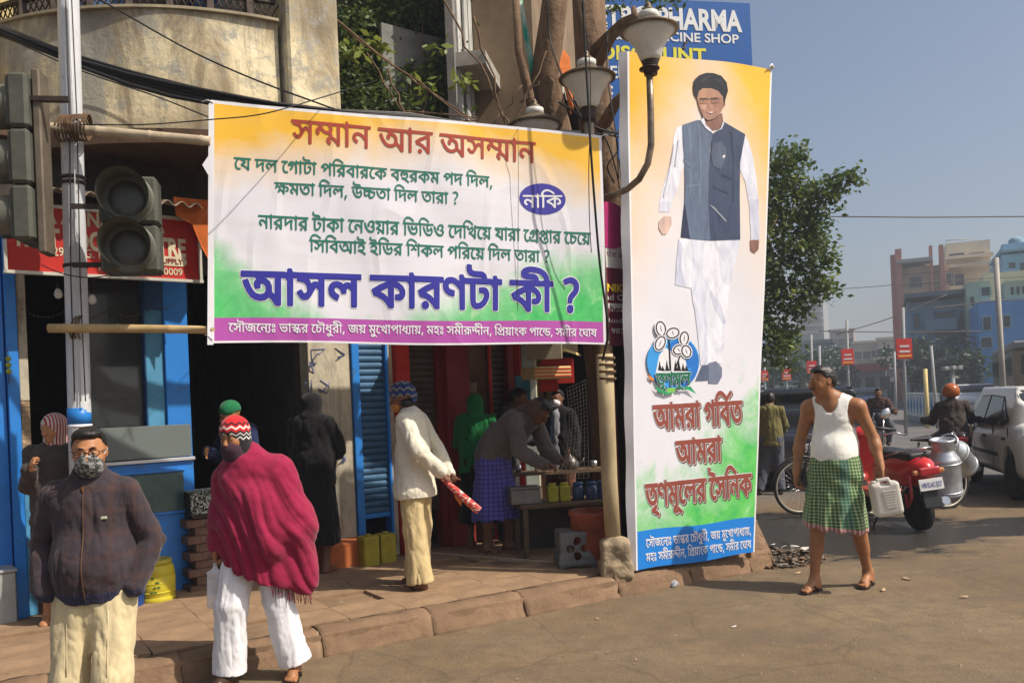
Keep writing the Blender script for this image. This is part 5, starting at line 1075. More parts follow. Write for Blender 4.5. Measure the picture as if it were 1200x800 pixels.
# ---- tall banner
t, uv, u, v = printed('print_tall_banner')
mp = t.map(uv, (1, 2.8, 1)); nz = t.noise(2.6, 8, .66, mp, .8); nz2 = t.noise(6, 8, .72, mp, .5)
edge = t.math('ABSOLUTE', t.math('SUBTRACT', u, .5))
yv = t.math('ADD', t.math('ADD', t.math('MULTIPLY', v, 2.0), t.math('MULTIPLY', edge, 1.05)), t.math('MULTIPLY', nz, .55))
c = t.mix(t.ramp(t.math('SUBTRACT', yv, 1.58), [(.05, 0), (.45, .25), (.85, .8), (1.0, 1)]), (.70, .70, .755), (.84, .47, .03))
slope = t.math('ADD', t.math('ADD', t.math('MULTIPLY', u, .23), .085), t.math('MULTIPLY', t.math('SUBTRACT', nz, .5), .55))
slope = t.math('ADD', slope, t.math('MULTIPLY', t.math('GREATER_THAN', .16, u), .03))
gf = t.ramp(t.math('SUBTRACT', slope, t.math('SUBTRACT', v, .07)), [(.0, 0), (.04, .3), (.10, .7), (.20, 1)])
c = t.mix(gf, c, t.ramp(nz2, [(.3, (.04, .44, .10)), (.55, (.14, .58, .13)), (.78, (.52, .78, .52))]))
c = t.mix(t.math('GREATER_THAN', t.math('ADD', .0735, t.math('MULTIPLY', u, -.002)), v), c, (.015, .21, .66))
bd = t.math('MINIMUM', u, t.math('SUBTRACT', 1.0, u)); c = t.mix(t.math('GREATER_THAN', .012, bd), c, (.76, .76, .78))
t.color(c); t.bump(t.noise(2.0, 2, .4, t.map(uv, (1.6, 3.4, 1)), .3), .35, .04)
T = Sheet((743, 668), 6.77, (884, 647), 7.27, .0045, .4)
H2 = thing('tall_banner', 'tall banner standing on the kerb, printed with a man in a navy waistcoat', 'banner', T.O, T.rz)
T.sheet('banner_cloth', [(735, 60), (905, 81), (884.5, 647), (745, 668)], t.m, H2, 40, 110)
tlx, tlz = T.px(735, 60); blx, blz = T.px(745, 668); trx, trz = T.px(905, 81); brx, brz = T.px(884.5, 647)
def wrap(m):
 n = 40
 vs = []
 for i in range(n + 1):
  f = i / n; a = blx + (tlx - blx) * f; z = blz + (tlz - blz) * f; p = T.w(a, z, .001)
  vs += [p, p + Vector((-.052 + .006 * math.sin(i * .9), .045, 0))]
 m.add(vs, [(2 * i, 2 * i + 2, 2 * i + 3, 2 * i + 1) for i in range(n)], True)
one('side_hem', wrap, P_WHT, H2)
WOOD = M('rough_wood', (.24, .15, .08), .85, var=.4, scale=6, stretch=(4, 4, .5), bump=.4)
one('frame_pole', lambda m: m.tube([T.w(blx + .03, blz - .02, -.04), T.w(tlx + .03, tlz - .02, -.04)], .022, 8), WOOD, H2)
one('frame_pole', lambda m: m.tube([T.w(brx - .03, .13, -.04), T.w(brx - .03, brz, -.04), T.w(trx - .03, trz - .02, -.04)], .022, 8), WOOD, H2)
for f in (.02, .5, .985):
 one('frame_pole', lambda m: m.tube([T.w(blx + (tlx - blx) * f, blz + (tlz - blz) * f, -.062), T.w(brx + (trx - brx) * f, brz + (trz - brz) * f, -.062)], .018, 8), WOOD, H2)
one('loose_fold', lambda m: m.tube([T.w(*T.px(905, 80), .004), T.w(*T.px(903, 77), .02), T.w(*T.px(898, 81), .02)], [.02, .012, .004], 6), P_WHT, H2)
P_BRN = flatp('print_red_brown', (.27, .07, .05)); P_GRN2 = flatp('print_leaf_green', (.02, .33, .13))
def z3(L): return [(700 + x / 4.446, 60 + y / 4.446) for x, y in L]
def z4(L): return [(700 + x / 4.446, 200 + y / 4.446) for x, y in L]
def z5(L): return [(700 + x / 4.446, 360 + y / 4.446) for x, y in L]
def K_(n, r, g_, b):
 nm_ = 'print_' + n
 if nm_ in MATS or 'emblem' in n or n in ('black', 'hair'): return flatp(nm_, (r, g_, b))
 t = NT(nm_, .42, 0, .35); a = t.noise(9, 6, .6, t.map(t.tc(), (1.6, 1, .5), (0, .3, 0)), .8); bb = t.noise(60, 3, .6)
 c = t.ramp(a, [(.28, (r * .74, g_ * .74, b * .78)), (.5, (r, g_, b)), (.72, (min(1, r * 1.22), min(1, g_ * 1.2), min(1, b * 1.15)))])
 t.color(t.mix(t.ramp(bb, [(.4, 0), (.7, .18)]), c, (r * .8, g_ * .8, b * .8))); t.bump(t.noise(2, 2, .4), .2, .02); MATS[nm_] = t.m; return t.m
layer = [.0020]
def pp(name, pts, mat):
 layer[0] += .00022
 return T.poly(name, pts, layer[0], mat, H2, sub=.25)
KW, KS, KS2 = K_('kurta_white', .74, .75, .82), K_('kurta_shade', .56, .58, .70), K_('kurta_light_shade', .66, .68, .78)
pp('printed_sleeve', z3([(442, 385), (412, 400), (398, 450), (388, 560), (360, 660), (335, 740), (322, 800), (385, 800), (425, 700), (440, 620), (455, 600), (447, 480)]) , KW)
pp('printed_sleeve', z4([(330, 160), (322, 215), (378, 215), (392, 160)]), KS2)
pp('printed_sleeve', z3([(765, 435), (785, 470), (810, 560), (826, 660), (838, 800), (788, 800), (768, 680), (735, 600), (722, 575)]), KS2)
pp('printed_sleeve', z4([(788, 150), (838, 150), (842, 362), (797, 362)]), KS)
pp('printed_trousers', z4([(425, 352), (740, 360), (722, 460), (700, 560), (682, 640), (676, 800)]) + z5([(676, 0), (672, 130), (650, 292), (540, 302), (522, 130), (505, 0)]) + z4([(500, 700), (488, 612), (405, 595), (412, 470)]), KW)
pp('printed_shade', z4([(425, 352), (448, 400), (432, 500), (462, 600), (405, 595), (412, 470)]), KS)
pp('printed_shade', z4([(487, 362), (555, 372), (548, 540), (585, 610), (580, 800)]) + z5([(578, 20), (575, 292), (545, 300), (522, 130), (505, 0)]) + z4([(500, 700), (488, 612), (496, 480)]), KS2)
pp('printed_shade', z4([(655, 370), (738, 362), (722, 460), (690, 600), (650, 575), (630, 450)]), KS2)
pp('printed_shade', z4([(580, 612), (640, 690), (672, 790), (660, 800), (610, 720)]), KS)
pp('printed_shoe', z5([(512, 383), (545, 305), (578, 298), (578, 380)]), K_('shoe', .10, .13, .20))
pp('printed_shoe', z5([(580, 290), (620, 280), (650, 315), (650, 360), (630, 397), (580, 395)]), K_('shoe_light', .16, .19, .27))
PF, PF2 = K_('face', .43, .235, .155), K_('face_shade', .24, .12, .09)
pp('printed_neck', z3([(552, 345), (648, 325), (656, 375), (640, 405), (600, 412), (570, 395), (548, 368)]), PF2)
pp('printed_hand', z4([(322, 262), (350, 235), (385, 240), (388, 280), (360, 330), (338, 332), (320, 300)]), K_('pale_hand', .62, .45, .38))
pp('printed_hand', z4([(792, 362), (838, 362), (836, 410), (815, 432), (794, 415)]), PF2)
pp('printed_waistcoat', z3([(442, 385), (520, 360), (548, 362), (565, 395), (600, 432), (584, 520), (578, 800)]) + z4([(578, 0), (576, 170), (587, 365), (483, 356), (455, 165), (457, 0)]) + z3([(455, 700), (455, 600), (445, 470)]), K_('waistcoat', .115, .155, .235))
pp('printed_pocket', z4([(455, 165), (483, 356), (436, 345), (446, 250)]), K_('navy', .025, .03, .08))
pp('printed_waistcoat', z3([(598, 432), (640, 405), (655, 368), (768, 435), (742, 580), (738, 800)]) + z4([(738, 0), (740, 360), (587, 365), (576, 170), (578, 0)]) + z3([(582, 600)]), K_('waistcoat_dark', .045, .065, .12))
for P_ in ([(470, 400), (482, 398), (492, 560), (486, 760), (478, 760), (484, 560)], [(520, 380), (528, 378), (540, 520), (536, 790), (528, 790), (532, 520)], [(448, 560), (500, 600), (500, 612), (452, 580)], [(458, 700), (540, 690), (540, 700), (458, 714)]): pp('printed_fold', z3(P_), K_('fold_blue', .15, .20, .29))
for P_ in ([(690, 420), (700, 424), (712, 600), (708, 790), (700, 790), (704, 600)], [(640, 640), (700, 660), (700, 672), (640, 652)], [(600, 700), (680, 740), (680, 748), (600, 712)]): pp('printed_fold', z3(P_), K_('fold_navy', .03, .045, .09))
for P_ in ([(400, 480), (408, 484), (378, 640), (350, 760), (344, 756), (372, 636)], [(420, 460), (426, 462), (412, 600), (404, 596)]): pp('printed_fold', z3(P_), KS2)
pp('printed_fold', z3([(598, 480), (640, 472), (672, 510), (665, 560), (640, 620), (600, 600), (590, 540)]), K_('waistcoat_mid', .085, .11, .17))
pp('printed_stitch', z4([(577, 175), (605, 190), (668, 262), (665, 268), (600, 198)]), K_('grey_line', .3, .33, .38))
pp('printed_stitch', z3([(660, 540), (664, 548), (656, 560), (648, 550)]), P_WHT)
pp('printed_collar', z3([(535, 362), (552, 345), (562, 385), (598, 418), (600, 432), (560, 402)]), KS2)
pp('printed_collar', z3([(640, 405), (652, 368), (658, 378), (645, 408), (612, 420)]), KS2)
pp('printed_ear', z3([(648, 262), (662, 258), (662, 285), (650, 298)]), PF2)
pp('printed_face', z3([(515, 235), (530, 200), (560, 190), (610, 195), (645, 225), (655, 258), (650, 300), (628, 335), (600, 355), (572, 362), (548, 345), (530, 300), (520, 262)]), PF)
pp('printed_shade', z3([(600, 270), (652, 262), (650, 300), (628, 335), (600, 350), (612, 310)]), K_('face_mid', .38, .20, .14))
pp('printed_hair', z3([(497, 190), (502, 152), (525, 130), (560, 117), (600, 118), (640, 132), (668, 165), (676, 210), (664, 250), (655, 285), (650, 240), (625, 210), (590, 196), (545, 196), (525, 212), (516, 248), (502, 225)]), K_('hair', .012, .013, .02))
for P_ in ([(535, 158), (560, 134), (600, 128), (568, 144), (548, 166)], [(600, 150), (640, 150), (656, 190), (632, 168)]): pp('printed_hair', z3(P_), K_('grey_lock', .03, .034, .052))
for (a, b) in ((548, 256), (603, 254)):
 pp('printed_brow', z3([(a - 18, b - 8), (a + 20, b - 10), (a + 20, b - 5), (a - 18, b - 2)]), K_('brow', .05, .03, .03))
 pp('printed_eye', z3([(a - 10, b + 8), (a, b + 3), (a + 12, b + 8), (a, b + 12)]), K_('eye', .03, .02, .02))
pp('printed_nose', z3([(572, 268), (580, 268), (588, 298), (572, 302)]), K_('nose', .40, .21, .15))
pp('printed_stubble', z3([(540, 312), (560, 318), (575, 335), (600, 336), (625, 318), (648, 296), (640, 322), (626, 337), (600, 356), (572, 363), (548, 346)]), K_('jaw', .37, .21, .155))
pp('printed_cheek', z3([(532, 285), (556, 280), (566, 300), (552, 312), (538, 305)]), K_('cheek', .52, .30, .21))
pp('printed_shade', z3([(527, 262), (568, 262), (566, 274), (532, 276)]), K_('socket', .33, .175, .125))
pp('printed_shade', z3([(586, 260), (636, 258), (630, 272), (590, 274)]), K_('socket', .33, .175, .125))
pp('printed_mouth', z3([(562, 320), (590, 316), (610, 320), (590, 330)]), K_('mouth', .45, .16, .14))
pp('printed_mouth', z3([(570, 321), (590, 319), (602, 321), (588, 325)]), P_WHT)
pp('printed_spectacles', z3([(525, 254), (640, 249), (640, 251.5), (525, 257)]), K_('brow', .05, .03, .03))
# emblem: blue disc, two three-petalled flowers over a tuft of grass
def ellp(cx, cy, rx, ry, a=0, n=28): 
 a = math.radians(a); return z5([(cx + rx * math.cos(q) * math.cos(a) - ry * math.sin(q) * math.sin(a), cy + rx * math.cos(q) * math.sin(a) + ry * math.sin(q) * math.cos(a)) for q in [2 * PI * i / n for i in range(n)]])
SK, BK = K_('emblem_blue', .04, .30, .70), K_('black', .012, .012, .015)
pp('emblem_disc', ellp(391, 282, 138, 140), SK)
pp('emblem_disc', ellp(430, 290, 95, 125), K_('emblem_deep_blue', .02, .17, .55))
pp('emblem_leaf', z5([(262, 350), (290, 372), (285, 388), (265, 372)]), K_('emblem_orange', .65, .22, .05))
pp('emblem_ground', z5([(300, 340), (318, 250), (350, 210), (400, 240), (450, 250), (470, 340)]), P_WHT)
for (cx, cy, h_) in ((322, 330, 55), (338, 332, 30), (360, 332, 60), (405, 332, 58), (422, 332, 70), (445, 332, 42), (462, 332, 30)):
 pp('emblem_grass', z5([(cx - 11, cy), (cx - 2, cy - h_), (cx + 3, cy - h_ * .5), (cx + 12, cy)]), BK)
pp('emblem_stem', z5([(365, 160), (372, 160), (382, 330), (372, 330)]), BK)
pp('emblem_stem', z5([(440, 210), (446, 212), (402, 330), (394, 330)]), BK)
for (cx, cy, rx, ry, a) in ((326, 112, 27, 40, -12), (388, 135, 36, 28, -18), (322, 188, 27, 40, 25), (447, 163, 25, 37, 5), (418, 222, 31, 26, -25), (458, 230, 26, 34, -20)):
 pp('emblem_petal', ellp(cx, cy, rx + 5, ry + 5, a), P_WHT); pp('emblem_petal', ellp(cx, cy, rx, ry, a), BK); pp('emblem_petal', ellp(cx, cy, rx - 7, ry - 7, a), P_WHT)
 pp('emblem_vein', ellp(cx, cy, 2, ry * .45, a, 8), BK)
pp('emblem_leaf', z5([(290, 405), (330, 432), (400, 442), (355, 455), (310, 440)]), P_GRN2)
pp('emblem_leaf', z5([(355, 420), (402, 418), (398, 440), (358, 446)]), K_('emblem_bright_green', .20, .50, .10))
pp('emblem_leaf', z5([(410, 415), (480, 412), (512, 452), (470, 430)]), P_GRN2)
hh = layer[0] + .001
bl(T, 8, OG, (767, 438), (808, 436.5), (767, 452), P_WHT, H2, hh, .0002); bl(T, 8, HG, (767, 438), (808, 436.5), (767, 452), K_('emblem_word_green', .01, .16, .08), H2, hh + .0015)
for (ln, l, r, b) in ((9, (765, 475.5), (869, 470), (766, 503)), (10, (791.5, 517.5), (845, 513), (792, 544)), (11, (755.5, 568), (880, 555), (756.5, 594))):
 off = lambda p, dx=0, dy=0: (p[0] + dx, p[1] + dy)
 bl(T, ln, OG, off(l, 1.3, 1.3), off(r, 1.3, 1.3), off(b, 1.3, 1.3), K_('shadow_brown', .16, .06, .05), H2, .0025, .0002)
 bl(T, ln, OG, l, r, b, P_WHT, H2, .0037, .0002); bl(T, ln, HG, l, r, b, P_BRN, H2, .0052, .0003)
bl(T, 12, RG, (756, 631.5), (880, 617), (756.5, 641), P_WHT, H2); bl(T, 13, RG, (756, 648), (880, 632.5), (756.5, 657.5), P_WHT, H2)

# ================================================================== POLES, SIGNALS, LAMPS
WPAINT = NT('flaking_white_paint', .5, 0, .4); t = WPAINT; v = t.tc()
c = t.ramp(t.noise(5, 6, .6, t.map(v, (1, 1, .3))), [(.3, (.42, .44, .46)), (.7, (.62, .64, .66))])
c = t.mix(t.ramp(t.noise(16, 8, .7, t.map(v, (1, 1, .5))), [(.60, 0), (.68, .8)]), c, (.18, .16, .13)); t.color(c); t.bump(t.noise(20, 6), .3, .005); WPAINT = t.m
pb = at(93.5, 492, 5.80); pt = at(80, 0, 5.80); pb2 = pb + (pb - pt).normalized() * (pb.z - .12) / ((pt - pb).normalized().z)
WP = thing('white_signal_pole', 'white painted steel pole carrying the traffic signals, a blue band low on it', 'pole', (pb2.x, pb2.y, .12))
def loc(o, p): return Vector(p) - o.location
top = pt + (pt - pb).normalized() * .9
one('shaft', lambda m: m.tube([loc(WP, pb2), loc(WP, pb), loc(WP, pt), loc(WP, top)], [.078, .073, .068, .066], 20), WPAINT, WP)
p0, p1 = at(92.5, 478, 5.8), at(93.6, 497, 5.8)
one('blue_band', lambda m: m.tube([loc(WP, p0), loc(WP, p1)], .0755, 20), M('band_blue', (.02, .17, .50), .4), WP)
one('white_band', lambda m: (m.tube([loc(WP, p1), loc(WP, p1 - Vector((0, 0, .02)))], .0765, 20)), P_WHT, WP)
for (y_, r_) in ((207, .078), (213, .078), (310, .079)):
 q = at(80 + (y_ / 492) * 13.5, y_, 5.8)
 one('clamp', lambda m: m.tube([loc(WP, q), loc(WP, q) - Vector((0, 0, .022))], r_, 16), IRON, WP)
for k, dx in enumerate((-3, 1, 4)):
 a, b = at(80 + dx, 0, 5.72), at(93 + dx * 1.8, 470, 5.72)
 one('wire', lambda m: m.tube([loc(WP, a), loc(WP, a.lerp(b, .3)) + Vector((.008, 0, 0)), loc(WP, a.lerp(b, .7)) - Vector((.008, 0, 0)), loc(WP, b)], .004, 5), (IRON, WPAINT, IRON)[k], WP)
def bamboo(name, label, A, B, r, mat, bend=.01, n=14):
 A, B = Vector(A), Vector(B); L = (B - A).length
 o = thing(name, label, 'bamboo pole', A)
 def f(m):
  pts, rs_ = [], []
  seg = .34; k = int(L / seg); d = (B - A) / L; w_ = d.orthogonal().normalized()
  for i in range(k + 1):
   for e, rr in ((-.012, 1.0), (0, 1.14), (.012, 1.0)):
    s_ = min(max(i * seg + .1 + e, 0), L); pts.append(d * s_ + w_ * bend * math.sin(s_ * 2.1)); rs_.append(r * rr * (1 - .12 * s_ / L))
  pts = [d * 0] + pts + [d * L]; rs_ = [r] + rs_ + [r * .88]
  m.tube(pts, rs_, n)
 one('culm', f, mat, o); return o
BAM = M('weathered_bamboo', (.40, .33, .23), .6, var=.35, scale=5, dirt=((.16, .11, .07), .35, 7), bump=.3)
BAM2 = M('yellow_bamboo', (.42, .30, .14), .55, var=.25, scale=5, dirt=((.22, .14, .07), .22, 7), bump=.25)
ROPE = M('coir_rope', (.13, .075, .04), .95, var=.5, scale=40, bump=.8)
b1 = bamboo('bamboo_pole', 'upper weathered bamboo pole lashed across the white pole, level with the top of the banner', at(-30, 143.5, 5.62), at(247, 165.5, 5.74), .036, BAM)
b2 = bamboo('bamboo_pole', 'lower yellow bamboo pole tied across the white pole at the height of the magenta strip', at(57, 384.5, 5.66), at(249, 387.5, 5.74), .030, BAM2)
def lash(m, c0, r_, n, w_):
 for i in range(n):
  a = i * .55; y_ = (i / n - .5) * w_
  pts = [Vector((y_ + .02 * math.sin(a + q), -r_ * math.cos(q) * 1.0, r_ * math.sin(q))) + c0 for q in [2 * PI * k / 12 for k in range(13)]]
  m.tube(pts, .006, 5, caps=False)
cl = at(89, 150, 5.72)
one('lashing', lambda m: lash(m, Vector((0, 0, 0)) + loc(b1, cl), .085, 14, .19), ROPE, b1)
cl2 = at(94, 384, 5.76)
one('lashing', lambda m: lash(m, loc(b2, cl2), .080, 3, .05), ROPE, b2)

SIGC = M('grey_green_signal_housing', (.075, .078, .062), .6, var=.3, scale=8, dirt=((.16, .15, .12), .2, 9), bump=.2)
HOOD = M('signal_hood', (.11, .112, .088), .5, var=.25, scale=8)
LENS = M('unlit_lens', (.055, .055, .045), .32, var=.4, scale=30, bump=.3, bscale=300, spec=.6)
def signal(label, loc_, rz, n, pitch, R, dep=.20):
 o = thing('traffic_signal', label, 'traffic light', loc_, rz, 'traffic signals on the white pole')
 for k in range(n):
  z = -pitch * k
  hs = one('housing', lambda m: (m.box((0, dep / 2 - .01, z), (2 * R + .055, dep, pitch - .008), None, .02), m.box((0, -.012, z), (2 * R + .02, .012, pitch - .04), None, .005)), SIGC, o)
  one('lens', lambda m: m.lathe([(.001, .006), (R * .5, .004), (R * .86, -.004), (R * .9, -.012)], 28, (0, -.028, z), orient((0, -1, 0))), LENS, hs)
  def hood(m):
   L = .235; nn = 36
   for inner in (0, 1):
    r_ = R - .004 * inner; vs = []
    for i in range(nn + 1):
     a = math.radians(-62 + 304 * i / nn)
     l_ = L * (.55 + .45 * (math.sin(a) * .5 + .5))
     for y_ in (-.018, -.018 - l_ * .5, -.018 - l_): vs.append(Vector((r_ * math.cos(a) * (1.04 if y_ < -.1 else 1), y_, z + r_ * math.sin(a))))
    m.add(vs, [(3 * i + j, 3 * i + 3 + j, 3 * i + 4 + j, 3 * i + 1 + j) for i in range(nn) for j in (0, 1)], True)
   m.lathe([(R - .006, -.005), (R + .012, -.005), (R + .012, .006), (R - .006, .006)], 32, (0, -.02, z), orient((0, -1, 0)))
  one('hood', hood, HOOD, hs)
 return o
s1c = at(150, 234, 5.50)
SG1 = signal('dark traffic signal with two unlit hooded lamps, right of the white pole', s1c, math.radians(14), 2, .315, .150)
for z_ in (-.02, -.40): one('bracket', lambda m: m.box((-.22, .12, z_), (.30, .03, .03)), IRON, SG1)
one('bracket_wire', lambda m: m.tube(sag((-.15, .05, -.48), (-.55, .12, -.40), .04), .004, 5), IRON, SG1)
s2c = at(21, 126, 5.35)
SG2 = signal('traffic signal seen from its side with hoods to the left, left of the white pole', s2c, math.radians(-80), 3, .345, .135, .12)
one('back_channel', lambda m: m.box((.02, .14, -.36), (.17, .05, 1.14), None, .01), M('aged_steel_channel', (.14, .115, .085), .55, .3, var=.4), SG2)
one('bracket', lambda m: m.box((.10, .22, .02), (.04, .22, .03)), IRON, SG2)

# lamp post with curved arm
STEEL = M('stained_lamp_pipe', (.24, .19, .14), .42, .45, var=.5, scale=9, dirt=((.10, .07, .05), .4, 8))
GOLD = M('mud_stained_post', (.42, .33, .19), .7, var=.4, scale=4, dirt=((.14, .10, .06), .36, 4), stretch=(1, 1, .35), bump=.4)
LCAP = M('lamp_cap', (.13, .095, .06), .5, .3, var=.4, scale=12); LWH = M('lamp_glass_bowl', (.60, .59, .54), .4, var=.15, scale=8, dirt=((.30, .25, .18), .25, 9))
lb = at(719.5, 655, 6.78); LP = thing('street_lamp', 'old street lamp with a curved arm and cone-shaped white bowls between the two banners', 'street lamp', (lb.x, lb.y, .14))
def lp(px, py, D): return loc(LP, at(px, py, D))
one('shaft', lambda m: m.tube([lp(719, 640, 6.78), lp(714, 560, 6.78), lp(711, 480, 6.78), lp(708, 415, 6.78)], [.062, .064, .066, .070], 18), GOLD, LP)
one('shaft', lambda m: m.tube([lp(708, 416, 6.781), lp(700, 250, 6.79), lp(693, 160, 6.80)], [.052, .048, .045], 16), STEEL, LP)
one('shaft_wrap', lambda m: [m.tube([lp(709.5 + .45 * i, 418 + 8 * i, 6.78), lp(709.5 + .45 * i, 421 + 8 * i, 6.78)], .078, 12) for i in range(4)], ROPE, LP)
def lamp_head(px, py, D, s=1.0, parent=LP):
 """the cone-shaped lamp: py is the rim"""
 c0 = lp(px, py, D)
 bowl = one('lamp_bowl', lambda m: m.lathe([(.070 * s, -.235 * s), (.085 * s, -.20 * s), (.115 * s, -.12 * s), (.165 * s, -.045 * s), (.205 * s, -.004 * s)], 32, c0), LWH, parent)
 cap = one('lamp_cap', lambda m: m.lathe([(.222 * s, -.010 * s), (.226 * s, .004 * s), (.20 * s, .020 * s), (.13 * s, .055 * s), (.085 * s, .075 * s), (.080 * s, .082 * s)], 32, c0), LCAP, parent)
 one('cap_ring', lambda m: m.lathe([(.074 * s, .082 * s), (.076 * s, .135 * s), (.055 * s, .142 * s)], 24, c0), LWH, cap)
 one('finial', lambda m: m.lathe([(.055 * s, .142 * s), (.05 * s, .16 * s), (.022 * s, .175 * s), (.03 * s, .19 * s), (.012 * s, .215 * s), (.001, .225 * s)], 16, c0), LCAP, cap)
 one('collar', lambda m: m.lathe([(.05 * s, -.34 * s), (.055 * s, -.30 * s), (.062 * s, -.25 * s), (.068 * s, -.235 * s)], 20, c0), IRON, parent)
lamp_head(760.5, 36, 6.52)
one('flange', lambda m: m.lathe([(.03, -.006), (.078, -.004), (.078, .004), (.03, .006)], 20, lp(761, 81, 6.52)), IRON, LP)
one('arm', lambda m: m.tube([lp(760.8, 78, 6.52), lp(762.5, 130, 6.52), lp(763, 170, 6.52), lp(759, 192, 6.54), lp(749, 210, 6.58), lp(735, 222, 6.64), lp(718, 229, 6.72), lp(700, 233, 6.78)], .026, 14), STEEL, LP)
lamp_head(688, 92, 6.70)
one('arm', lambda m: m.tube([lp(689, 128, 6.70), lp(691, 160, 6.72), lp(697, 225, 6.76)], .04, 14), STEEL, LP)
lamp_head(627, 147, 7.05)
one('arm', lambda m: m.tube([lp(627.5, 170, 7.05), lp(632, 205, 7.05), lp(650, 225, 6.98), lp(700, 233, 6.80)], .026, 12), STEEL, LP)
# concrete foot
cb = at(721, 650, 6.77)
CB = thing('concrete_block', 'rough concrete block weighing down the foot of the lamp post', 'concrete block', (cb.x, cb.y, .135))
F = Field(.010); F.box((0, 0, .13), (.115, .10, .145), .03, None, .02); F.box((0, 0, .05), (.125, .11, .06), .02, None, .04); F.ell((0, 0, .27), (.09, .08, .05), None, .05)
F.build('block', M('rough_mud_concrete', (.30, .235, .15), .95, var=.4, scale=8, dirt=((.10, .08, .05), .32, 7), bump=.6, bdist=.015), CB, disp=lambda P, N: vnoise(P, 16, 2) * .010 + vnoise(P, 50, 4) * .003)
one('wire_loop', lambda m: m.tube([Vector((-.045, -.02, .50)), Vector((-.03, -.03, .44)), Vector((.0, -.03, .36)), Vector((.02, -.03, .30))], .004, 5), WPAINT, CB)

# red food-centre board
RP = M('sign_red_enamel', (.46, .028, .022), .45, var=.15, scale=6, dirt=((.22, .05, .03), .2, 9), bump=.1)
CREAMP = M('sign_cream_lettering', (.62, .55, .38), .55, var=.2, scale=12)
yS = -.42
a0 = fl(4, 250, yS); a1 = fl(232, 253, yS); a2 = fl(232, 331, yS); a3 = fl(4, 317, yS)
sx0, sx1 = a0[0], a1[0]; zt0, zt1, zb1, zb0 = a0[1], a1[1], a2[1], a3[1]
zt0 = zt1 = (zt0 + zt1) / 2 + .02; zb = (zb0 + zb1) / 2
SB = thing('shop_sign_board', 'red shop board with cream capitals FAST FOOD CENTRE above the blue shop', 'sign', FMAT @ Vector((sx0, yS, zb)), FRZ)
sw, shh = sx1 - sx0, zt1 - zb
one('board', lambda m: m.box((sw / 2, .02, shh / 2), (sw, .03, shh)), RP, SB)
one('border', lambda m: (m.box((sw / 2, .0, shh), (sw + .03, .05, .022)), m.box((sw / 2, .0, 0), (sw + .03, .05, .022)), m.box((0, .001, shh / 2), (.02, .05, shh)), m.box((sw, .001, shh / 2), (.02, .05, shh))), M('aluminium_edge', (.62, .60, .52), .4, .3), SB)
def sgn(text, pxl, pxr, pyt, pyb, mat, bold=.0, h=.004, y=yS):
 l = fl(pxl, pyb, y); r = fl(pxr, pyb, y); tp = fl((pxl + pxr) / 2, pyt, y)[1]; bt = fl((pxl + pxr) / 2, pyb, y)[1]
 return latin('lettering', text, lambda a, b, hh_: Vector((l[0] - sx0 + (r[0] - l[0]) * a, .004 - hh_, bt - zb + (tp - bt) * b)), mat, SB, bold, True, h)
sgn('MA ANNAPURNA', 36, 193, 249, 266, CREAMP, .03)
sgn('FAST FOOD CENTRE', 20, 218, 273, 294, CREAMP, .04)
sgn('329, M. G. ROAD', 56, 150, 292, 302, CREAMP, .01)
sgn('KOLKATA - 700009', 116, 214, 312, 320, CREAMP, .01)
l0, l1 = fl(150, 305, yS), fl(219, 305, yS)
def pill(m):
 cx = (l0[0] + l1[0]) / 2 - sx0; w_ = (l1[0] - l0[0]) / 2; z_ = fl(185, 305, yS)[1] - zb
 m.prism([(cx + w_ * math.cos(a) ** 1 if False else cx + (w_ - .04) * (1 if math.cos(a) > 0 else -1) + .04 * math.cos(a), z_ + .036 * math.sin(a)) for a in [2 * PI * (i + .5) / 24 for i in range(24)]], lambda a, b, t: Vector((a, t, b)), .001, .006)
one('pill_panel', pill, CREAMP, SB)
latin('lettering', 'ORDER SUPPLY', lambda a, b, h_: Vector((l0[0] - sx0 + .03 + (l1[0] - l0[0] - .06) * a, -.0 - h_, fl(185, 305, yS)[1] - zb - .02 + .04 * b)), M('sign_dark_red', (.22, .02, .02), .5), SB, .02, True, .003)
# corrugated awning over the board, orange tarpaulin beside it
AW = thing('corrugated_awning', 'rusty corrugated sheet awning just above the red shop board', 'awning', FA, FRZ)
ax0, ax1 = fx(48, -.62, 225), fx(238, -.62, 240); az = fz(140, 232, -.62)
def corr(m):
 n = 150; vs = []
 for i in range(n + 1):
  x_ = ax0 + (ax1 - ax0) * i / n; w_ = .018 * math.sin(2 * PI * (x_ / .105))
  for (y_, z_) in ((-.62, az + w_), (-.62, az + w_ + .006), (.0, az + .16 + w_ + .006), (.0, az + .16 + w_)): vs.append(Vector((x_, y_, z_)))
 m.add(vs, [(4 * i + k, 4 * i + (k + 1) % 4, 4 * i + 4 + (k + 1) % 4, 4 * i + 4 + k) for i in range(n) for k in range(4)], True)
one('sheet', corr, M('rusty_corrugated_sheet', (.28, .22, .16), .7, .2, var=.4, scale=6, dirt=((.22, .09, .04), .4, 6)), AW)
TP = thing('orange_tarpaulin', 'orange tarpaulin scrap hanging beside the red shop board', 'tarpaulin', FA, FRZ)
tp_pts = [fl(x_, y_, -.55) for x_, y_ in ((203, 231), (250, 236), (250, 318), (236, 290), (226, 262), (206, 252))]
one('cloth', lambda m: m.prism(tp_pts, lambda a, b, t: Vector((a, -.55 + t + .03 * math.sin(a * 20), b)), 0, .006), M('orange_plastic', (.55, .13, .02), .5, var=.3, scale=9, bump=.5), TP)

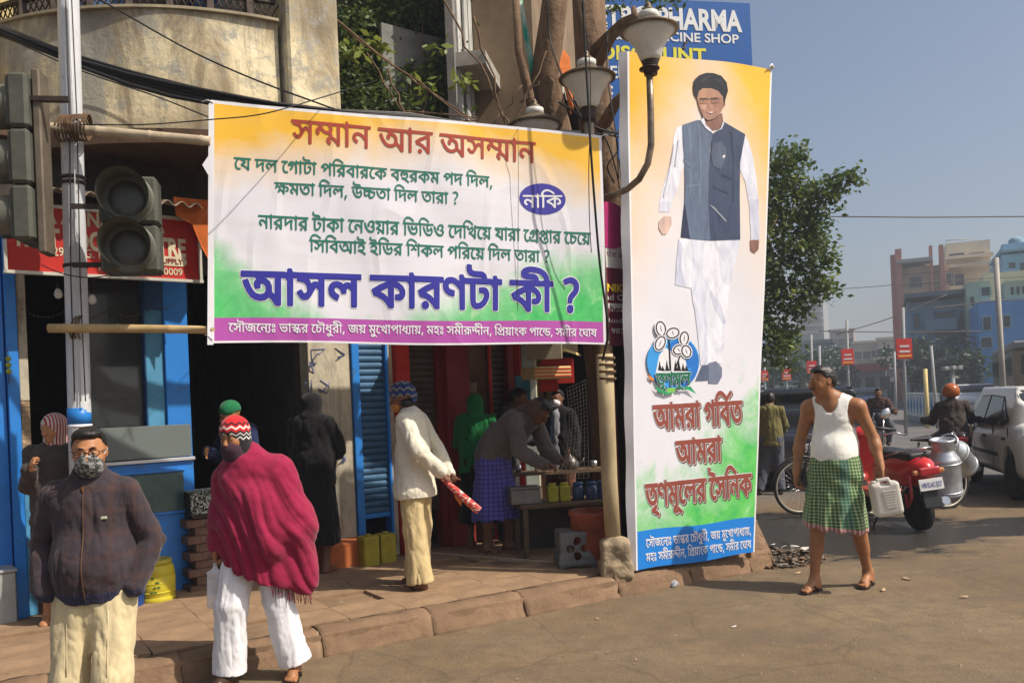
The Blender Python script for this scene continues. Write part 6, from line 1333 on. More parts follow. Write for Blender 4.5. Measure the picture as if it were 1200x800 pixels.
# ---- pharmacy board
PHN = Vector((.18, -.984, 0)); pP = at(780, 100, 10.0); PU = Vector((-PHN.y, PHN.x, 0))
def php(px, py, off=0):
 p = on_plane(px, py, pP + PHN * off, PHN) - pP; return p.dot(PU), p.z
PHB = thing('pharmacy_board', 'blue PHARMA medicine shop board with white and yellow lettering high behind the lamp', 'sign', pP, math.atan2(PU.y, PU.x))
PHM = M('pharmacy_blue_flex', (.012, .10, .36), .45, var=.12, scale=4)
pa, pb_, pc, pd_ = php(690, -3), php(879, 2), php(879, 190), php(690, 190)
one('board', lambda m: m.box(((pa[0] + pb_[0]) / 2, .04, (pa[1] + pc[1]) / 2 + .02), (pb_[0] - pa[0], .06, pa[1] - pc[1])), PHM, PHB)
def ph(text, l, r, yt, yb, mat, bold):
 a, b = php(l, yb), php(r, yb); tz = php((l + r) / 2, yt)[1]; bz = php((l + r) / 2, yb)[1]
 sl = (b[1] - a[1])
 latin('lettering', text, lambda x_, y_, h_: Vector((a[0] + (b[0] - a[0]) * x_, .008 - h_, a[1] + sl * x_ * .0 + (tz - bz) * y_ + (bz - a[1]))), mat, PHB, bold, True, .003)
PW = flatp('board_white', (.72, .74, .74)); PY = flatp('board_yellow', (.70, .66, .05))
ph('METRO PHARMA', 680, 870, 9, 33, PW, .035)
ph('LARGEST MEDICINE SHOP', 676, 866, 37, 47.5, PW, .02)
ph('DISCOUNT', 704, 828, 55, 71, PY, .03)
ph('FREE HOME', 696, 790, 78, 92, PW, .02)
ph('WITH CARE', 655, 719, 100, 117, PW, .02)

# ---- cake shop board
CN = FN; cP = at(718, 320, 6.9)
def ckp(px, py):
 p = on_plane(px, py, cP, CN) - cP; return p.dot(FD), p.z
CKB = thing('cake_shop_board', 'maroon cake shop board with a round magenta logo in the gap between the banners', 'sign', cP, FRZ)
MAR = flatp('flex_maroon', (.14, .015, .04)); MAG = flatp('flex_magenta', (.36, .02, .13)); CRW = flatp('flex_cream', (.55, .53, .50))
q0, q1 = ckp(690, 235), ckp(765, 405)
one('board', lambda m: m.box(((q0[0] + q1[0]) / 2, .03, (q0[1] + q1[1]) / 2), (q1[0] - q0[0], .05, q0[1] - q1[1])), MAR, CKB)
def ckq(name, x0, x1, y0, y1, mat, h):
 a, b = ckp(x0, y0), ckp(x1, y1)
 one(name, lambda m: m.box(((a[0] + b[0]) / 2, .004 - h, (a[1] + b[1]) / 2), (b[0] - a[0], .002, a[1] - b[1])), mat, CKB)
ckq('upper_panel', 691, 764, 236, 318, CRW, .004)
c0 = ckp(715, 264)
one('logo_disc', lambda m: m.prism([(c0[0] + .205 * math.cos(a), c0[1] + .19 * math.sin(a)) for a in [2 * PI * i / 40 for i in range(40)]], lambda a, b, t: Vector((a, t, b)), -.006, -.0025), MAG, CKB)
def ck(text, l, r, yt, yb, mat, bold=0.0, h=.009):
 a, b = ckp(l, yb), ckp(r, yb); tz = ckp(l, yt)[1]
 latin('lettering', text, lambda x_, y_, h_: Vector((a[0] + (b[0] - a[0]) * x_, .004 - h_, a[1] + (tz - a[1]) * y_)), mat, CKB, bold, True, h)
ck('mio', 699, 724, 247, 261, CRW, .01); ck('amore', 691, 738, 262, 270, CRW, .01); ck('THE CAKE SHOP', 693, 737, 277, 281, CRW, .01)
ckq('logo_rule', 700, 732, 272.5, 273.5, CRW, .0085)
for (a, b) in ((713, 243), (725, 247), (706, 246)): ckq('logo_dot', a - 1.2, a + 1.2, b - 1.2, b + 1.2, CRW, .0085)
ck('more the always', 690, 745, 290, 298, MAR, 0, .006)
ck('MANIKTALA', 695, 755, 331, 340, flatp('flex_yellow', (.75, .52, .04)), .03)
ck('Grand Opening', 690, 760, 343, 350, CRW, .01)
ckq('white_strip', 691, 764, 354, 367, CRW, .007); ck('November 27', 682, 742, 356, 365, MAR, .02, .010)
ck('Main Road, Kolkata', 690, 760, 371.5, 377, CRW, .005); ck('Ph: 98300', 700, 742, 384, 390, CRW, .01)

# ================================================================== TREES, PLANTS, CABLES
def leaf_mat(name, a, b):
 t = NT(name, .55, 0, .35); t.color(t.ramp(t.noise(2.2, 5, .7), [(.3, a), (.7, b)]))
 t.b.inputs['Subsurface Weight'].default_value = .0
 m_ = t.n('ShaderNodeBsdfTranslucent'); m_.inputs[0].default_value = (*[min(1, c * 1.6) for c in b], 1)
 mx = t.n('ShaderNodeMixShader'); mx.inputs[0].default_value = .25
 out = t.t.nodes['Material Output']; t.lk(t.b.outputs[0], mx.inputs[1]); t.lk(m_.outputs[0], mx.inputs[2]); t.lk(mx.outputs[0], out.inputs[0]); return t.m
LEAF = leaf_mat('leaf_green', (.030, .060, .012), (.085, .125, .028)); LEAF2 = leaf_mat('leaf_yellow_green', (.09, .13, .02), (.24, .28, .05))
BARK = M('dusty_bark', (.165, .105, .062), .95, var=.45, scale=5, stretch=(3, 3, .5), bump=.8, bscale=18, bdist=.02)
def leaves(m, centers, n, size, rng, droop=.2, clump=.28):
 """leaf-sized faces, gathered round twig ends"""
 for c_, R_, k in centers:
  for _ in range(k):
   q = Vector((rng.gauss(0, 1), rng.gauss(0, 1), rng.gauss(0, 1))); q = q.normalized() * R_ * rng.random() ** .45
   tw = Vector(c_) + q
   for _ in range(n):
    p = tw + Vector((rng.gauss(0, 1), rng.gauss(0, 1), rng.gauss(0, .8))) * clump * .5
    L = size * rng.uniform(.6, 1.25)
    d = (Vector((rng.gauss(0, 1), rng.gauss(0, 1), rng.gauss(0, .6) - droop))).normalized(); w_ = d.orthogonal().normalized()
    w_ = (Matrix.Rotation(rng.uniform(0, 6.28), 3, d) @ w_) * L * .26
    m.add([p, p + d * L * .45 + w_, p + d * L, p + d * L * .45 - w_], [(0, 1, 2, 3)])
def limb(m, a, b, ra, rb, rng, n=9, wob=.06):
 a, b = Vector(a), Vector(b); pts = []
 for i in range(n + 1):
  f = i / n; pts.append(a.lerp(b, f) + Vector((rng.uniform(-1, 1), rng.uniform(-1, 1), 0)) * wob * math.sin(PI * f))
 m.tube(pts, [ra + (rb - ra) * i / n for i in range(n + 1)], 10); return pts
# right-hand street tree
rng = random.Random(21)
tb = Vector((3.35, 15.6, 0)); TR = thing('street_tree', 'leafy green tree whose crown leans out beyond the right edge of the tall banner', 'tree', tb)
def tree_trunk(m):
 limb(m, (0, 0, -.1), (.1, 0, 2.2), .20, .15, rng)
 ends = []
 for (x_, y_, z_) in ((-1.1, .3, 4.2), (.9, -.2, 4.6), (.2, .4, 5.4), (1.2, .1, 3.4), (-.3, -.8, 4.5), (1.2, .0, 4.3), (.9, .2, 2.6)):
  p = limb(m, (.1, 0, 1.9), (x_, y_, z_), .09, .03, rng, 8, .15)
  for _ in range(4):
   limb(m, p[-3], Vector(p[-1]) + Vector((rng.uniform(-.5, .4), rng.uniform(-.5, .5), rng.uniform(-.2, .4))), .025, .010, rng, 5, .05)
one('trunk', tree_trunk, BARK, TR)
def tc_(px, py, D=15.6): return at(px, py, D) - tb
cents = []
for px, py, r, k in ((905, 205, .42, 34), (925, 190, .26, 20), (945, 215, .24, 16), (920, 235, .60, 52), (950, 245, .35, 24), (970, 222, .20, 12), (985, 216, .18, 12), (957, 262, .28, 16), (915, 275, .65, 56), (945, 290, .38, 24),
                     (965, 300, .22, 12), (912, 315, .60, 52), (948, 328, .42, 30), (970, 335, .24, 14), (905, 355, .55, 44), (935, 360, .35, 20), (900, 392, .42, 30), (920, 400, .28, 14), (905, 420, .22, 10), (880, 250, .7, 50), (870, 320, .7, 50), (860, 380, .6, 36), (860, 200, .5, 30), (937, 385, .14, 6)):
 c_ = tc_(px, py); cents.append((c_ + Vector((0, rng.uniform(-.5, .6), 0)), r, k))
ms = [MB(), MB()]
leaves(ms[0], cents, 15, .125, rng, .25, .20); o = ms[0].done('crown', LEAF, TR, recalc=False)
leaves(ms[1], [(c, r, max(1, k // 7)) for c, r, k in cents], 10, .125, rng, .25, .20); o2 = ms[1].done('crown', LEAF2, TR, recalc=False)
# big trunks between the banners
rng = random.Random(5)
tb2 = Vector((.95, 9.0, .1)); TR2 = thing('old_tree', 'thick brown tree trunks rising behind the wide banner beside the lamps', 'tree', tb2)
def t2(px, py, D): return at(px, py, D) - tb2
def trunks(m):
 def path(P, R):
  m.tube([t2(*p) for p in P], R, 14)
 path([(735, 660, 9.0), (715, 420, 8.8), (690, 260, 8.6), (652, 165, 8.4), (638, 90, 8.3), (648, 20, 8.2), (655, -40, 8.2)], [.30, .26, .22, .17, .14, .125, .12])
 path([(712, 300, 8.8), (702, 180, 8.6), (694, 80, 8.5), (688, -30, 8.4)], [.22, .185, .165, .16])
 path([(690, 260, 8.5), (668, 190, 8.3), (640, 170, 8.2), (600, 158, 8.2)], [.14, .12, .09, .05])
 path([(652, 165, 8.35), (622, 120, 8.2), (608, 60, 8.2), (604, -10, 8.2)], [.07, .05, .04, .035])
 path([(700, 160, 8.4), (722, 120, 8.1), (738, 100, 8.0)], [.07, .05, .02])
 path([(697, 60, 8.3), (730, 28, 8.0), (745, 20, 7.9), (742, 8, 7.9)], [.06, .055, .05, .02])
 path([(694, 90, 8.3), (716, 45, 8.1), (728, 32, 8.0)], [.05, .045, .03])
one('trunk', trunks, BARK, TR2)
def twigs(m):
 for (a, b) in (((520, 0), (588, 130)), ((588, 130), (600, 165)), ((555, 20), (592, 145)), ((600, 150), (640, 60)), ((390, 20), (560, 150)), ((455, 80), (480, 150)), ((480, 150), (560, 140)), ((610, 120), (632, 95)), ((575, 150), (612, 100)), ((800, 58), (806, 46))):
  limb(m, t2(*a, 7.9), t2(*b, 7.9), .011, .006, rng, 7, .04)
one('twigs', twigs, BARK, TR2)['kind'] = 'stuff'
# plants growing on the ledge above the banner
PLT = thing('wall_plant', 'tangle of leafy plants growing out of the ledge above the wide banner', 'plant', FMAT @ Vector((fx(460, .1, 110), .1, 3.8)), FRZ)
pi_ = PLT.matrix_basis if False else (Matrix.Translation(PLT.location) @ FROT).inverted()
def pl(px, py, D): return pi_ @ at(px, py, D)
rng = random.Random(9); m = MB()
cs = [(pl(px, py, D), r, k) for px, py, D, r, k in ((410, 30, 8.8, .25, 18), (415, 100, 8.7, .25, 16), (450, 90, 8.9, .3, 16), (500, 50, 9.2, .25, 10), (430, 20, 9.0, .30, 26), (455, 35, 9.0, .35, 30), (480, 15, 9.1, .30, 22), (420, 70, 8.9, .20, 14), (440, 60, 8.9, .30, 20), (505, 25, 9.3, .3, 16), (470, 100, 8.8, .22, 12), (500, 90, 8.8, .18, 10), (470, 130, 8.6, .22, 16), (520, 125, 8.7, .22, 12), (440, 115, 8.7, .3, 20), (420, 130, 8.5, .22, 14), (525, 70, 8.8, .15, 6))]
leaves(m, [(c, r, int(k * 1.7)) for c, r, k in cs], 12, .085, rng, .3, .15); m.done('foliage', LEAF, PLT, recalc=False)
m = MB(); leaves(m, [(pl(px, py, 8.2), r, k) for px, py, r, k in ((402, 58, .07, 4), (420, 55, .09, 4), (437, 50, .07, 3), (447, 60, .06, 3), (412, 68, .07, 3), (540, 95, .08, 3), (515, 60, .07, 2), (500, 105, .07, 3))], 6, .11, rng, .1, .07); m.done('young_leaves', LEAF2, PLT, recalc=False)
def stems(m):
 for _ in range(9):
  x0 = rng.uniform(415, 530); limb(m, pl(x0, 158, 8.5), pl(x0 + rng.uniform(-30, 30), rng.uniform(20, 110), 8.8), .010, .004, rng, 8, .08)
 for (a, b) in (((392, 22), (430, 55)), ((430, 55), (500, 105)), ((500, 105), (575, 155)), ((430, 62), (470, 130)), ((470, 130), (560, 138))): limb(m, pl(*a, 8.1), pl(*b, 8.1), .009, .006, rng, 6, .02)
one('stem', stems, BARK, PLT)
# leaves above the pharmacy board
m = MB(); rng = random.Random(31)
leaves(m, [(t2(px, py, 8.6), r, k) for px, py, r, k in ((715, 3, .14, 8), (735, -2, .16, 8), (770, -4, .18, 10), (790, 0, .10, 5))], 8, .07, rng, .3, .12); m.done('foliage', LEAF, TR2, recalc=False)
# rags
def rag(name, label, pts, D, mat, col=None):
 P = [at(x_, y_, D) for x_, y_ in pts]; c0 = P[0].copy()
 o = thing(name, label, 'cloth', c0)
 def f(m):
  n = len(P); m.prism([((p - c0).x, (p - c0).z) for p in P], lambda a, b, t: Vector((a, t + .05 * math.sin(a * 14 + b * 5), b)), -.006, .006)
 one('cloth', f, mat, o)
t = NT('green_white_flag', .8, 0, .1); s_ = t.sep(); t.color(t.ramp(t.noise(5, 4, .6, t.map(t.tc(), (1, 1, .5))), [(.4, (.03, .30, .22)), (.55, (.45, .55, .45))])); flg = t.m
rag('long_flag', 'long faded green and white flag hanging beside the lane wall', ((606, -5), (612, -5), (628, 90), (624, 108), (618, 70)), 8.3, flg)
ORG = M('faded_orange_cloth', (.55, .15, .03), .85, var=.3, scale=9)
rag('orange_rag', 'faded orange cloth caught on the tree trunk between the lamps', ((660, 58), (668, 66), (672, 130), (668, 136), (661, 105), (655, 78)), 8.1, ORG)
rag('plastic_sheet', 'torn pale plastic sheet hanging from the end of the balcony', ((280, 34), (284, 31), (301, 58), (306, 78), (296, 84), (291, 70), (283, 60)), 6.6, M('pale_plastic', (.30, .30, .28), .35, var=.3, scale=12, bump=.5))

# overhead cables
CAB = M('black_cable', (.012, .012, .013), .5, var=.3, scale=30); CABG = M('grey_cable', (.10, .09, .08), .5, var=.4, scale=30)
def cable(name, label, P, r, mat=CAB, group=None, smooth_n=26):
 pts = [at(*p) for p in P]; o = thing(name, label, 'cable', pts[0], group=group)
 Q = []
 ext = [pts[0] * 2 - pts[1]] + pts + [pts[-1] * 2 - pts[-2]]
 for i in range(1, len(ext) - 2):
  for k in range(8):
   f = k / 8; a, b, c, d = ext[i - 1:i + 3]
   Q.append(.5 * ((2 * b) + (c - a) * f + (2 * a - 5 * b + 4 * c - d) * f * f + (3 * b - a - 3 * c + d) * f ** 3) - pts[0])
 Q.append(pts[-1] - pts[0])
 one('strand', lambda m: m.tube(Q, r, 6), mat, o); return o
rc = random.Random(4)
bund = thing('cable_bundle', 'thick sagging bundle of black cables running past the white pole to the wide banner', 'cable', at(0, 40, 5.95))
for i in range(11):
 dy, dd = rc.uniform(-7, 7), rc.uniform(-.06, .06); tw = rc.uniform(0, 6)
 P = [(-40, 24, 6.0), (0, 36, 5.95), (45, 54, 5.93), (95, 74, 5.93), (150, 92, 5.95), (200, 105, 5.98), (250, 115, 6.0), (320, 127, 6.1), (400, 132, 6.3), (480, 136, 6.6), (560, 150, 7.0), (680, 158, 7.6)]
 Q = [at(p[0], p[1] + dy * (.75 + .5 * math.sin(j * .8 + tw)) * (1 if j < 8 else .4), p[2] + dd) - bund.location for j, p in enumerate(P)]
 QQ = []
 for a, b in zip(Q, Q[1:]): QQ += [a, a.lerp(b, .5)]
 one('strand', lambda m: m.tube(QQ + [Q[-1]], rc.choice((.008, .011, .014, .009)), 6), CABG if i in (2, 7) else CAB, bund)
cable('overhead_cable', 'thin black wire crossing the balcony wall down to the top of the banner', [(105, -5, 6.0), (135, 10, 6.0), (220, 58, 6.0), (300, 94, 6.0), (392, 128, 6.0)], .006)
cable('overhead_cable', 'thin wire crossing the yellow left corner of the wide banner', [(95, 146, 5.6), (170, 146, 5.55), (250, 140, 5.5), (300, 135, 5.5), (345, 124, 5.6), (440, 95, 6.5)], .004)
cable('overhead_cable', 'faint wire strung just under the first, behind the bamboo at the left', [(20, 50, 6.2), (95, 83, 6.2), (180, 112, 6.2), (246, 138, 6.2)], .005)
cable('drop_cable', 'black cable hanging down over the right edge of the wide banner to the lamp post', [(683, -5, 6.3), (686, 60, 6.3), (690, 130, 6.3), (692, 170, 6.3), (697, 240, 6.35), (703, 310, 6.4), (711, 370, 6.45), (712, 395, 6.5), (706, 422, 6.65)], .009)
cable('drop_cable', 'thin brown wire hanging beside the thick black one on the banner', [(679, -5, 6.3), (690, 60, 6.3), (692, 130, 6.32), (690, 200, 6.35), (691, 262, 6.4), (693, 296, 6.45)], .0035)
cable('drop_cable', 'pale cord running down the middle of the wide banner', [(606, 140, 7.0), (607, 152, 6.42), (607.5, 200, 6.38), (607, 300, 6.38), (606.5, 372, 6.40), (606, 402, 6.44)], .002, CABG)
for i, (P, r) in enumerate([([(640, -5, 8), (648, 60, 8), (690, 150, 7.2), (733, 152, 8)], .007), ([(655, 120, 7.5), (668, 128, 7.4), (700, 150, 7.2), (732, 158, 7.5)], .010), ([(700, 150, 7.2), (712, 168, 7.3), (722, 200, 7.6), (728, 232, 8)], .006), ([(712, 40, 8), (712, 90, 7.9), (722, 160, 7.8), (725, 210, 7.8)], .006), ([(610, 165, 7), (650, 175, 7.6), (700, 158, 7.6), (735, 163, 8)], .009), ([(700, 165, 7.3), (716, 150, 7.4), (724, 175, 7.5), (712, 195, 7.5), (720, 215, 7.6)], .006)]):
 cable('tangled_wire', ('brown wire looping from the trunk to the pharmacy board', 'thick wire at the neck of the middle lamp', 'short wire dropping behind the cake shop board', 'wire hanging in front of the pharmacy board', 'wire stretched behind the top edge of the wide banner', 'knotted black wire in the gap above the cake shop board')[i], P, r)
for i, (P, r, l) in enumerate([([(900, 253, 30), (1010, 254, 30), (1100, 254.5, 30), (1260, 253, 30)], .022, 'single dark wire crossing the open sky at the right'), ([(960, 340, 34), (1020, 336, 34), (1120, 328, 34), (1260, 322, 34)], .014, 'faint wire across the sky in front of the far buildings'),
                               ([(980, 392, 34), (1045, 372, 34), (1110, 345, 34)], .02, 'slanting wire rising towards the tall concrete pole'), ([(960, 388, 36), (1060, 389, 36), (1150, 388, 36)], .02, 'level wire just above the red signal boards'), ([(1090, 361, 30), (1130, 357, 30), (1170, 352, 30), (1260, 350, 30)], .02, 'pale wire tied to the tall pole at the right')]):
 cable('overhead_wire', l, P, r, CABG)

# ================================================================== FAR SIDE OF THE ROAD
def fm(name, col, var=.15, d=None): return M(name, col, .85, var=var, scale=.8, bump=0, dirt=d)
FACE = math.radians(-24)
PLANES = {}
def block(name, label, x0px, x1px, ytop, D, depth, mat, rz=FACE, group=None, cat='building', zmin=-.1):
 """a far building standing at real distance D, turned to the junction"""
 a = at(x0px, ytop, D); Nn = Vector((math.sin(rz), -math.cos(rz), 0)); Un = Vector((math.cos(rz), math.sin(rz), 0))
 b = on_plane(x1px, ytop, a, Nn); w_ = (b - a).dot(Un); h_ = (a.z + b.z) / 2
 o = thing(name, label, cat, (a.x, D, 0), rz, group); PLANES[o.name] = (a, Nn, Un)
 one('wall', lambda m: m.box((w_ / 2, depth / 2, (h_ + zmin) / 2), (w_, depth, h_ - zmin)), mat, o)
 return o, w_, h_, a.x
def fpx(o, px, py, D):
 a, Nn, Un = PLANES[o.name]; p = on_plane(px, py, a, Nn); return (p - a).dot(Un), p.z
def fwin(o, x0, x1, z0, z1, mat, frame=None, y=-.02):
 f = one('window', lambda m: m.box(((x0 + x1) / 2, y, (z0 + z1) / 2), (x1 - x0 + .16, .10, z1 - z0 + .16)), frame or WFR, o)
 one('pane', lambda m: m.box(((x0 + x1) / 2, y - .06, (z0 + z1) / 2), (x1 - x0, .03, z1 - z0)), mat, f); return f
WFR = fm('window_frame_pale', (.34, .33, .30)); DKW = M('dark_window_glass', (.03, .035, .04), .25, var=.3, bump=0, spec=.6)
TAN, TERR, CRM = fm('tan_render', (.52, .39, .25)), fm('terracotta_render', (.46, .19, .14)), fm('cream_render', (.60, .52, .38))
PBLU, DBLU, SKB, LGRN = fm('pale_blue_render', (.20, .32, .42), .25), fm('deep_blue_render', (.09, .25, .52), .2), fm('sky_blue_render', (.20, .42, .62)), fm('pale_green_render', (.36, .44, .32), .2)  # far wall colours raised paler, so distance haze is in the paint
# tan block with terracotta fins
o, w_, h_, X = block('office_block', 'tan office block with terracotta fins rising above the blue houses', 1052, 1112, 312, 85, 14, TAN)
def fin(px0, px1, py, D=85, dy=-.5, parent=None):
 a, z = fpx(parent, px0, py, D); b, _ = fpx(parent, px1, py, D)
 one('fin', lambda m: m.box(((a + b) / 2, dy + .6, z / 2), (b - a, 1.6, z)), TERR, parent)
fin(1043, 1049, 300, parent=o); fin(1048.5, 1056, 294, 85, -.9, parent=o); fin(1088.5, 1092, 289, parent=o); fin(1100, 1105, 288, parent=o)
for (a, b, c_, d_) in ((1066, 1080, 325, 336), (1066, 1080, 346, 357), (1109, 1115, 321, 331)):
 x0, z1 = fpx(o, a, c_, 85); x1, z0 = fpx(o, b, d_, 85); fwin(o, x0, x1, z0, z1, DKW)
x0, z = fpx(o, 1050, 309, 85); x1, _ = fpx(o, 1092, 309, 85)
one('roof_slab', lambda m: m.box(((x0 + x1) / 2, 5, z), (x1 - x0, 13, .35)), WFR, o)
for py in (322, 334, 346, 358):
 z = fpx(o, 1060, py, 85)[1]; one('string_course', lambda m: m.box((w_ / 2, -.02, z), (w_, .12, .12)), fm('tan_dark', (.30, .21, .13)), o)
o, w_, h_, X = block('cream_tower', 'cream stair tower with two dark slots, highest of the far buildings', 1108, 1160, 283, 88, 12, CRM)
for (a, b, c_, d_) in ((1112, 1130, 298, 301.5), (1135, 1154, 297, 300.5)):
 x0, z1 = fpx(o, a, c_, 88); x1, z0 = fpx(o, b, d_, 88); fwin(o, x0, x1, z0, z1, DKW, CRM)
for py, pr in ((304, 1.2), (315, 2.0), (340, 2.0)):
 x0, z = fpx(o, 1107, py, 88); x1, _ = fpx(o, 1163, py, 88); one('balcony_slab', lambda m: m.box(((x0 + x1) / 2, -pr / 2, z), (x1 - x0, pr, .3)), CRM, o)
for (a, b, c_, d_) in ((1109, 1117, 321, 334), (1119, 1130, 322, 334), (1109, 1128, 344, 350)):
 x0, z1 = fpx(o, a, c_, 88); x1, z0 = fpx(o, b, d_, 88); fwin(o, x0, x1, z0, z1, DKW, CRM)
one('roof_railing', lambda m: [m.tube([fpx_a, fpx_b], .05, 5) for fpx_a, fpx_b in [((*(lambda q: (q[0], .5, q[1]))(fpx(o, 1108, 281, 88)),), (*(lambda q: (q[0], .5, q[1]))(fpx(o, 1140, 279, 88)),))]], WFR, o)
# blue houses in front
o, w_, h_, X = block('blue_house', 'hazy blue flat-roofed house with dark windows below the tan block', 1062, 1134, 352, 62, 12, PBLU)
for (a, b, c_, d_) in ((1095, 1118, 366, 375), (1096, 1108, 388, 400), (1110, 1118, 388, 397), (1070, 1078, 368, 384), (1124, 1132, 366, 380), (1068, 1078, 396, 410), (1124, 1132, 392, 404)):
 x0, z1 = fpx(o, a, c_, 62); x1, z0 = fpx(o, b, d_, 62); fwin(o, x0, x1, z0, z1, DKW, DBLU)
x0, z = fpx(o, 1060, 351, 62); x1, _ = fpx(o, 1135, 351, 62)
one('roof_slab', lambda m: m.box(((x0 + x1) / 2, 5, z + .1), (x1 - x0, 13.4, .3)), fm('slate_slab', (.12, .15, .18)), o)
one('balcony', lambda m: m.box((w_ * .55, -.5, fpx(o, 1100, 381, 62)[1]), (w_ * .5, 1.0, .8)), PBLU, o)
o, w_, h_, X = block('green_house', 'pale green house with small windows right of the hazy blue one', 1132, 1160, 330, 58, 12, LGRN)
for (a, b, c_, d_) in ((1137, 1142, 348, 358), (1137, 1142, 374, 388), (1138, 1143, 402, 412), (1150, 1160, 337, 346)):
 x0, z1 = fpx(o, a, c_, 58); x1, z0 = fpx(o, b, d_, 58); fwin(o, x0, x1, z0, z1, DKW, LGRN)
o, w_, h_, X = block('cream_house', 'pale yellow house front behind the tall concrete pole', 1152, 1215, 318, 66, 10, fm('pale_yellow_render', (.62, .58, .38)))
for (a, b, c_, d_) in ((1153, 1161, 337, 346), (1178, 1192, 337, 345)):
 x0, z1 = fpx(o, a, c_, 66); x1, z0 = fpx(o, b, d_, 66); fwin(o, x0, x1, z0, z1, DKW, LGRN)
o, w_, h_, X = block('sky_blue_house', 'sky blue rooftop house with a tank frame at the right edge', 1174, 1235, 296, 74, 10, SKB)
for (a, b, c_, d_) in ((1182, 1190, 308, 314), (1195, 1203, 308, 316)):
 x0, z1 = fpx(o, a, c_, 74); x1, z0 = fpx(o, b, d_, 74); fwin(o, x0, x1, z0, z1, DKW, SKB)
x0, z = fpx(o, 1172, 294, 74); x1, _ = fpx(o, 1240, 294, 74)
one('roof_slab', lambda m: m.box(((x0 + x1) / 2, 4, z), (x1 - x0, 11, .3)), SKB, o)
for a in (1177, 1183, 1190, 1197):
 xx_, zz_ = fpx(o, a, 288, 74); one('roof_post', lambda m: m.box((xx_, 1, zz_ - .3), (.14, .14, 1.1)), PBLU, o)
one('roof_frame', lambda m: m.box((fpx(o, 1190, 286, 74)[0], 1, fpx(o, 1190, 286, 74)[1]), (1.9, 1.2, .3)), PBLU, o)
one('water_tank', lambda m: m.lathe([(.6, 0), (.62, .9), (.45, 1.1), (.2, 1.2)], 16, (fpx(o, 1195, 290, 74)[0], 2, z + .15)), PBLU, o)
o, w_, h_, X = block('deep_blue_house', 'deep blue house wall with louvred windows behind the bus', 1146, 1225, 350, 52, 10, DBLU)
for (a, b, c_, d_) in ((1152, 1161, 372, 386), (1176, 1184, 370, 382), (1150, 1162, 396, 406)):
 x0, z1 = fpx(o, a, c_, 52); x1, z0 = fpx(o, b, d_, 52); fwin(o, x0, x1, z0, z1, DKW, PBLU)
x0, z = fpx(o, 1172, 342, 52)
g1 = one('roof_room', lambda m: m.box((x0 + 1.6, 2, z + .0), (2.6, 3, 1.3)), LGRN, o)
for k in range(4): one('vent_slot', lambda m: m.box((x0 + .7 + .3 * k, .48, z + .05), (.14, .05, .45)), DKW, o)
# unfinished tower and low hazy buildings left of it
o, w_, h_, X = block('unfinished_tower', 'hazy unfinished concrete tower behind the tree', 932, 964, 352, 170, 16, fm('raw_concrete', (.24, .25, .25)))
for py in (358, 366, 374, 382, 390):
 z = fpx(o, 940, py, 170)[1]; one('floor_edge', lambda m: m.box((w_ / 2 - .6, -.4, z), (w_ + .8, 1.4, .5)), fm('raw_concrete_pale', (.33, .33, .31)), o)
for k, (a, b, y_, D, c) in enumerate(((972, 1000, 388, 150, (.26, .22, .20)), (1000, 1030, 402, 140, (.44, .36, .26)), (1028, 1050, 398, 130, (.46, .40, .30)), (896, 936, 398, 130, (.10, .17, .19)), (930, 975, 402, 110, (.10, .15, .17)), (1095, 1150, 408, 100, (.10, .15, .18)), (1052, 1100, 405, 95, (.12, .17, .19)))):  # the dark teal tones put shade into the far walls' colour
 lab = ('brownish hazy block with a roof tank behind the signals', 'low cream building beyond the junction with a ledge', 'low sandy building next to the tan block', 'building under the tree crown, shade kept in its dark teal', 'dim low building behind the first red boards', 'dim building front behind the white sedan', 'dim shaded building behind the divider')[k]
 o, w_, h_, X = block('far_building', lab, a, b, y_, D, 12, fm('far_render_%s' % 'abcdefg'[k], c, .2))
 r_ = random.Random(k); nw = max(3, int(w_ / 3.2)); fl_ = max(1, int((h_ - 1) / 3.2))
 for i in range(nw):
  for j in range(fl_):
   xw = (i + .5) * w_ / nw; zw = h_ - 1.9 - 3.2 * j
   if zw < 1: continue
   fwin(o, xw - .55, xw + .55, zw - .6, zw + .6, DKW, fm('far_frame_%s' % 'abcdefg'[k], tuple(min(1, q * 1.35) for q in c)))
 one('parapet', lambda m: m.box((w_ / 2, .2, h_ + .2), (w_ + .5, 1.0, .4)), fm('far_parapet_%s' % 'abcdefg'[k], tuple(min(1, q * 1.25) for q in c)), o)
o, w_, h_, X = block('market_building', 'low white market building with a red roof band across the junction', 990, 1038, 432, 80, 10, fm('market_white', (.34, .36, .36)))
one('roof_band', lambda m: m.box((w_ / 2, -.5, h_ + .1), (w_ + .6, 1.2, .7)), fm('market_red', (.36, .10, .09)), o)
for i in range(3):
 fwin(o, .5 + i * 1.25, 1.3 + i * 1.25, h_ - 2.0, h_ - .8, DKW, WFR)
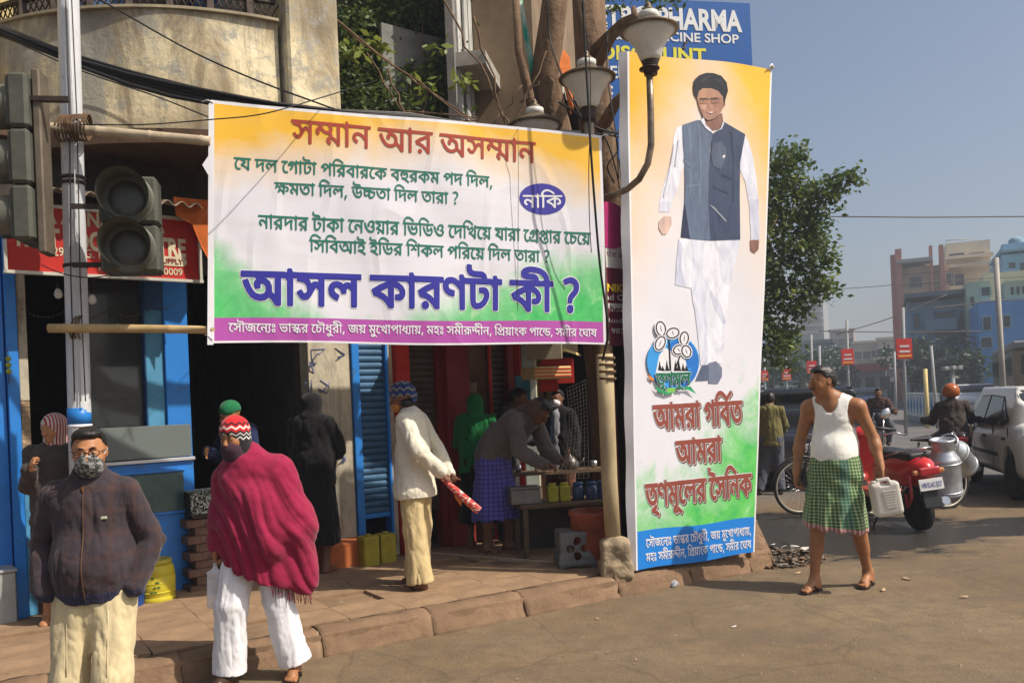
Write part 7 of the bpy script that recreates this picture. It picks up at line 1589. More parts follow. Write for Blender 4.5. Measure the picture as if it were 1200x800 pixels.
# dark mass of trees along the far pavement
rng = random.Random(77)
FT = leaf_mat('far_tree_leaf', (.022, .045, .030), (.045, .075, .045))
for k, (px, D, h_, w_) in enumerate(((905, 62, 5.0, 3.4), (938, 58, 4.2, 3.2), (975, 66, 4.6, 3.6), (1068, 60, 4.6, 2.6), (1100, 56, 4.8, 2.8), (1128, 52, 3.6, 2.0))):
 p = at(px, 460, D); lab = ('leftmost far tree, dark and low, beside the banner edge', 'far roadside tree behind the second red board', 'dim round far tree left of the market building', 'far tree behind the large red board', 'far tree rising behind the painted divider', 'small far tree beside the white sedan')[k]
 o = thing('far_tree', lab, 'tree', (p.x, D, 0), group='trees across the junction')
 one('trunk', lambda m: limb(m, (0, 0, -.1), (.1, 0, h_ * .6), .18, .08, rng, 6, .1), BARK, o)
 m = MB(); leaves(m, [(Vector((rng.uniform(-.4, .4) * w_, rng.uniform(-.4, .4) * w_, h_ * rng.uniform(.45, .85))), w_ * .28, 9) for _ in range(12)], 10, .42, rng, .2, .5); m.done('crown', FT, o, recalc=False)
# stands with red boards
RB = M('red_notice_board', (.50, .03, .025), .5, var=.15, bump=0); PLP = fm('pale_pole_paint', (.30, .31, .31))
def red_board(px, ytop, ybot, halfw, D, lab, poletop=None, yfoot=None):
 p = at(px, ybot, D); base = thing('red_board_pole', lab, 'sign', (p.x, D, 0), group='red boards on poles along the far road')
 a, b = at(px - halfw, ytop, D), at(px + halfw, ybot, D)
 pt_ = at(px, poletop if poletop else ytop - 8, D)
 one('pole', lambda m: m.tube([(0, .06, -.05), (pt_.x - p.x, .06, pt_.z)], .035 + .0006 * D, 8), PLP, base)
 one('board', lambda m: m.box(((a.x + b.x) / 2 - p.x, -.02, (a.z + b.z) / 2), (b.x - a.x, .06, a.z - b.z)), RB, base)
 hh_ = a.z - b.z; ww_ = b.x - a.x
 for f, w2, t_ in ((.62, .6, .10), (.36, .7, .10)):
  one('printed_line', lambda m: m.box(((a.x + b.x) / 2 - p.x, -.055, b.z + hh_ * f), (ww_ * w2, .01, hh_ * t_)), CRW, base)
 one('printed_line', lambda m: m.box(((a.x + b.x) / 2 - p.x, -.055, b.z + hh_ * .14), (ww_ * .85, .01, hh_ * .10)), flatp('board_orange', (.7, .3, .04)), base)
red_board(1059, 397, 420, 9.5, 26, 'largest red board, on the pale pole before the blue house', 360)
red_board(993, 409, 427, 7.5, 34, 'red board on a pole right behind the man in the vest', 375)
red_board(951, 423, 437.5, 6, 42, 'red board on the pole left of the man in the vest', 392)
red_board(921.5, 432, 445, 5.5, 50, 'small red board between the olive jacket and the tree crown', 418)
red_board(896, 434, 446, 4.5, 54, 'smallest red board, at the edge of the tall banner', 420)
# tall poles
def tpole(px, ytop, ybot, D, r, lab, mat, lean=0):
 a, b = at(px, ytop, D), at(px + lean, ybot, D); o = thing('roadside_pole', lab, 'pole', (b.x, D, 0), group='poles along the far road')
 one('shaft', lambda m: m.tube([(0, 0, -.05), (a.x - b.x, 0, a.z)], [r * 1.15, r], 10), mat, o); return o
P1 = tpole(1167, 302, 470, 24, .07, 'tall two-tone concrete pole in front of the blue houses', M('two_tone_pole', (.35, .33, .29), .8, var=.4, scale=.8, bump=0), 10)
tpole(1091, 405, 458, 30, .05, 'thin white pole beside the painted divider', PLP, 6)
tpole(960, 405, 465, 40, .06, 'thin grey lamp pole behind the red boards', PLP, 1)
tpole(1048, 412, 462, 44, .06, 'thin white pole left of the painted divider', PLP, 1)
tpole(1084, 432, 448, 30, .07, 'short yellow post in the middle of the junction', YEL, 1)
# cameras on a mast
o = tpole(1116, 430, 475, 27, .07, 'mast with traffic cameras above the rider with the orange helmet', PLP, 0)
for dx in (-.24, .0, .2): one('camera', lambda m: m.box((dx, -.1, at(1116, 431, 27).z - .05 * abs(dx)), (.14, .26, .12), None, .02), PLP, o)
# painted divider, kerbed
dv0, dv1 = at(1064, 470, 38), at(1100, 470, 31)
DV = thing('road_divider', 'blue and white painted railing panels on the far divider', 'barrier', (dv0.x, dv0.y, 0), math.atan2(dv1.y - dv0.y, dv1.x - dv0.x))
Ld = (Vector((dv1.x, dv1.y)) - Vector((dv0.x, dv0.y))).length
one('plinth', lambda m: m.box((Ld / 2, 0, .12), (Ld, .3, .24)), fm('plinth_grey', (.3, .3, .3)), DV)
for i in range(9):
 xx = (i + .5) * Ld / 9
 q = one('panel', lambda m: m.box((xx, 0, .68), (Ld / 9 - .10, .08, .86)), fm('divider_white', (.50, .55, .56)), DV)
 one('diamond', lambda m: m.prism([(xx, .30), (xx + .25, .68), (xx, 1.06), (xx - .25, .68)], lambda a, b, t: Vector((a, t, b)), -.055, -.042), fm('divider_blue', (.06, .20, .40)), q)
one('top_rail', lambda m: m.box((Ld / 2, 0, 1.16), (Ld, .1, .06)), fm('divider_white', (.50, .55, .56)), DV)
# long low kerb and wall far across, closing the road
o = thing('far_wall', 'long dim compound wall closing the far side of the road', 'wall', (20, 92, 0))
one('wall', lambda m: m.box((14, 0, .9), (60, .3, 1.9)), fm('far_wall_teal', (.10, .16, .18), .3), o)
one('coping', lambda m: m.box((14, 0, 1.9), (60.2, .45, .12)), fm('far_wall_coping', (.16, .22, .24), .3), o)

# ---- dusty air over the whole place
hz = NT('haze_air'); hz.t.nodes.remove(hz.b); q = hz.n('ShaderNodeVolumePrincipled'); q.inputs['Color'].default_value = (.80, .88, 1, 1); q.inputs['Density'].default_value = .0019; q.inputs['Anisotropy'].default_value = .2
hz.lk(q.outputs[0], hz.t.nodes['Material Output'].inputs['Volume'])
one('haze', lambda m: m.box((0, 860, 14), (1990, 1990, 32)), hz.m)['kind'] = 'stuff'

# ================================================================== PEOPLE
def person(label, px, py_foot=None, z=0.0, D=None, rz=0.0, H=1.7, group=None):
 if D is None: p = ground(px, py_foot, z)
 else: p = at(px, 470, D)
 o = thing('person', label, 'person', (p.x, p.y, z), math.radians(rz), group); o.scale = (H / 1.7,) * 3; return o

# --- man in the dark checked jacket, hands in his pockets, walking to the camera
def plaid(t, c):
 s = t.sep(); 
 for ax, f in ((0, 17), (2, 15)):
  w_ = t.math('SINE', t.math('MULTIPLY', s[ax], f * 2 * PI / 1.6))
  c = t.mix(t.ramp(w_, [(.3, 0), (.95, .34)]), c, (.075, .038, .030))
 c = t.mix(t.ramp(t.noise(3, 4), [(.4, 0), (.7, .3)]), c, (.035, .028, .040))
 rib = t.math('GREATER_THAN', t.math('SINE', t.math('MULTIPLY', s[0], 420.0)), .0)
 return t.mix(t.math('GREATER_THAN', .925, s[2]), c, t.mix(rib, (.022, .022, .050), (.030, .030, .065)))
JACK = cloth('checked_jacket_cloth', (.040, .031, .036), .2, folds=.5, pattern=plaid)
CREAMT = cloth('cream_trouser_cloth', (.56, .47, .28), .08, folds=.4)
KHAKI = cloth('khaki_trouser_cloth', (.50, .39, .20), .08, folds=.45, fscale=6)
WHITEC = cloth('white_cotton', (.72, .72, .75), .05, folds=.55, fscale=6)
o = person('man in a dark checked zip jacket and patterned face mask, hands in pockets', 103, D=3.68, z=0.0, rz=6, H=1.51)
J = joints(head=(.01, -.035, 1.585), elr=(-.258, .05, 1.14), wrr=(-.200, -.06, .93), ell=(.258, .05, 1.14), wrl=(.200, -.06, .93),
           knr=(-.12, -.05, .50), anr=(-.14, .05, .085), tor=(-.15, -.10, .03), knl=(.10, -.10, .51), anl=(.08, -.14, .085), tol=(.08, -.29, .03))
R = rotm(14, 3, -2)
F = Field(.0068); w = add_body(F, J, R, .88, .0, {'r': False, 'l': False}, facefat=1.08, armr=.82); body = F.build('body', SKIN_M, o)
hair(R, J['head'], HAIR, o, front=.06); eyes(R, J['head'], o)
F = shirt_field(J, .0075, .018, fat=1.02, hem=.06, belly=.015, flare=.004)
F.cap(J['neck'] + V(0, 0, -.03), J['neck'] + V(0, -.005, .02), .080, .074, .02); F.cap(J['neck'] + V(0, -.02, .0), J['neck'] + V(0, -.03, .09), .060, .058, .004, mode=-1)
jk = F.build('jacket', JACK, o, disp=folds(.008, 8, 1))
fr = front_of(jk)
one('zip', lambda m: m.tube([fr(.004 - .004 * (z - .9), z) for z in [1.43 - .02 * i for i in range(28)]], .0035, 6), M('brown_zip', (.13, .07, .045), .4, .4), jk)
one('zip_pull', lambda m: m.box(tuple(fr(.002, 1.415, .008)), (.009, .006, .022)), M('brass_pull', (.40, .18, .07), .35, .7), jk)
one('chest_badge', lambda m: m.box(tuple(fr(.088, 1.275, .002)), (.034, .008, .013), rotm(8, 0, 0).copy(), .003), M('badge_cream', (.42, .46, .30), .6), jk)
F = trousers_field(J, .0075, .014, .94, .085, top=-.02); tr = F.build('trousers', CREAMT, o, disp=folds(.009, 8, 4, (1, 1, .3)))
fr = front_of(tr)
for s_ in (-1, 1):
 one('crease', lambda m: m.tube([fr(s_ * (.095 + .02 * (.85 - z)), z, -.001) for z in (.84, .78, .70, .62, .54)], .0035, 5), CREAMT, tr)
SHOE = M('brown_leather', (.045, .022, .012), .35, var=.3, spec=.5)
shoe(J['anr'], J['tor'], SHOE, o); shoe(J['anl'], J['tol'], SHOE, o)
wv = lambda x, y, z: np.array(Vector(J['head']) + R @ Vector((x, y, z)))
def mask(col_mat, low=0.0):
 F = Field(.005); F.ell(wv(0, -.055, -.052), (.064, .060, .058), np.array(R), .02); F.ell(wv(0, -.085, -.035), (.03, .035, .035), np.array(R), .02); F.ell(wv(0, -.03, -.075), (.060, .06, .045), np.array(R), .02)
 F.box(wv(0, -.06, .075), (.12, .12, .062), .01, np.array(R), .012, mode=-1); F.box(wv(0, .10, -.05), (.12, .08, .12), .01, np.array(R), .012, mode=-1)
 return F.build('face_mask', col_mat, o)
def mpat(t, c): return t.mix(t.ramp(t.noise(34, 3, .6, None, 1.5), [(.48, 0), (.52, .85)]), c, (.30, .31, .29))
mask(cloth('patterned_mask', (.035, .038, .036), .2, folds=.2, pattern=mpat))
GLS = M('dark_spectacle_frame', (.03, .014, .01), .3, bump=0)
def specs(R, c, par):
 q = lambda x, y, z: Vector(c) + R @ Vector((x, y, z))
 g_ = one('spectacles', lambda m: [m.tube([q(s * .031 + .023 * math.cos(a), -.104, .004 + .017 * math.sin(a)) for a in [2 * PI * i / 16 for i in range(17)]], .0022, 5) for s in (-1, 1)] + [m.tube([q(-.009, -.105, .007), q(.009, -.105, .007)], .0022, 5)] + [m.tube([q(s * .054, -.103, .008), q(s * .080, -.02, .010)], .002, 5) for s in (-1, 1)], GLS, par)
 return g_
specs(R, J['head'], o)
for s_ in (-1, 1): one('mask_loop', lambda m: m.tube([wv(s_ * .058, -.055, -.025), wv(s_ * .074, -.02, .002), wv(s_ * .080, .018, .012)], .0018, 4), P_WHT, o)

# --- man in the maroon shawl and knitted monkey cap
SHW = cloth('maroon_wool_shawl', (.245, .014, .048), .16, folds=.35, fscale=4, stretch=(1, 1, .4))
o = person('man wrapped in a maroon shawl with a red and white knitted cap', 307, 797, 0.0, rz=-8, H=1.53)
J = joints(head=(-.075, -.085, 1.57), neck=(-.045, -.03, 1.45), shr=(-.15, 0, 1.34), shl=(.13, .02, 1.35), elr=(-.22, .02, 1.10), wrr=(-.235, -.07, .875), ell=(.19, -.0, 1.12), wrl=(.04, -.10, 1.12),
           knr=(-.13, -.10, .50), anr=(-.17, -.09, .085), tor=(-.19, -.25, .03), knl=(.13, .02, .50), anl=(.19, .08, .10), tol=(.22, -.06, .03))
R = rotm(-8, 8, 0)
F = Field(.0072); add_body(F, J, R, .92, 0, {'l': False, 'r': (V(.05, -.15, -1), V(1, 0, 0), .9)}); F.build('body', SKIN, o)
eyes(R, J['head'], o)
wv = lambda x, y, z: np.array(Vector(J['head']) + R @ Vector((x, y, z)))
def capat(t, c):
 s = t.sep(); a = t.math('MULTIPLY', t.math('ARCTAN2', t.math('SUBTRACT', s[0], J['head'][0]), t.math('SUBTRACT', s[1], J['head'][1] + .01)), 1.0)
 zz = t.math('ADD', s[2], t.math('MULTIPLY', t.math('ABSOLUTE', t.math('SUBTRACT', t.math('FRACT', t.math('MULTIPLY', a, 1.9)), .5)), .034))
 return t.ramp(t.math('MULTIPLY', t.math('SUBTRACT', zz, 1.50), 5.0), [(0, (.02, .02, .022)), (.33, (.62, .60, .56)), (.38, (.02, .02, .022)), (.46, (.60, .58, .54)), (.50, (.025, .02, .022)), (.57, (.50, .02, .025)), (.66, (.62, .60, .56)), (.715, (.50, .02, .025)), (.78, (.03, .015, .02)), (.84, (.5, .02, .025))], 'CONSTANT')
F = Field(.006); Rn = np.array(R)
F.ell(wv(0, .012, .040), (.090, .106, .098), Rn, .02); F.ell(wv(0, .022, -.05), (.088, .092, .11), Rn, .03)
F.ell(wv(0, -.105, -.008), (.055, .06, .032), Rn, .01, mode=-1)
F.build('knitted_cap', cloth('knitted_cap_wool', (.4, .02, .02), .1, folds=.2, weave=420, pattern=capat), o)
F = Field(.006); F.ell(wv(0, -.05, -.068), (.066, .066, .062), Rn, .02); F.ell(wv(0, -.02, -.12), (.070, .075, .05), Rn, .03)
F.box(wv(0, -.07, .045), (.12, .1, .055), .01, Rn, .012, mode=-1)
F.build('neck_warmer', cloth('dark_plum_cloth', (.045, .022, .035), .2, folds=.4), o)
# shawl: slung over both shoulders, long tail on the left side
F = Field(.009)
F.cap((-.145, .0, 1.345), (-.02, .01, 1.375), .085, .10, .05); F.cap((-.02, .01, 1.375), (.15, .02, 1.355), .10, .09, .05); F.cap((-.04, -.03, 1.41), (-.02, -.01, 1.45), .110, .090, .04)
F.cap((-.02, -.02, 1.32), (0, -.02, .98), .150, .195, .06, sq=(1.15, .84, 1)); F.cap((0, -.02, .98), (.03, .0, .66), .195, .20, .06, sq=(1.15, .84, 1))
F.cap((-.19, .01, 1.28), (-.225, -.01, .90), .085, .085, .06); F.cap((.18, .0, 1.30), (.265, -.01, .98), .10, .125, .06)
F.cap((.24, .02, 1.05), (.30, .04, .62), .125, .085, .06)
F.cap((.06, -.10, 1.16), (.14, -.11, .90), .11, .10, .06); F.cap((-.10, -.10, 1.30), (.06, -.12, 1.12), .06, .07, .05)
F.cap((-.075, -.085, 1.60), (-.06, -.06, 1.44), .085, .075, .01, mode=-1)
F.box((-.127, 0, .418), (.85, .5, .30), .005, np.array(Matrix.Rotation(math.radians(25), 3, 'Y')), .01, mode=-1)
def shf(P, N):
 q = P * V(1, 1, .35); ang = (P[:, 0] + P[:, 2] * .55)
 ph = ang * 26 + 5 * vnoise(P, 2.5, 2); return (.020 * (.6 - np.abs(np.sin(ph))) + .007 * (.6 - np.abs(np.sin(ph * 2.3 + 1)))) * np.clip((1.42 - P[:, 2]) * 3, 0, 1) + .010 * vnoise(q, 7, 5) + .003 * vnoise(P, 30, 6)
shw = F.build('shawl', SHW, o, disp=shf)
def fringe(m):
 r_ = random.Random(2)
 for i in range(34):
  f = i / 33; x_ = .14 + .20 * f; p = Vector((x_, -.12 + .16 * f + r_.uniform(-.01, .01), .70 - .47 * x_)); m.tube([p, p + Vector((r_.uniform(-.01, .01), 0, -.05 - r_.random() * .03))], .002, 4)
one('fringe', fringe, SHW, shw)
F = trousers_field(J, .0085, .020, .94, .105, top=.0); F.build('trousers', WHITEC, o, disp=folds(.009, 9, 7, (1, 1, .28)))
F = Field(.009); F.cap((-.02, 0, .96), (-.02, 0, .80), .165, .18, .03, sq=(1.05, .85, 1)); F.box((0, 0, .66), (.4, .4, .10), .005, None, .006, mode=-1)
F.cap((.23, .06, .90), (.26, .07, .62), .05, .035, .02)
F.build('kurta', WHITEC, o, disp=folds(.008, 9, 8))
shoe(J['anr'], J['tor'], SHOE, o); slipper(J['anl'], J['tol'], o)
# what he carries
hp = o.matrix_basis if False else Matrix.LocRotScale(o.location, o.rotation_euler, o.scale)
bg = hp @ Vector((-.235, -.10, .775))
BAG = thing('plastic_bag', 'small clear plastic bag hanging from the hand of the man in the maroon shawl', 'bag', bg)
t = NT('clear_plastic', .25, 0, .5); t.b.inputs['Base Color'].default_value = (.8, .8, .84, 1); t.b.inputs['Alpha'].default_value = .55; t.bump(t.noise(14, 4, .6), .8, .02); CLR = t.m
F = Field(.006); F.box((0, 0, -.15), (.052, .010, .105), .012, None, .01); F.cap((0, 0, -.05), (0, 0, .01), .022, .008, .03)
F.build('bag', CLR, BAG, disp=lambda P, N: vnoise(P, 26, 3) * .006)

# --- man in white shirt, seen from the side, newspaper behind his back
o = person('man in a white shirt and khaki trousers with a blue striped knitted cap, standing side-on', 491, 690, .13, rz=-104, H=1.60)
J = joints(head=(0, -.075, 1.575), neck=(0, -.025, 1.46), chest=(0, -.005, 1.29), shr=(-.165, .0, 1.385), shl=(.165, .0, 1.385), elr=(-.25, .12, 1.14), wrr=(-.16, .24, .93), ell=(.25, .14, 1.14), wrl=(.07, .26, .97),
           knr=(-.10, .0, .50), anr=(-.11, -.06, .085), tor=(-.12, -.20, .03), knl=(.11, .02, .50), anl=(.12, .06, .085), tol=(.13, -.09, .03))
R = rotm(0, 10, 0)
F = Field(.007); add_body(F, J, R, .88, .0, {'l': (V(-.5, .5, -.75), V(0, 1, .3), .9), 'r': (V(.5, .35, -.6), V(.6, .6, .2), .9)}, armr=.85); F.build('body', SKIN_D, o)
wv = lambda x, y, z: np.array(Vector(J['head']) + R @ Vector((x, y, z))); Rn = np.array(R)
def cap2(t, c):
 s = t.sep(); z = t.math('ADD', t.math('MULTIPLY', s[2], 30.0), t.math('MULTIPLY', t.math('PINGPONG', s[1], .03), 26.0))
 return t.ramp(t.math('FRACT', t.math('MULTIPLY', z, .62)), [(0, (.035, .07, .22)), (.40, (.015, .015, .02)), (.55, (.035, .07, .22)), (.80, (.55, .42, .14)), (.92, (.02, .03, .08))], 'CONSTANT')
F = Field(.006); F.ell(wv(0, .010, .048), (.089, .108, .092), Rn, .02); F.ell(wv(0, .075, .0), (.072, .05, .07), Rn, .03); F.box(wv(0, -.03, -.10), (.14, .12, .105), .02, Rn, .02, mode=-1)
F.build('knitted_cap', cloth('blue_knitted_wool', (.05, .08, .2), .1, folds=.2, weave=400, pattern=cap2), o, disp=lambda P, N: vnoise(P, 60, 2) * .002)
F = Field(.006); F.ell(wv(0, .03, -.05), (.077, .06, .055), Rn, .02); F.box(wv(0, -.075, -.02), (.12, .07, .12), .01, Rn, .01, mode=-1); F.build('hair', HAIR, o)
F = Field(.0055); F.ell(wv(0, -.05, -.06), (.062, .058, .055), Rn, .02); F.box(wv(0, -.06, .07), (.12, .12, .062), .01, Rn, .012, mode=-1); F.build('face_mask', cloth('orange_mask', (.48, .20, .04), .2), o)
F = shirt_field(J, .0078, .022, fat=1.0, hem=.17, flare=.040)
for s_ in (-1, 1): F.cap(J['neck'] + V(s_ * .05, .04, .01), J['neck'] + V(s_ * .055, -.06, -.045), .016, .012, .012)
sh_ = F.build('shirt', cloth('cream_white_shirt', (.62, .58, .47), .06, folds=.55, fscale=6), o, disp=folds(.008, 8, 11, (1, 1, .5)))
one('pocket', lambda m: m.box((-.09, -.158, 1.22), (.10, .012, .12), rotm(0, -6, 0).copy(), .004), MATS['cream_white_shirt'], sh_)
F = trousers_field(J, .0078, .014, .96, .112); F.build('trousers', KHAKI, o, disp=folds(.010, 8, 12, (1, 1, .3)))
slipper(J['anr'], J['tor'], o); slipper(J['anl'], J['tol'], o)
hp = Matrix.LocRotScale(o.location, o.rotation_euler, o.scale); q = at(520, 562, 6.55)
NPR = thing('rolled_newspaper', 'rolled red and white newspaper held behind the back of the man in the white shirt', 'newspaper', q, 0)
t = NT('newsprint_red', .8, 0, .2); c = t.ramp(t.noise(26, 3, .6, t.map(t.tc(), (1, 1, 3))), [(.42, (.55, .06, .05)), (.55, (.62, .56, .50))], 'CONSTANT'); t.color(c)
dv = at(561, 598, 6.6) - q; dn = dv.normalized()
one('roll', lambda m: m.tube([-dn * .03, dv * .3, dv], [.012, .026, .034], 12), t.m, NPR)
one('loose_sheet', lambda m: m.add([dn * .10 + Vector((0, 0, -.02)), dn * .19 + Vector((0, 0, -.02)), dn * .16 + Vector((.01, 0, -.10)), dn * .11 + Vector((.0, -.01, -.06))], [(0, 1, 2, 3)]), ORG, NPR)

# --- man in vest and checked lungi, barefoot in slippers, walking left
o = person('man in a white sleeveless vest and green checked lungi carrying a plastic container', 985, 689, 0.0, rz=-34, H=1.71)
J = joints(head=(-.055, -.06, 1.592), neck=(-.02, -.01, 1.465), chest=(0, 0, 1.29), shr=(-.180, .0, 1.395), shl=(.180, .01, 1.39), elr=(-.265, .02, 1.13), wrr=(-.275, -.09, .885), ell=(.275, .05, 1.14), wrl=(.335, -.04, .935),
           hir=(-.10, 0, .90), hil=(.10, 0, .90), knr=(-.12, -.13, .51), anr=(-.150, -.16, .085), tor=(-.19, -.30, .03), knl=(.135, .03, .49), anl=(.165, .19, .10), tol=(.15, .04, .03))
R = rotm(-44, 4, 0)
F = Field(.0058); add_body(F, J, R, 1.0, .03, {'l': (V(.03, -.12, -1), V(-.9, -.4, 0), .75), 'r': (V(0, -.1, -1), V(1, 0, 0), .6)}, armr=1.06, facefat=1.08)
F.cap(J['shr'] + V(.02, 0, -.005), J['neck'] + V(-.05, .02, .0), .050, .045, .04); F.cap(J['shl'] + V(-.02, 0, -.005), J['neck'] + V(.05, .02, .0), .050, .045, .04)
F.build('body', SKIN, o)
hair(R, J['head'], HAIR, o, front=.058); eyes(R, J['head'], o, moustache=True)
VEST = cloth('ribbed_white_vest', (.78, .77, .70), .03, folds=.3, fscale=5)
F = Field(.0066); mid = (J['shr'] + J['shl']) / 2 + V(0, 0, .014)
F.cap(J['shr'], mid, .054, .072, .05); F.cap(mid, J['shl'], .072, .054, .05)
[F.cap(J['sh' + q] + V(k_ * .02, 0, 0), J['neck'] + V(-k_ * .05, .02, .0), .057, .051, .03) for q, k_ in (('r', 1), ('l', -1))]; F.cap(J['chest'], J['waist'], .143, .140, .05, sq=(1.10, .76, 1)); F.cap(J['waist'], (0, -.01, .95), .142, .156, .06, sq=(1.05, .84, 1)); F.ell(J['waist'] + V(0, -.062, -.05), (.140, .112, .155), None, .06)
F.ell((0, -.135, 1.440), (.062, .11, .095), None, .01, mode=-1); F.ell((0, .0, 1.53), (.072, .14, .105), None, .008, mode=-1); F.ell((0, .12, 1.46), (.07, .10, .07), None, .01, mode=-1)
for s_ in (-1, 1): F.ell((s_ * .205, -.005, 1.345), (.088, .17, .150), None, .01, mode=-1)
F.box((0, 0, .80), (.3, .3, .105), .005, None, .005, mode=-1)
vs_ = F.build('vest', VEST, o, disp=folds(.003, 8, 21, (1, 1, .6)))
def lung(t, c):
 s = t.sep(); a = t.math('ARCTAN2', s[0], t.math('MULTIPLY', s[1], -1.0)); w1 = t.math('GREATER_THAN', t.math('SINE', t.math('MULTIPLY', t.math('ADD', a, t.math('MULTIPLY', s[2], .25)), 46.0)), .35)
 w2 = t.math('GREATER_THAN', t.math('SINE', t.math('MULTIPLY', t.math('ADD', s[2], t.math('MULTIPLY', t.noise(3, 2), .03)), 250.0)), .35)
 f = t.math('MULTIPLY', t.math('ADD', w1, w2), .5); g_ = t.mix(f, (.025, .095, .035), (.36, .42, .22))
 g_ = t.mix(t.ramp(t.math('MULTIPLY', a, 1.0), [(.30, 0), (.42, .55), (.70, .55), (.80, 0)]), g_, (.02, .10, .10))
 hem_ = t.math('GREATER_THAN', .505, t.math('ADD', s[2], t.math('MULTIPLY', s[0], .14)))
 return t.mix(hem_, g_, t.mix(w1, (.34, .12, .12), (.50, .38, .34)))
LUNGI = cloth('green_checked_lungi', (.05, .15, .06), .1, folds=.3, pattern=lung)
F = Field(.0068)
F.cap((0, -.03, .955), (0, -.02, .90), .160, .168, .04, sq=(1.05, .92, 1)); F.cap((0, -.02, .90), (-.015, -.045, .48), .165, .212, .06, sq=(1.10, .92, 1)); F.cap((.02, -.10, .96), (.0, -.08, .90), .09, .09, .04)
F.box((0, 0, .34), (.4, .4, .13), .004, np.array(Matrix.Rotation(math.radians(7), 3, 'Y')), .005, mode=-1); F.cap((-.015, -.045, .40), (-.01, -.04, .52), .192, .175, .01, sq=(1.10, .90, 1), mode=-1)
def lf(P, N):
 a = np.arctan2(P[:, 0], -P[:, 1]); k = np.clip((.95 - P[:, 2]) * 2.5, 0, 1)
 return (.012 * np.sin(a * 9 + 3 * vnoise(P, 3, 5)) * k + .012 * vnoise(P * V(1, 1, .5), 8, 3) + .006 * np.sin((P[:, 2] * 1.0 + P[:, 0] * .8) * 42) * np.clip(1 - np.abs(P[:, 2] - .82) * 4, 0, 1))
F.build('lungi', LUNGI, o, disp=lf)
slipper(J['anr'], J['tor'], o); slipper(J['anl'], J['tol'], o)
hp = Matrix.LocRotScale(o.location, o.rotation_euler, o.scale); cp = hp @ Vector((.345, -.085, .875))
CAN = thing('plastic_container', 'cloudy white ribbed plastic container carried by the man in the vest', 'container', cp, math.radians(-10))
t = NT('cloudy_plastic', .35, 0, .4); t.b.inputs['Base Color'].default_value = (.62, .60, .54, 1); t.b.inputs['Alpha'].default_value = .78; MILK = t.m
F = Field(.005); F.box((0, 0, -.155), (.095, .055, .115), .028, None, .01); F.box((.0, 0, -.032), (.045, .02, .02), .008, None, .02); F.box((0, 0, -.050), (.030, .06, .014), .008, None, .008, mode=-1)
F.build('body', MILK, CAN)
for k in range(7): one('rib', lambda m: m.box((.018, -.056, -.10 - .018 * k), (.085 - .003 * k, .006, .006)), M('pale_rib_plastic', (.75, .72, .62), .3, bump=0), CAN)
one('cap', lambda m: m.lathe([(.022, 0), (.022, .02), (.001, .022)], 16, (-.06, 0, -.045)), MILK, CAN)
CAN.rotation_euler = (0, math.radians(-8), math.radians(-10)); CAN.scale = (1.08, 1.08, 1.08)

# --- man bending over the stall, grey shawl jumper, violet checked lungi
o = person('man bending over the tea stall in a grey jumper and violet checked lungi', 584, 648, .13, rz=58, H=1.68)
J = joints(head=(0, -.52, 1.335), neck=(0, -.40, 1.285), chest=(0, -.26, 1.20), waist=(0, -.06, 1.05), pelvis=(0, .03, .92), shr=(-.19, -.37, 1.24), shl=(.19, -.37, 1.24), elr=(-.22, -.42, .98), wrr=(-.14, -.62, .86), ell=(.22, -.42, .98), wrl=(.13, -.62, .88),
           hir=(-.09, .03, .90), hil=(.09, .03, .90), knr=(-.11, .0, .50), anr=(-.11, .06, .085), tor=(-.13, -.09, .03), knl=(.11, -.06, .50), anl=(.11, -.04, .085), tol=(.13, -.19, .03))
R = rotm(0, 48, 0)
F = Field(.009); add_body(F, J, R, .98, 0, {'l': (V(-.1, -1, -.1), V(0, 0, -1), .5), 'r': (V(.1, -1, -.1), V(0, 0, -1), .5)}); F.build('body', SKIN_D, o)
hair(R, J['head'], HAIR, o, h=.008)
GREY = cloth('grey_brown_jumper', (.13, .115, .105), .12, folds=.5, fscale=5)
F = shirt_field(J, .009, .026, hem=.06); F.build('jumper', GREY, o, disp=folds(.012, 7, 31))
F = Field(.009); F.cap((0, -.36, 1.30), (0, -.42, 1.33), .10, .085, .03); F.ell((0, -.50, 1.36), (.10, .12, .10), None, .03); F.cap((0, -.60, 1.30), (0, -.72, 1.22), .075, .075, .01, mode=-1); F.build('scarf', cloth('brown_head_wrap', (.12, .075, .06), .2, folds=.5), o, disp=folds(.006, 14, 3))
def vio(t, c):
 s = t.sep(); a = t.math('ARCTAN2', s[0], s[1]); w1 = t.math('GREATER_THAN', t.math('SINE', t.math('MULTIPLY', a, 30.0)), .86); w2 = t.math('GREATER_THAN', t.math('SINE', t.math('MULTIPLY', s[2], 150.0)), .86)
 return t.mix(t.math('MAXIMUM', w1, w2), c, (.05, .045, .17))
F = Field(.009); F.cap((0, .02, .98), (0, .02, .90), .165, .17, .04, sq=(1.05, .88, 1)); F.cap((0, .02, .90), (0, .0, .34), .17, .225, .06, sq=(1.08, .92, 1)); F.box((0, 0, .18), (.4, .4, .15), .004, np.array(Matrix.Rotation(math.radians(-3), 3, 'X')), .005, mode=-1); F.cap((0, 0, .28), (0, 0, .40), .20, .18, .01, sq=(1.08, .9, 1), mode=-1)
F.build('lungi', cloth('violet_lungi', (.115, .105, .42), .12, folds=.4, pattern=vio), o, disp=lf)
slipper(J['anr'], J['tor'], o); slipper(J['anl'], J['tol'], o)

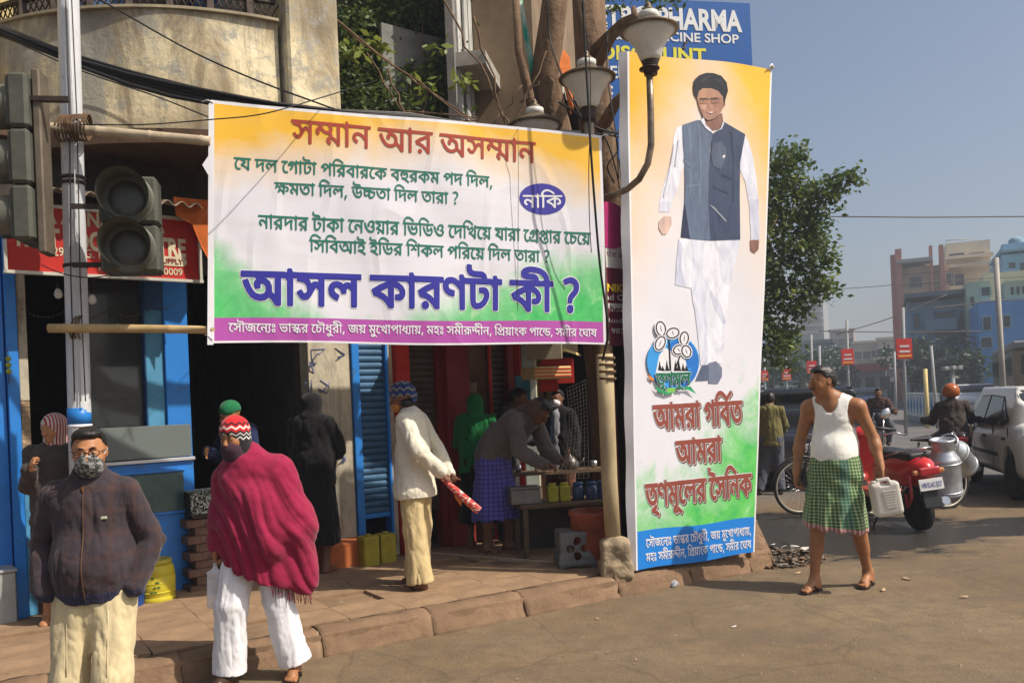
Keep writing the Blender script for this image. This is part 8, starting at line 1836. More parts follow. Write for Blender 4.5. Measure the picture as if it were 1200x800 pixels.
# --- simpler figures further back; each with its own clothes and pose
def standing(label, px, py, z, D, rz, H, top, low, skin=SKIN_D, hd=(0, 0, 0), J=None, hood=None, capm=None, h=.011, kind='trousers', hairm=HAIR, fat=1.0, sleeves='wr', hem=.12, hands=None, group=None):
 o = person(label, px, py, z, D, rz, H, group); J = J or joints(); R = rotm(*hd)
 F = Field(h * .85); add_body(F, J, R, fat * .9, 0, hands, toes=False, armr=.85); F.build('body', skin, o)
 if hood:
  F = Field(h * .85); w_ = lambda x, y, z_: np.array(Vector(J['head']) + R @ Vector((x, y, z_)))
  F.ell(w_(0, .018, .028), (.096, .112, .104), np.array(R), .03); F.cap(w_(0, .03, -.05), J['neck'] + V(0, .01, -.03), .088, .10, .04); F.ell(w_(0, -.115, -.03), (.056, .07, .075), np.array(R), .02, mode=-1); F.build('hood', hood, o)
 elif capm:
  F = Field(h * .8); w_ = lambda x, y, z_: np.array(Vector(J['head']) + R @ Vector((x, y, z_)))
  F.ell(w_(0, .012, .045), (.090, .106, .092), np.array(R), .02); F.box(w_(0, -.03, -.10), (.14, .12, .105), .02, np.array(R), .02, mode=-1); F.build('cap', capm, o)
 else: hair(R, J['head'], hairm, o, h=.008)
 F = shirt_field(J, h * .9, .024, fat=fat, hem=hem, sleeves=sleeves); F.build('jacket', top, o, disp=folds(.011, 8, hash(px) % 50 if isinstance(px, int) else 3))
 if kind == 'trousers':
  F = trousers_field(J, h * .9, .018, fat, .088); F.build('trousers', low, o, disp=folds(.008, 9, 5, (1, 1, .3)))
  shoe(J['anr'], J['tor'], SHOE, o, h=.012); shoe(J['anl'], J['tol'], SHOE, o, h=.012)
 else:
  F = Field(h); F.cap((0, .0, .95), (0, 0, .30), .165, .215, .05, sq=(1.05, .86, 1)); F.box((0, 0, .14), (.4, .4, .15), .004, None, .005, mode=-1); F.build('skirt', low, o, disp=folds(.012, 8, 5, (1, 1, .2)))
 return o, J, R
GRNH = cloth('green_shawl_cloth', (.012, .14, .040), .2, folds=.4); BLK = cloth('black_wool', (.010, .010, .011), .3, folds=.4); OLV = cloth('olive_jacket_cloth', (.145, .125, .045), .15, folds=.5); JEAN = cloth('grey_denim', (.075, .082, .10), .2, folds=.4)
NAVY = cloth('navy_jumper', (.018, .028, .085), .2, folds=.4); BROWNC = cloth('brown_leather_jacket', (.045, .034, .028), .2, folds=.5); DRKT = cloth('dark_trouser_cloth', (.025, .025, .03), .2)
standing('person in a bright green hooded shawl seen from behind at the red shop wall', 556, None, .13, 8.35, 170, 1.52, GRNH, BLK, hood=GRNH, J=joints(elr=(-.22, -.10, 1.14), wrr=(-.12, -.25, 1.10), ell=(.22, -.10, 1.14), wrl=(.12, -.25, 1.10), head=(0, -.05, 1.56)), kind='skirt')
standing('person in a dark jacket stooping beyond the green shawl', 590, None, .13, 8.75, 75, 1.60, cloth('slate_jacket', (.045, .045, .055), .2), DRKT, J=joints(head=(0, -.17, 1.53), neck=(0, -.10, 1.43), chest=(0, -.04, 1.27), shr=(-.18, -.07, 1.37), shl=(.18, -.07, 1.37), elr=(-.22, -.14, 1.12), ell=(.22, -.14, 1.12), wrr=(-.15, -.36, 1.08), wrl=(.15, -.36, 1.08)), hd=(0, 14, 0))
o, J, R = standing('man with a white mask, black jacket and long grey shirt standing in the lane', 654, None, .13, 9.5, -28, 1.53, BLK, cloth('brown_trouser_cloth', (.12, .055, .03), .2), hem=.06)
F = Field(.009); F.cap((0, -.02, 1.36), (0, -.02, .80), .125, .165, .04, sq=(.72, .98, 1)); F.box((0, 0, .66), (.4, .4, .12), .004, None, .005, mode=-1); F.build('long_shirt', cloth('pale_grey_shirt', (.26, .27, .30), .1, folds=.4), o, disp=folds(.006, 9, 3))
F = Field(.007); F.ell(tuple(Vector(J['head']) + Vector((0, -.055, -.05))), (.064, .060, .055), None, .02); F.box(tuple(Vector(J['head']) + Vector((0, -.06, .075))), (.12, .12, .062), .01, None, .01, mode=-1); F.build('face_mask', P_WHT, o)
standing('person in a green knitted cap and navy jumper eating in the dark shop doorway', 277, None, .13, 7.55, -30, 1.55, NAVY, DRKT, capm=cloth('green_knitted_wool', (.02, .17, .07), .2), J=joints(elr=(-.24, -.06, 1.13), wrr=(-.10, -.28, 1.19), ell=(.23, -.04, 1.12), wrl=(.13, -.25, 1.03), head=(.02, -.10, 1.545)), hd=(-25, 18, 0), skin=SKIN_M)
standing('person wrapped in a black hooded shawl with its back turned, beside the painted wall', 364, None, .13, 7.35, 165, 1.60, BLK, BLK, hood=BLK, J=joints(head=(0, -.04, 1.54), elr=(-.23, -.08, 1.13), wrr=(-.12, -.24, 1.08), ell=(.23, -.08, 1.13), wrl=(.12, -.24, 1.08)), kind='skirt', fat=1.1)
SCF = cloth('red_white_striped_scarf', (.5, .45, .40), .1, folds=.4, pattern=lambda t, c: t.mix(t.math('GREATER_THAN', t.math('SINE', t.math('MULTIPLY', t.math('ADD', t.sep()[0], t.math('MULTIPLY', t.sep()[1], .6)), 230.0)), .1), c, (.32, .03, .04)))
standing('woman with a red and white striped headscarf standing in the dark doorway at the left', 62, None, .13, 5.95, 18, 1.46, cloth('dark_shawl', (.055, .045, .04), .2), DRKT, hood=SCF, kind='skirt', J=joints(elr=(-.20, -.04, 1.13), wrr=(-.14, -.20, 1.28), ell=(.20, -.03, 1.12), wrl=(.10, -.22, 1.02)), hd=(-30, 5, 0), skin=SKIN_M)
standing('man in an olive jacket and grey jeans seen from behind next to the dark car', 906, 579, 0, None, 158, 1.53, OLV, JEAN, J=joints(head=(-.01, -.055, 1.57), elr=(-.23, -.10, 1.13), wrr=(-.16, -.26, 1.04), ell=(.23, -.10, 1.13), wrl=(.14, -.26, 1.04), knl=(.10, -.02, .50), anr=(-.12, .05, .085), anl=(.22, .10, .09), tol=(.28, -.03, .03)), h=.010)
standing('person in a blue-grey top half hidden by the tall banner edge', 886, None, 0, 14.2, 150, 1.52, cloth('faded_blue_shirt', (.10, .12, .20), .2), DRKT)

# ================================================================== VEHICLES
RUB = M('tyre_rubber', (.018, .017, .016), .85, var=.4, scale=20, dirt=((.12, .09, .06), .25, 10)); RIMM = M('steel_rim', (.30, .30, .30), .4, .7, var=.3); CHR = M('chrome_steel', (.55, .55, .55), .18, .95, var=.1, bump=0)
BLKP = M('black_plastic', (.018, .018, .02), .45, var=.3, bump=0); PLATE = M('number_plate_white', (.55, .56, .55), .5, var=.1, bump=0); TAIL = M('tail_lamp_red', (.36, .012, .02), .2, var=.15, bump=0, spec=.6)
CGL = M('car_window_dark', (.018, .024, .026), .08, var=.3, scale=3, bump=0, spec=.7)
def paint(name, col, rough=.28, dirt=.18):
 t = NT(name, rough, 0, .5); t.b.inputs['Coat Weight'].default_value = .5; t.b.inputs['Coat Roughness'].default_value = .12
 z = t.sep()[2]; c = t.mix(t.ramp(t.math('ADD', z, t.math('MULTIPLY', t.noise(5, 5), .5)), [(.35, .6), (.95, 0)]), col, (.30, .24, .17)); t.color(t.mix(t.ramp(t.noise(9, 7, .7), [(.5, 0), (.75, dirt)]), c, (.25, .2, .15))); return t.m
AX = lambda a: Matrix.Rotation(math.radians(a), 3, 'Y')
SY = Matrix.Rotation(PI / 2, 3, 'X')
def wheel(parent, x, y, r, w, name='wheel', rim=.62, steer=0):
 o = one(name, lambda m: m.lathe([(r * rim, -w / 2), (r * .93, -w / 2), (r, -w * .36), (r, w * .36), (r * .93, w / 2), (r * rim, w / 2)], 32, (x, y, r), SY), RUB, parent)
 one('rim', lambda m: (m.lathe([(r * rim, -w * .46), (r * rim * .9, -w * .30), (r * .2, -w * .38), (.001, -w * .40)], 24, (x, y, r), SY), m.lathe([(r * rim, w * .46), (r * rim * .9, w * .30), (r * .2, w * .38), (.001, w * .40)], 24, (x, y, r), SY)), RIMM, o); return o
def text_on(text, p, u, v, w_, h_, mat, parent, bold=.02):
 p, u, v = Vector(p), Vector(u), Vector(v); n = u.cross(v).normalized()
 latin('lettering', text, lambda a, b, hh: p + u * w_ * (a - .5) + v * h_ * (b - .5) + n * hh, mat, parent, bold, True, .003)
def car(label, p, heading, pmat, L=4.25, W=1.68, H=1.48, h=.028, boot=True, plate='WB 02 4417', steps=1):
 """+x is the front"""
 o = thing('car', label, 'car', p, heading)
 hl = L / 2; bz = .94 * H / 1.48; gx0, gx1 = (-1.40 if boot else -hl + .16), .95
 def shell(F, e=0.0):
  F.box((0, 0, .60), (hl - e, W / 2 - e, .31 - e), .13, None, .02)
  F.box((-.1, 0, .80), (hl - .35 - e, W / 2 - .03 - e, .17 - e), .10, None, .06)
  F.box(((gx0 + gx1) / 2, 0, (bz + H) / 2 - .10), ((gx1 - gx0) / 2 - e, W / 2 - .075 - e, (H - bz) / 2 + .10 - e), .12, None, .04)
  F.box((gx1 + .34, 0, H + .02), (.5, 1.2, .42 - e), .02, np.array(AX(32)), .03, mode=-1)
  F.box((gx0 - .36, 0, H + .04), (.5 - e, 1.2, .42), .02, np.array(AX(-34 if boot else -12)), .03, mode=-1)
  F.box((hl + .02, 0, 1.12), (.9, 1.2, .22), .02, np.array(AX(9)), .05, mode=-1)
  for s in (-1, 1):
   F.box((0, s * (W / 2 + .16), H - .10), (3, .28, .40), .01, np.array(Matrix.Rotation(math.radians(s * 18), 3, 'X')), .02, mode=-1)
 F = Field(h); shell(F)
 wx = (-hl + .80, hl - .86)
 for x in wx:
  for s in (-1, 1): F.cap((x, s * W / 2 + s * .05, .33), (x, s * (W / 2 - .28), .33), .365, .365, .015, mode=-1)
 F.box((gx1 - .20, 0, bz + .24), (.34, W / 2 - .20, .13), .03, np.array(AX(-58)), .01, mode=-1)
 F.box((gx0 + .16, 0, bz + .24), (.34, W / 2 - .20, .13), .03, np.array(AX(56 if boot else 78)), .01, mode=-1)
 F.build('body', pmat, o)
 gm = (gx0 + gx1) / 2 + (.14 if boot else -.02); zt = H - .13; zb = bz + .05
 for sd in (-1, 1):
  for P_ in ([(gx1 - .20, zb), (gx1 - .52, zt), (gm + .04, zt + .01), (gm + .04, zb - .01)], [(gm - .04, zb - .01), (gm - .04, zt + .01), (gx0 + .66, zt - .01), (gx0 + .46, zb)], [(gx0 + .41, zb), (gx0 + .58, zt - .04), (gx0 + .28, zb + .06)]):
   f_ = None; cx_ = sum(q[0] for q in P_) / len(P_); cz_ = sum(q[1] for q in P_) / len(P_)
   for nm, gr, hh, mt in (('window_frame', 1.09, .006, BLKP), ('window', 1.0, .013, CGL)):
    f_ = one(nm, lambda m: m.prism([(cx_ + (a - cx_) * gr, cz_ + (b - cz_) * gr) for a, b in P_], lambda a, b, t: Vector((a, sd * (W / 2 - .106 - .325 * (b - H + .187) + t), b)), -.03, hh), mt, f_ or o)
 F = Field(h); shell(F, .034); F.box((0, 0, .30), (3, 1.2, bz - .30 - .02), .005, None, .005, mode=-1); F.build('windscreens', CGL, o)
 F = Field(.04); F.box((0, 0, .38), (hl - .15, W / 2 - .26, .18), .05); F.build('underbody', BLKP, o)
 for x in wx:
  for s in (-1, 1): wheel(o, x, s * (W / 2 - .11), .30, .18)
 for s in (-1, 1):
  one('tail_light', lambda m: m.box((-hl + .10, s * (W / 2 - .12), .80), (.20, .20, .19), AX(-6), .05), TAIL, o)
  one('headlight', lambda m: m.box((hl - .16, s * (W / 2 - .22), .70), (.24, .30, .14), AX(10), .05), CHR, o)
  mr = one('mirror', lambda m: m.box((gx1 - .30, s * (W / 2 + .07), bz + .06), (.12, .18, .13), None, .04), BLKP, o)
  for x in (gx0 + .30, gx0 + 1.30): one('door_handle', lambda m: m.box((x, s * (W / 2 + .004), bz - .14), (.15, .03, .035), None, .01), BLKP, o)
  for x in (gx0 + .12, gx0 + .86, gx0 + 1.92): one('door_seam', lambda m: m.box((x, s * (W / 2 - .004), .66), (.010, .012, .56)), BLKP, o)
  one('side_strip', lambda m: m.box((0, s * (W / 2 + .003), .56), (wx[1] - wx[0] - .9, .02, .05), None, .008), BLKP, o)
 for e in (-1, 1): one('bumper', lambda m: m.box((e * (hl + .01), 0, .42), (.10, W - .22, .16), None, .04), pmat if e < 0 else BLKP, o)
 pl_ = one('number_plate', lambda m: m.box((-hl - .012, 0, .66), (.02, .46, .13), None, .004), PLATE, o)
 text_on(plate, (-hl - .023, 0, .66), (0, -1, 0), (0, 0, 1), .38, .08, BLKP, pl_)
 return o
hd = lambda d: math.atan2(d[1], d[0])
WHP, WH2, NVP, DBP = paint('white_car_paint', (.62, .61, .57)), paint('silver_white_paint', (.60, .62, .64)), paint('black_navy_paint', (.012, .016, .028), dirt=.05), paint('dark_blue_paint', (.02, .035, .08))
# near white taxi-like car at the right edge: placed from its two visible wheels
wr_ = Vector((6.52, 11.1, 0)); wf_ = Vector((7.18, 13.35, 0)); dcar = (wf_ - wr_).normalized(); lft = Vector((-dcar.y, dcar.x, 0))
mid = (wr_ + wf_) / 2 - lft * (.73) + dcar * .03
c1 = car('large white car at the right edge with a yellow sun painted on its door', mid, hd(dcar), WHP, 4.1, 1.68, 1.46, .022)
sunm = M('sun_logo_yellow', (.75, .36, .03), .4, bump=0)
one('sun_logo', lambda m: m.prism([((.09 if i % 2 else .15) * math.cos(PI * i / 9) + .72, (.09 if i % 2 else .15) * math.sin(PI * i / 9) + .80) for i in range(18)], lambda a, b, t: Vector((a, t, b)), .846, .852), sunm, c1)
one('sun_face', lambda m: m.prism([(.072 * math.cos(PI * i / 9) + .72, .072 * math.sin(PI * i / 9) + .80) for i in range(18)], lambda a, b, t: Vector((a, t, b)), .850, .856), M('sun_logo_orange', (.60, .20, .03), .4, bump=0), c1)
car('white sedan driving away, just right of the rider with the orange helmet', (20.1, 37.0, 0), hd((.50, .86)), WH2, 4.2, 1.7, 1.46, .04, plate='WB 06 3918')
car('dark blue car further off, between the divider and the vest man', (19.6, 47.5, 0), hd((.47, .88)), DBP, 4.2, 1.68, 1.45, .045, plate='WB 08 7720')
p = ground(938, 572); car('black car parked nose-in behind the man in the olive jacket', (p.x + .45, 14.8, 0), hd((.22, .97)), NVP, 4.0, 1.72, 1.56, .035, boot=False, plate='WB 20 6651')
o = car('yellow taxi far away, its roof showing beside the vest man\'s shoulder', (16.0, 43, 0), hd((.45, .89)), paint('taxi_yellow_paint', (.55, .38, .04)), 4.1, 1.66, 1.52, .045, plate='WB 04 1185')
# bus
bp0 = at(1163, 470, 41.0); bd = Vector((.44, .898, 0)).normalized()
BU = thing('bus', 'old brown and cream city bus at the right edge behind the white car', 'bus', Vector((bp0.x, bp0.y, 0)) - bd * 11.5 + Vector((bd.y, -bd.x, 0)) * 1.25, hd(bd))
BC = M('bus_brown_paint', (.17, .125, .075), .5, var=.3, scale=1.5); BCR = M('bus_grey_roof', (.17, .18, .19), .6, var=.2, scale=1)
one('body', lambda m: m.box((5.5, 0, 1.55), (11, 2.4, 2.3), None, .12), BC, BU); one('roof', lambda m: m.box((5.5, 0, 2.82), (11.1, 2.44, .28), None, .12), BCR, BU)
for i in range(9):
 f = one('window', lambda m: m.box((.9 + 1.18 * i, 1.205, 2.05), (1.0, .04, .80), None, .02), BCR, BU); one('pane', lambda m: m.box((.9 + 1.18 * i, 1.23, 2.05), (.88, .02, .68)), CGL, f)
 one('window_bar', lambda m: m.box((.9 + 1.18 * i, 1.245, 2.05), (.88, .012, .03)), CHR, f)
one('rear_window', lambda m: m.box((-.005, 0, 2.1), (.03, 1.9, .7)), CGL, BU); one('band', lambda m: m.box((5.5, 1.205, 1.25), (11, .03, .22)), CREAMP, BU)
for x in (2.4, 8.7):
 for s in (-1, 1): wheel(BU, x, s * 1.10, .48, .28)
for s in (-1, 1): one('tail_light', lambda m: m.box((-.01, s * 1.0, .95), (.04, .2, .3)), TAIL, BU)

# bicycles
BFR = M('black_bicycle_enamel', (.02, .02, .022), .4, var=.3)
def bicycle(label, p, ang, lean=0):
 o = thing('bicycle', label, 'bicycle', p, ang, 'bicycles parked by the scooter'); o.rotation_euler = (lean, 0, ang)
 for x in (-.53, .55):
  w_ = one('wheel', lambda m: m.tube([(x + .335 * math.cos(a), 0, .35 + .335 * math.sin(a)) for a in [2 * PI * i / 40 for i in range(41)]], .017, 8, caps=False), RUB, o)
  one('rim', lambda m: m.tube([(x + .312 * math.cos(a), 0, .35 + .312 * math.sin(a)) for a in [2 * PI * i / 40 for i in range(41)]], .010, 6, caps=False), M('pale_rim', (.50, .46, .38), .5, .3), w_)
  one('spokes', lambda m: [m.tube([(x, (.02 if i % 2 else -.02), .35), (x + .31 * math.cos(PI * i / 14), 0, .35 + .31 * math.sin(PI * i / 14))], .0016, 3) for i in range(28)], CHR, w_)['kind'] = 'stuff'
  one('mudguard', lambda m: m.tube([(x + .375 * math.cos(a), 0, .35 + .375 * math.sin(a)) for a in [math.radians(k) for k in (range(20, 190, 15) if x < 0 else range(0, 150, 15))]], .017, 6), CHR if x < 0 else BFR, o)
 T_ = lambda *pts: one('frame_tube', lambda m: m.tube(pts, .014, 8), BFR, o)
 T_((-.53, 0, .35), (-.08, 0, .30), (-.20, 0, .84)); T_((-.53, 0, .35), (-.19, 0, .76), (.42, 0, .80)); T_((-.08, 0, .30), (.42, 0, .68)); T_((.55, 0, .35), (.46, 0, .66), (.40, 0, .90))
 one('handlebar', lambda m: m.tube([(.20, -.26, .94), (.34, -.24, .97), (.42, -.08, .95), (.42, .08, .95), (.34, .24, .97), (.20, .26, .94)], .011, 8), CHR, o)
 F = Field(.01); F.cap((-.32, 0, .88), (-.10, 0, .875), .075, .025, .02, sq=(1, 1, .55)); F.build('saddle', BLKP, o)
 one('carrier', lambda m: m.box((-.56, 0, .745), (.36, .16, .015)), BFR, o); one('crank', lambda m: (m.tube([(-.08, -.07, .30), (.02, -.09, .16)], .009, 6), m.lathe([(.08, -.004), (.085, 0), (.08, .004)], 20, (-.08, .04, .30), SY)), CHR, o)
 return o
p = ground(1116, 596); bkr = p + Vector((-.05, 0, 0)); da = math.radians(196)
BK1 = bicycle('milkman\'s black bicycle with two metal cans, leaning behind the red scooter', bkr + Vector((math.cos(da), math.sin(da), 0)) * .53, da, math.radians(5))
p = ground(938, 603); BK2 = bicycle('black bicycle whose front wheel sticks out behind the man in the vest', p + Vector((.55, .12, 0)), math.radians(190), math.radians(-3))
ALU = NT('dented_aluminium', .38, .75, .5); t = ALU; t.color(t.ramp(t.noise(6, 6, .7), [(.3, (.30, .33, .36)), (.7, (.60, .62, .64))])); t.bump(t.noise(7, 4), .3, .02); ALU = t.m
def milk_can(label, p, R, s=1.0):
 o = thing('milk_can', label, 'milk can', p); o.rotation_euler = R.to_euler(); o.scale = (s, s, s)
 one('body', lambda m: m.lathe([(.15, 0), (.172, .012), (.165, .03), (.160, .36), (.165, .37), (.150, .40), (.105, .47), (.100, .485), (.108, .50), (.108, .56), (.118, .575)], 36), ALU, o)
 one('rim', lambda m: m.lathe([(.105, .572), (.124, .576), (.124, .594), (.100, .594), (.096, .50), (.001, .48)], 32), ALU, o)
 for z in (.05, .35): one('hoop', lambda m: m.lathe([(.166, z - .008), (.173, z), (.166, z + .008)], 36), ALU, o)
 one('handle', lambda m: m.tube([(.155, 0, .38), (.215, 0, .42), (.21, 0, .50), (.11, 0, .53)], .008, 6), CHR, o); return o
pc = at(1108, 580, 9.75)
milk_can('upright aluminium milk can hanging beside the scooter\'s tail', pc, rotm(30, 4, -8), 1.10)
pc = at(1130, 547, 10.6)
c2 = milk_can('tilted aluminium milk can lying open-mouthed across the bicycle carrier', pc, orient((-.62, -.55, .58), (0, 0, 1)), 1.0)
one('mouth_shade_disc', lambda m: m.lathe([(.001, .5935), (.100, .5935)], 24), BLKP, c2)  # black disc painted in for the shaded inside of the can
# scooter
SRD = paint('scooter_red', (.52, .012, .014), .22, .08); sp_ = ground(1076, 621); SC = thing('scooter', 'red scooter parked on its stand, seen from behind, right of the vest man', 'scooter', sp_ + Vector((-.02, .56, 0)), 0); SC.rotation_euler = (math.radians(-5), 0, math.radians(95))
wheel(SC, -.56, 0, .235, .11, rim=.5); wheel(SC, .70, .0, .235, .10, rim=.5)
F = Field(.011); F.ell((-.42, 0, .66), (.42, .185, .155), None, .04); F.box((-.30, 0, .60), (.34, .155, .12), .06, None, .05); F.ell((-.66, 0, .70), (.17, .14, .09), None, .05); F.cap((-.75, 0, .60), (-.80, 0, .66), .09, .07, .04)
F.cap((-.56, -.2, .20), (-.56, .2, .20), .27, .27, .02, mode=-1); F.build('rear_body', SRD, SC)
F = Field(.011); F.box((.30, 0, .33), (.34, .15, .05), .03); F.box((.56, 0, .66), (.045, .20, .34), .04, np.array(AX(-20)), .06); F.ell((.46, 0, 1.00), (.11, .13, .085), None, .05); F.ell((.72, 0, .47), (.20, .075, .07), None, .03); F.build('front_apron', SRD, SC)
F = Field(.011); F.box((-.32, 0, .80), (.40, .125, .045), .04, None, .02); F.ell((-.05, 0, .81), (.16, .12, .055), None, .04); F.build('seat', BLKP, SC)
one('grab_rail', lambda m: m.tube([(-.30, .15, .80), (-.62, .15, .86), (-.80, .08, .89), (-.80, -.08, .89), (-.62, -.15, .86), (-.30, -.15, .80)], .012, 8), CHR, SC)
F = Field(.010); F.box((-.845, 0, .655), (.03, .115, .045), .02, None, .02); F.build('tail_light', TAIL, SC)
for s in (-1, 1): one('indicator', lambda m: m.box((-.835, s * .135, .65), (.05, .07, .05), None, .015), M('indicator_amber', (.45, .16, .05), .3, bump=0), SC)
F = Field(.010); F.box((-.83, 0, .42), (.012, .10, .15), .01, np.array(AX(14)), .01); F.build('mud_flap', BLKP, SC)
pl_ = one('number_plate', lambda m: m.box((-.865, 0, .52), (.012, .26, .12), AX(10), .004), PLATE, SC)
text_on('WB 02 AC 5527', (-.875, 0, .52), (0, -1, 0), AX(10) @ Vector((0, 0, 1)), .22, .05, M('plate_blue_letters', (.02, .04, .20), .5, bump=0), pl_)
one('handlebar', lambda m: m.tube([(.30, -.34, 1.00), (.42, -.16, 1.05), (.42, .16, 1.05), (.30, .34, 1.00)], .018, 8), BLKP, SC)
for s in (-1, 1):
 q = one('mirror_stem', lambda m: m.tube([(.40, s * .20, 1.05), (.40, s * .27, 1.16)], .006, 6), BLKP, SC); one('mirror', lambda m: m.lathe([(.001, .012), (.048, .008), (.055, 0), (.045, -.012), (.001, -.016)], 20, (.39, s * .285, 1.20), orient((-1, -.1 * s, .1)) @ Matrix.Diagonal((1, 1.3, 1))), CHR, q)
one('exhaust', lambda m: m.tube([(-.1, -.17, .22), (-.55, -.18, .26), (-.80, -.18, .32)], [.03, .05, .045], 12), CHR, SC); one('engine', lambda m: m.box((-.36, .06, .30), (.42, .20, .20), None, .05), BLKP, SC)
one('kick_guard', lambda m: m.tube([(-.76, .16, .62), (-.80, .19, .40), (-.70, .19, .28), (-.66, .17, .42)], .016, 8), TAIL, SC); one('side_stand', lambda m: m.tube([(-.1, .14, .24), (-.14, .30, .03)], .011, 6), BLKP, SC)

# motorcycle with rider
def motorcycle(label, p, ang, mat, plate):
 o = thing('motorcycle', label, 'motorcycle', p, ang)
 wheel(o, -.64, 0, .30, .11, rim=.7); wheel(o, .66, 0, .30, .09, rim=.7)
 F = Field(.016); F.ell((.22, 0, .86), (.26, .13, .13), None, .04); F.box((-.30, 0, .80), (.42, .10, .05), .04, None, .04); F.ell((-.70, 0, .80), (.16, .09, .06), None, .04); F.box((.05, 0, .48), (.22, .13, .17), .06, None, .05); F.build('bodywork', mat, o)
 one('fork', lambda m: (m.tube([(.66, .07, .30), (.45, .09, .98)], .02, 8), m.tube([(.66, -.07, .30), (.45, -.09, .98)], .02, 8)), CHR, o)
 one('handlebar', lambda m: m.tube([(.22, -.36, 1.04), (.40, -.15, 1.03), (.40, .15, 1.03), (.22, .36, 1.04)], .014, 8), BLKP, o); F = Field(.014); F.ell((.60, 0, .88), (.09, .10, .11)); F.build('headlamp', BLKP, o)
 one('tail_light', lambda m: m.box((-.86, 0, .76), (.05, .14, .07), None, .02), TAIL, o); q = one('number_plate', lambda m: m.box((-.89, 0, .60), (.012, .22, .11)), PLATE, o); text_on(plate, (-.897, 0, .60), (0, -1, 0), (0, 0, 1), .18, .06, BLKP, q)
 one('exhaust', lambda m: m.tube([(.0, -.16, .28), (-.8, -.19, .36)], [.025, .045], 10), CHR, o); return o
def rider(label, p, ang, H, top, low, helmet=None, hd_=(0, 0, 0)):
 J = joints(head=(0, -.06, 1.46), neck=(0, -.04, 1.34), chest=(0, -.02, 1.17), waist=(0, .05, .97), pelvis=(0, .08, .86), shr=(-.17, -.02, 1.27), shl=(.17, -.02, 1.27), elr=(-.27, -.12, 1.05), ell=(.27, -.12, 1.05), wrr=(-.33, -.42, 1.06), wrl=(.33, -.42, 1.06),
               hir=(-.10, .06, .84), hil=(.10, .06, .84), knr=(-.22, -.34, .74), knl=(.22, -.34, .74), anr=(-.17, -.10, .36), anl=(.17, -.10, .36), tor=(-.18, -.25, .30), tol=(.18, -.25, .30))
 o = thing('person', label, 'person', p, ang); R = rotm(*hd_); o.scale = (H / 1.7,) * 3
 F = Field(.011); add_body(F, J, R, 1.0, 0, {'l': (V(0, -1, -.2), V(0, -.2, -1), .9), 'r': (V(0, -1, -.2), V(0, -.2, -1), .9)}, toes=False); F.build('body', SKIN_D, o)
 F = shirt_field(J, .011, .032, hem=.06); F.build('jacket', top, o, disp=folds(.012, 8, 41)); F = trousers_field(J, .011, .016, 1.0, .08); F.build('trousers', low, o, disp=folds(.008, 9, 3))
 for a, b in (('anr', 'tor'), ('anl', 'tol')): shoe(J[a], J[b], SHOE, o, h=.012)
 if helmet:
  F = Field(.009); c_ = Vector(J['head']); F.ell(tuple(c_ + R @ Vector((0, .01, .035))), (.125, .145, .13), np.array(R), .02); F.box(tuple(c_ + R @ Vector((0, -.05, -.14))), (.2, .2, .09), .02, np.array(R), .03, mode=-1); F.build('helmet', helmet, o)
 else: hair(R, J['head'], HAIR, o, h=.008)
 return o
mp_ = at(1113, 470, 12.6); md = hd((.30, .95)); motorcycle('dark motorcycle driving away with the orange-helmeted rider', (mp_.x, mp_.y, 0), md, paint('maroon_black_paint', (.03, .012, .016)), 'WB 10 2284')
rider('motorcyclist in an orange-brown helmet and dark leather jacket riding away', (mp_.x - .03, mp_.y - .12, .0), md + PI / 2, 1.62, BROWNC, JEAN, M('orange_brown_helmet', (.38, .10, .025), .25, var=.15, bump=0))
mp_ = at(1029, 470, 18.5); md = hd((-.40, -.92)); motorcycle('small motorcycle coming towards the scooter from the junction', (mp_.x, mp_.y, 0), md, paint('grey_black_paint', (.03, .03, .035)), 'WB 12 9043')
rider('smiling bare-headed rider coming on behind the scooter\'s mirror', (mp_.x + .05, mp_.y + .1, .0), md + PI / 2, 1.62, cloth('dark_brown_jacket', (.06, .03, .025), .2), JEAN)

# ================================================================== TEA STALL AND SMALL THINGS
def fpt(px, py, y):                 # world point on a plane y metres inside the shop fronts
 return on_plane(px, py, FA - FN * y, FN)
def lathe_thing(name, label, cat, p, prof, mat, rz=0, group=None, n=24, part='body', R=None):
 o = thing(name, label, cat, p, rz, group); one(part, lambda m: m.lathe(prof, n, (0, 0, 0), R), mat, o); return o
# yellow drum and blue bucket by the blue shop
YD = M('yellow_drum_plastic', (.50, .42, .03), .45, var=.2, scale=5, dirt=((.16, .13, .03), .25, 8), bump=.2)
p = ground(184, 705, .13); YB = thing('yellow_drum', 'yellow plastic drum with a screw lid on the pavement by the blue door', 'drum', p)
one('body', lambda m: m.lathe([(.118, 0), (.132, .01), (.135, .05), (.128, .058), (.136, .068), (.140, .20), (.133, .208), (.139, .216), (.130, .27), (.112, .295)], 32), YD, YB)
one('lid', lambda m: m.lathe([(.116, .290), (.118, .325), (.105, .332), (.10, .325), (.001, .322)], 32), M('yellow_lid_plastic', (.42, .36, .04), .5, var=.3, dirt=((.1, .08, .03), .3, 10)), YB)
def dmarks(m):
 r_ = random.Random(1)
 for i in range(7):
  a = -PI / 2 + .35 + r_.uniform(-.25, .25); z = .10 + .035 * (i % 4); m.box((.141 * math.cos(a), .141 * math.sin(a), z), (.018, .004, .012), Matrix.Rotation(a + PI / 2, 3, 'Z'))
o_ = one('green_marks', dmarks, M('green_ink', (.05, .14, .03), .7), YB); o_['kind'] = 'stuff'
for z in (.09, .16): one('band', lambda m: m.lathe([(.137, z - .006), (.142, z), (.137, z + .006)], 32), YD, YB)
p = ground(152, 712, .13)
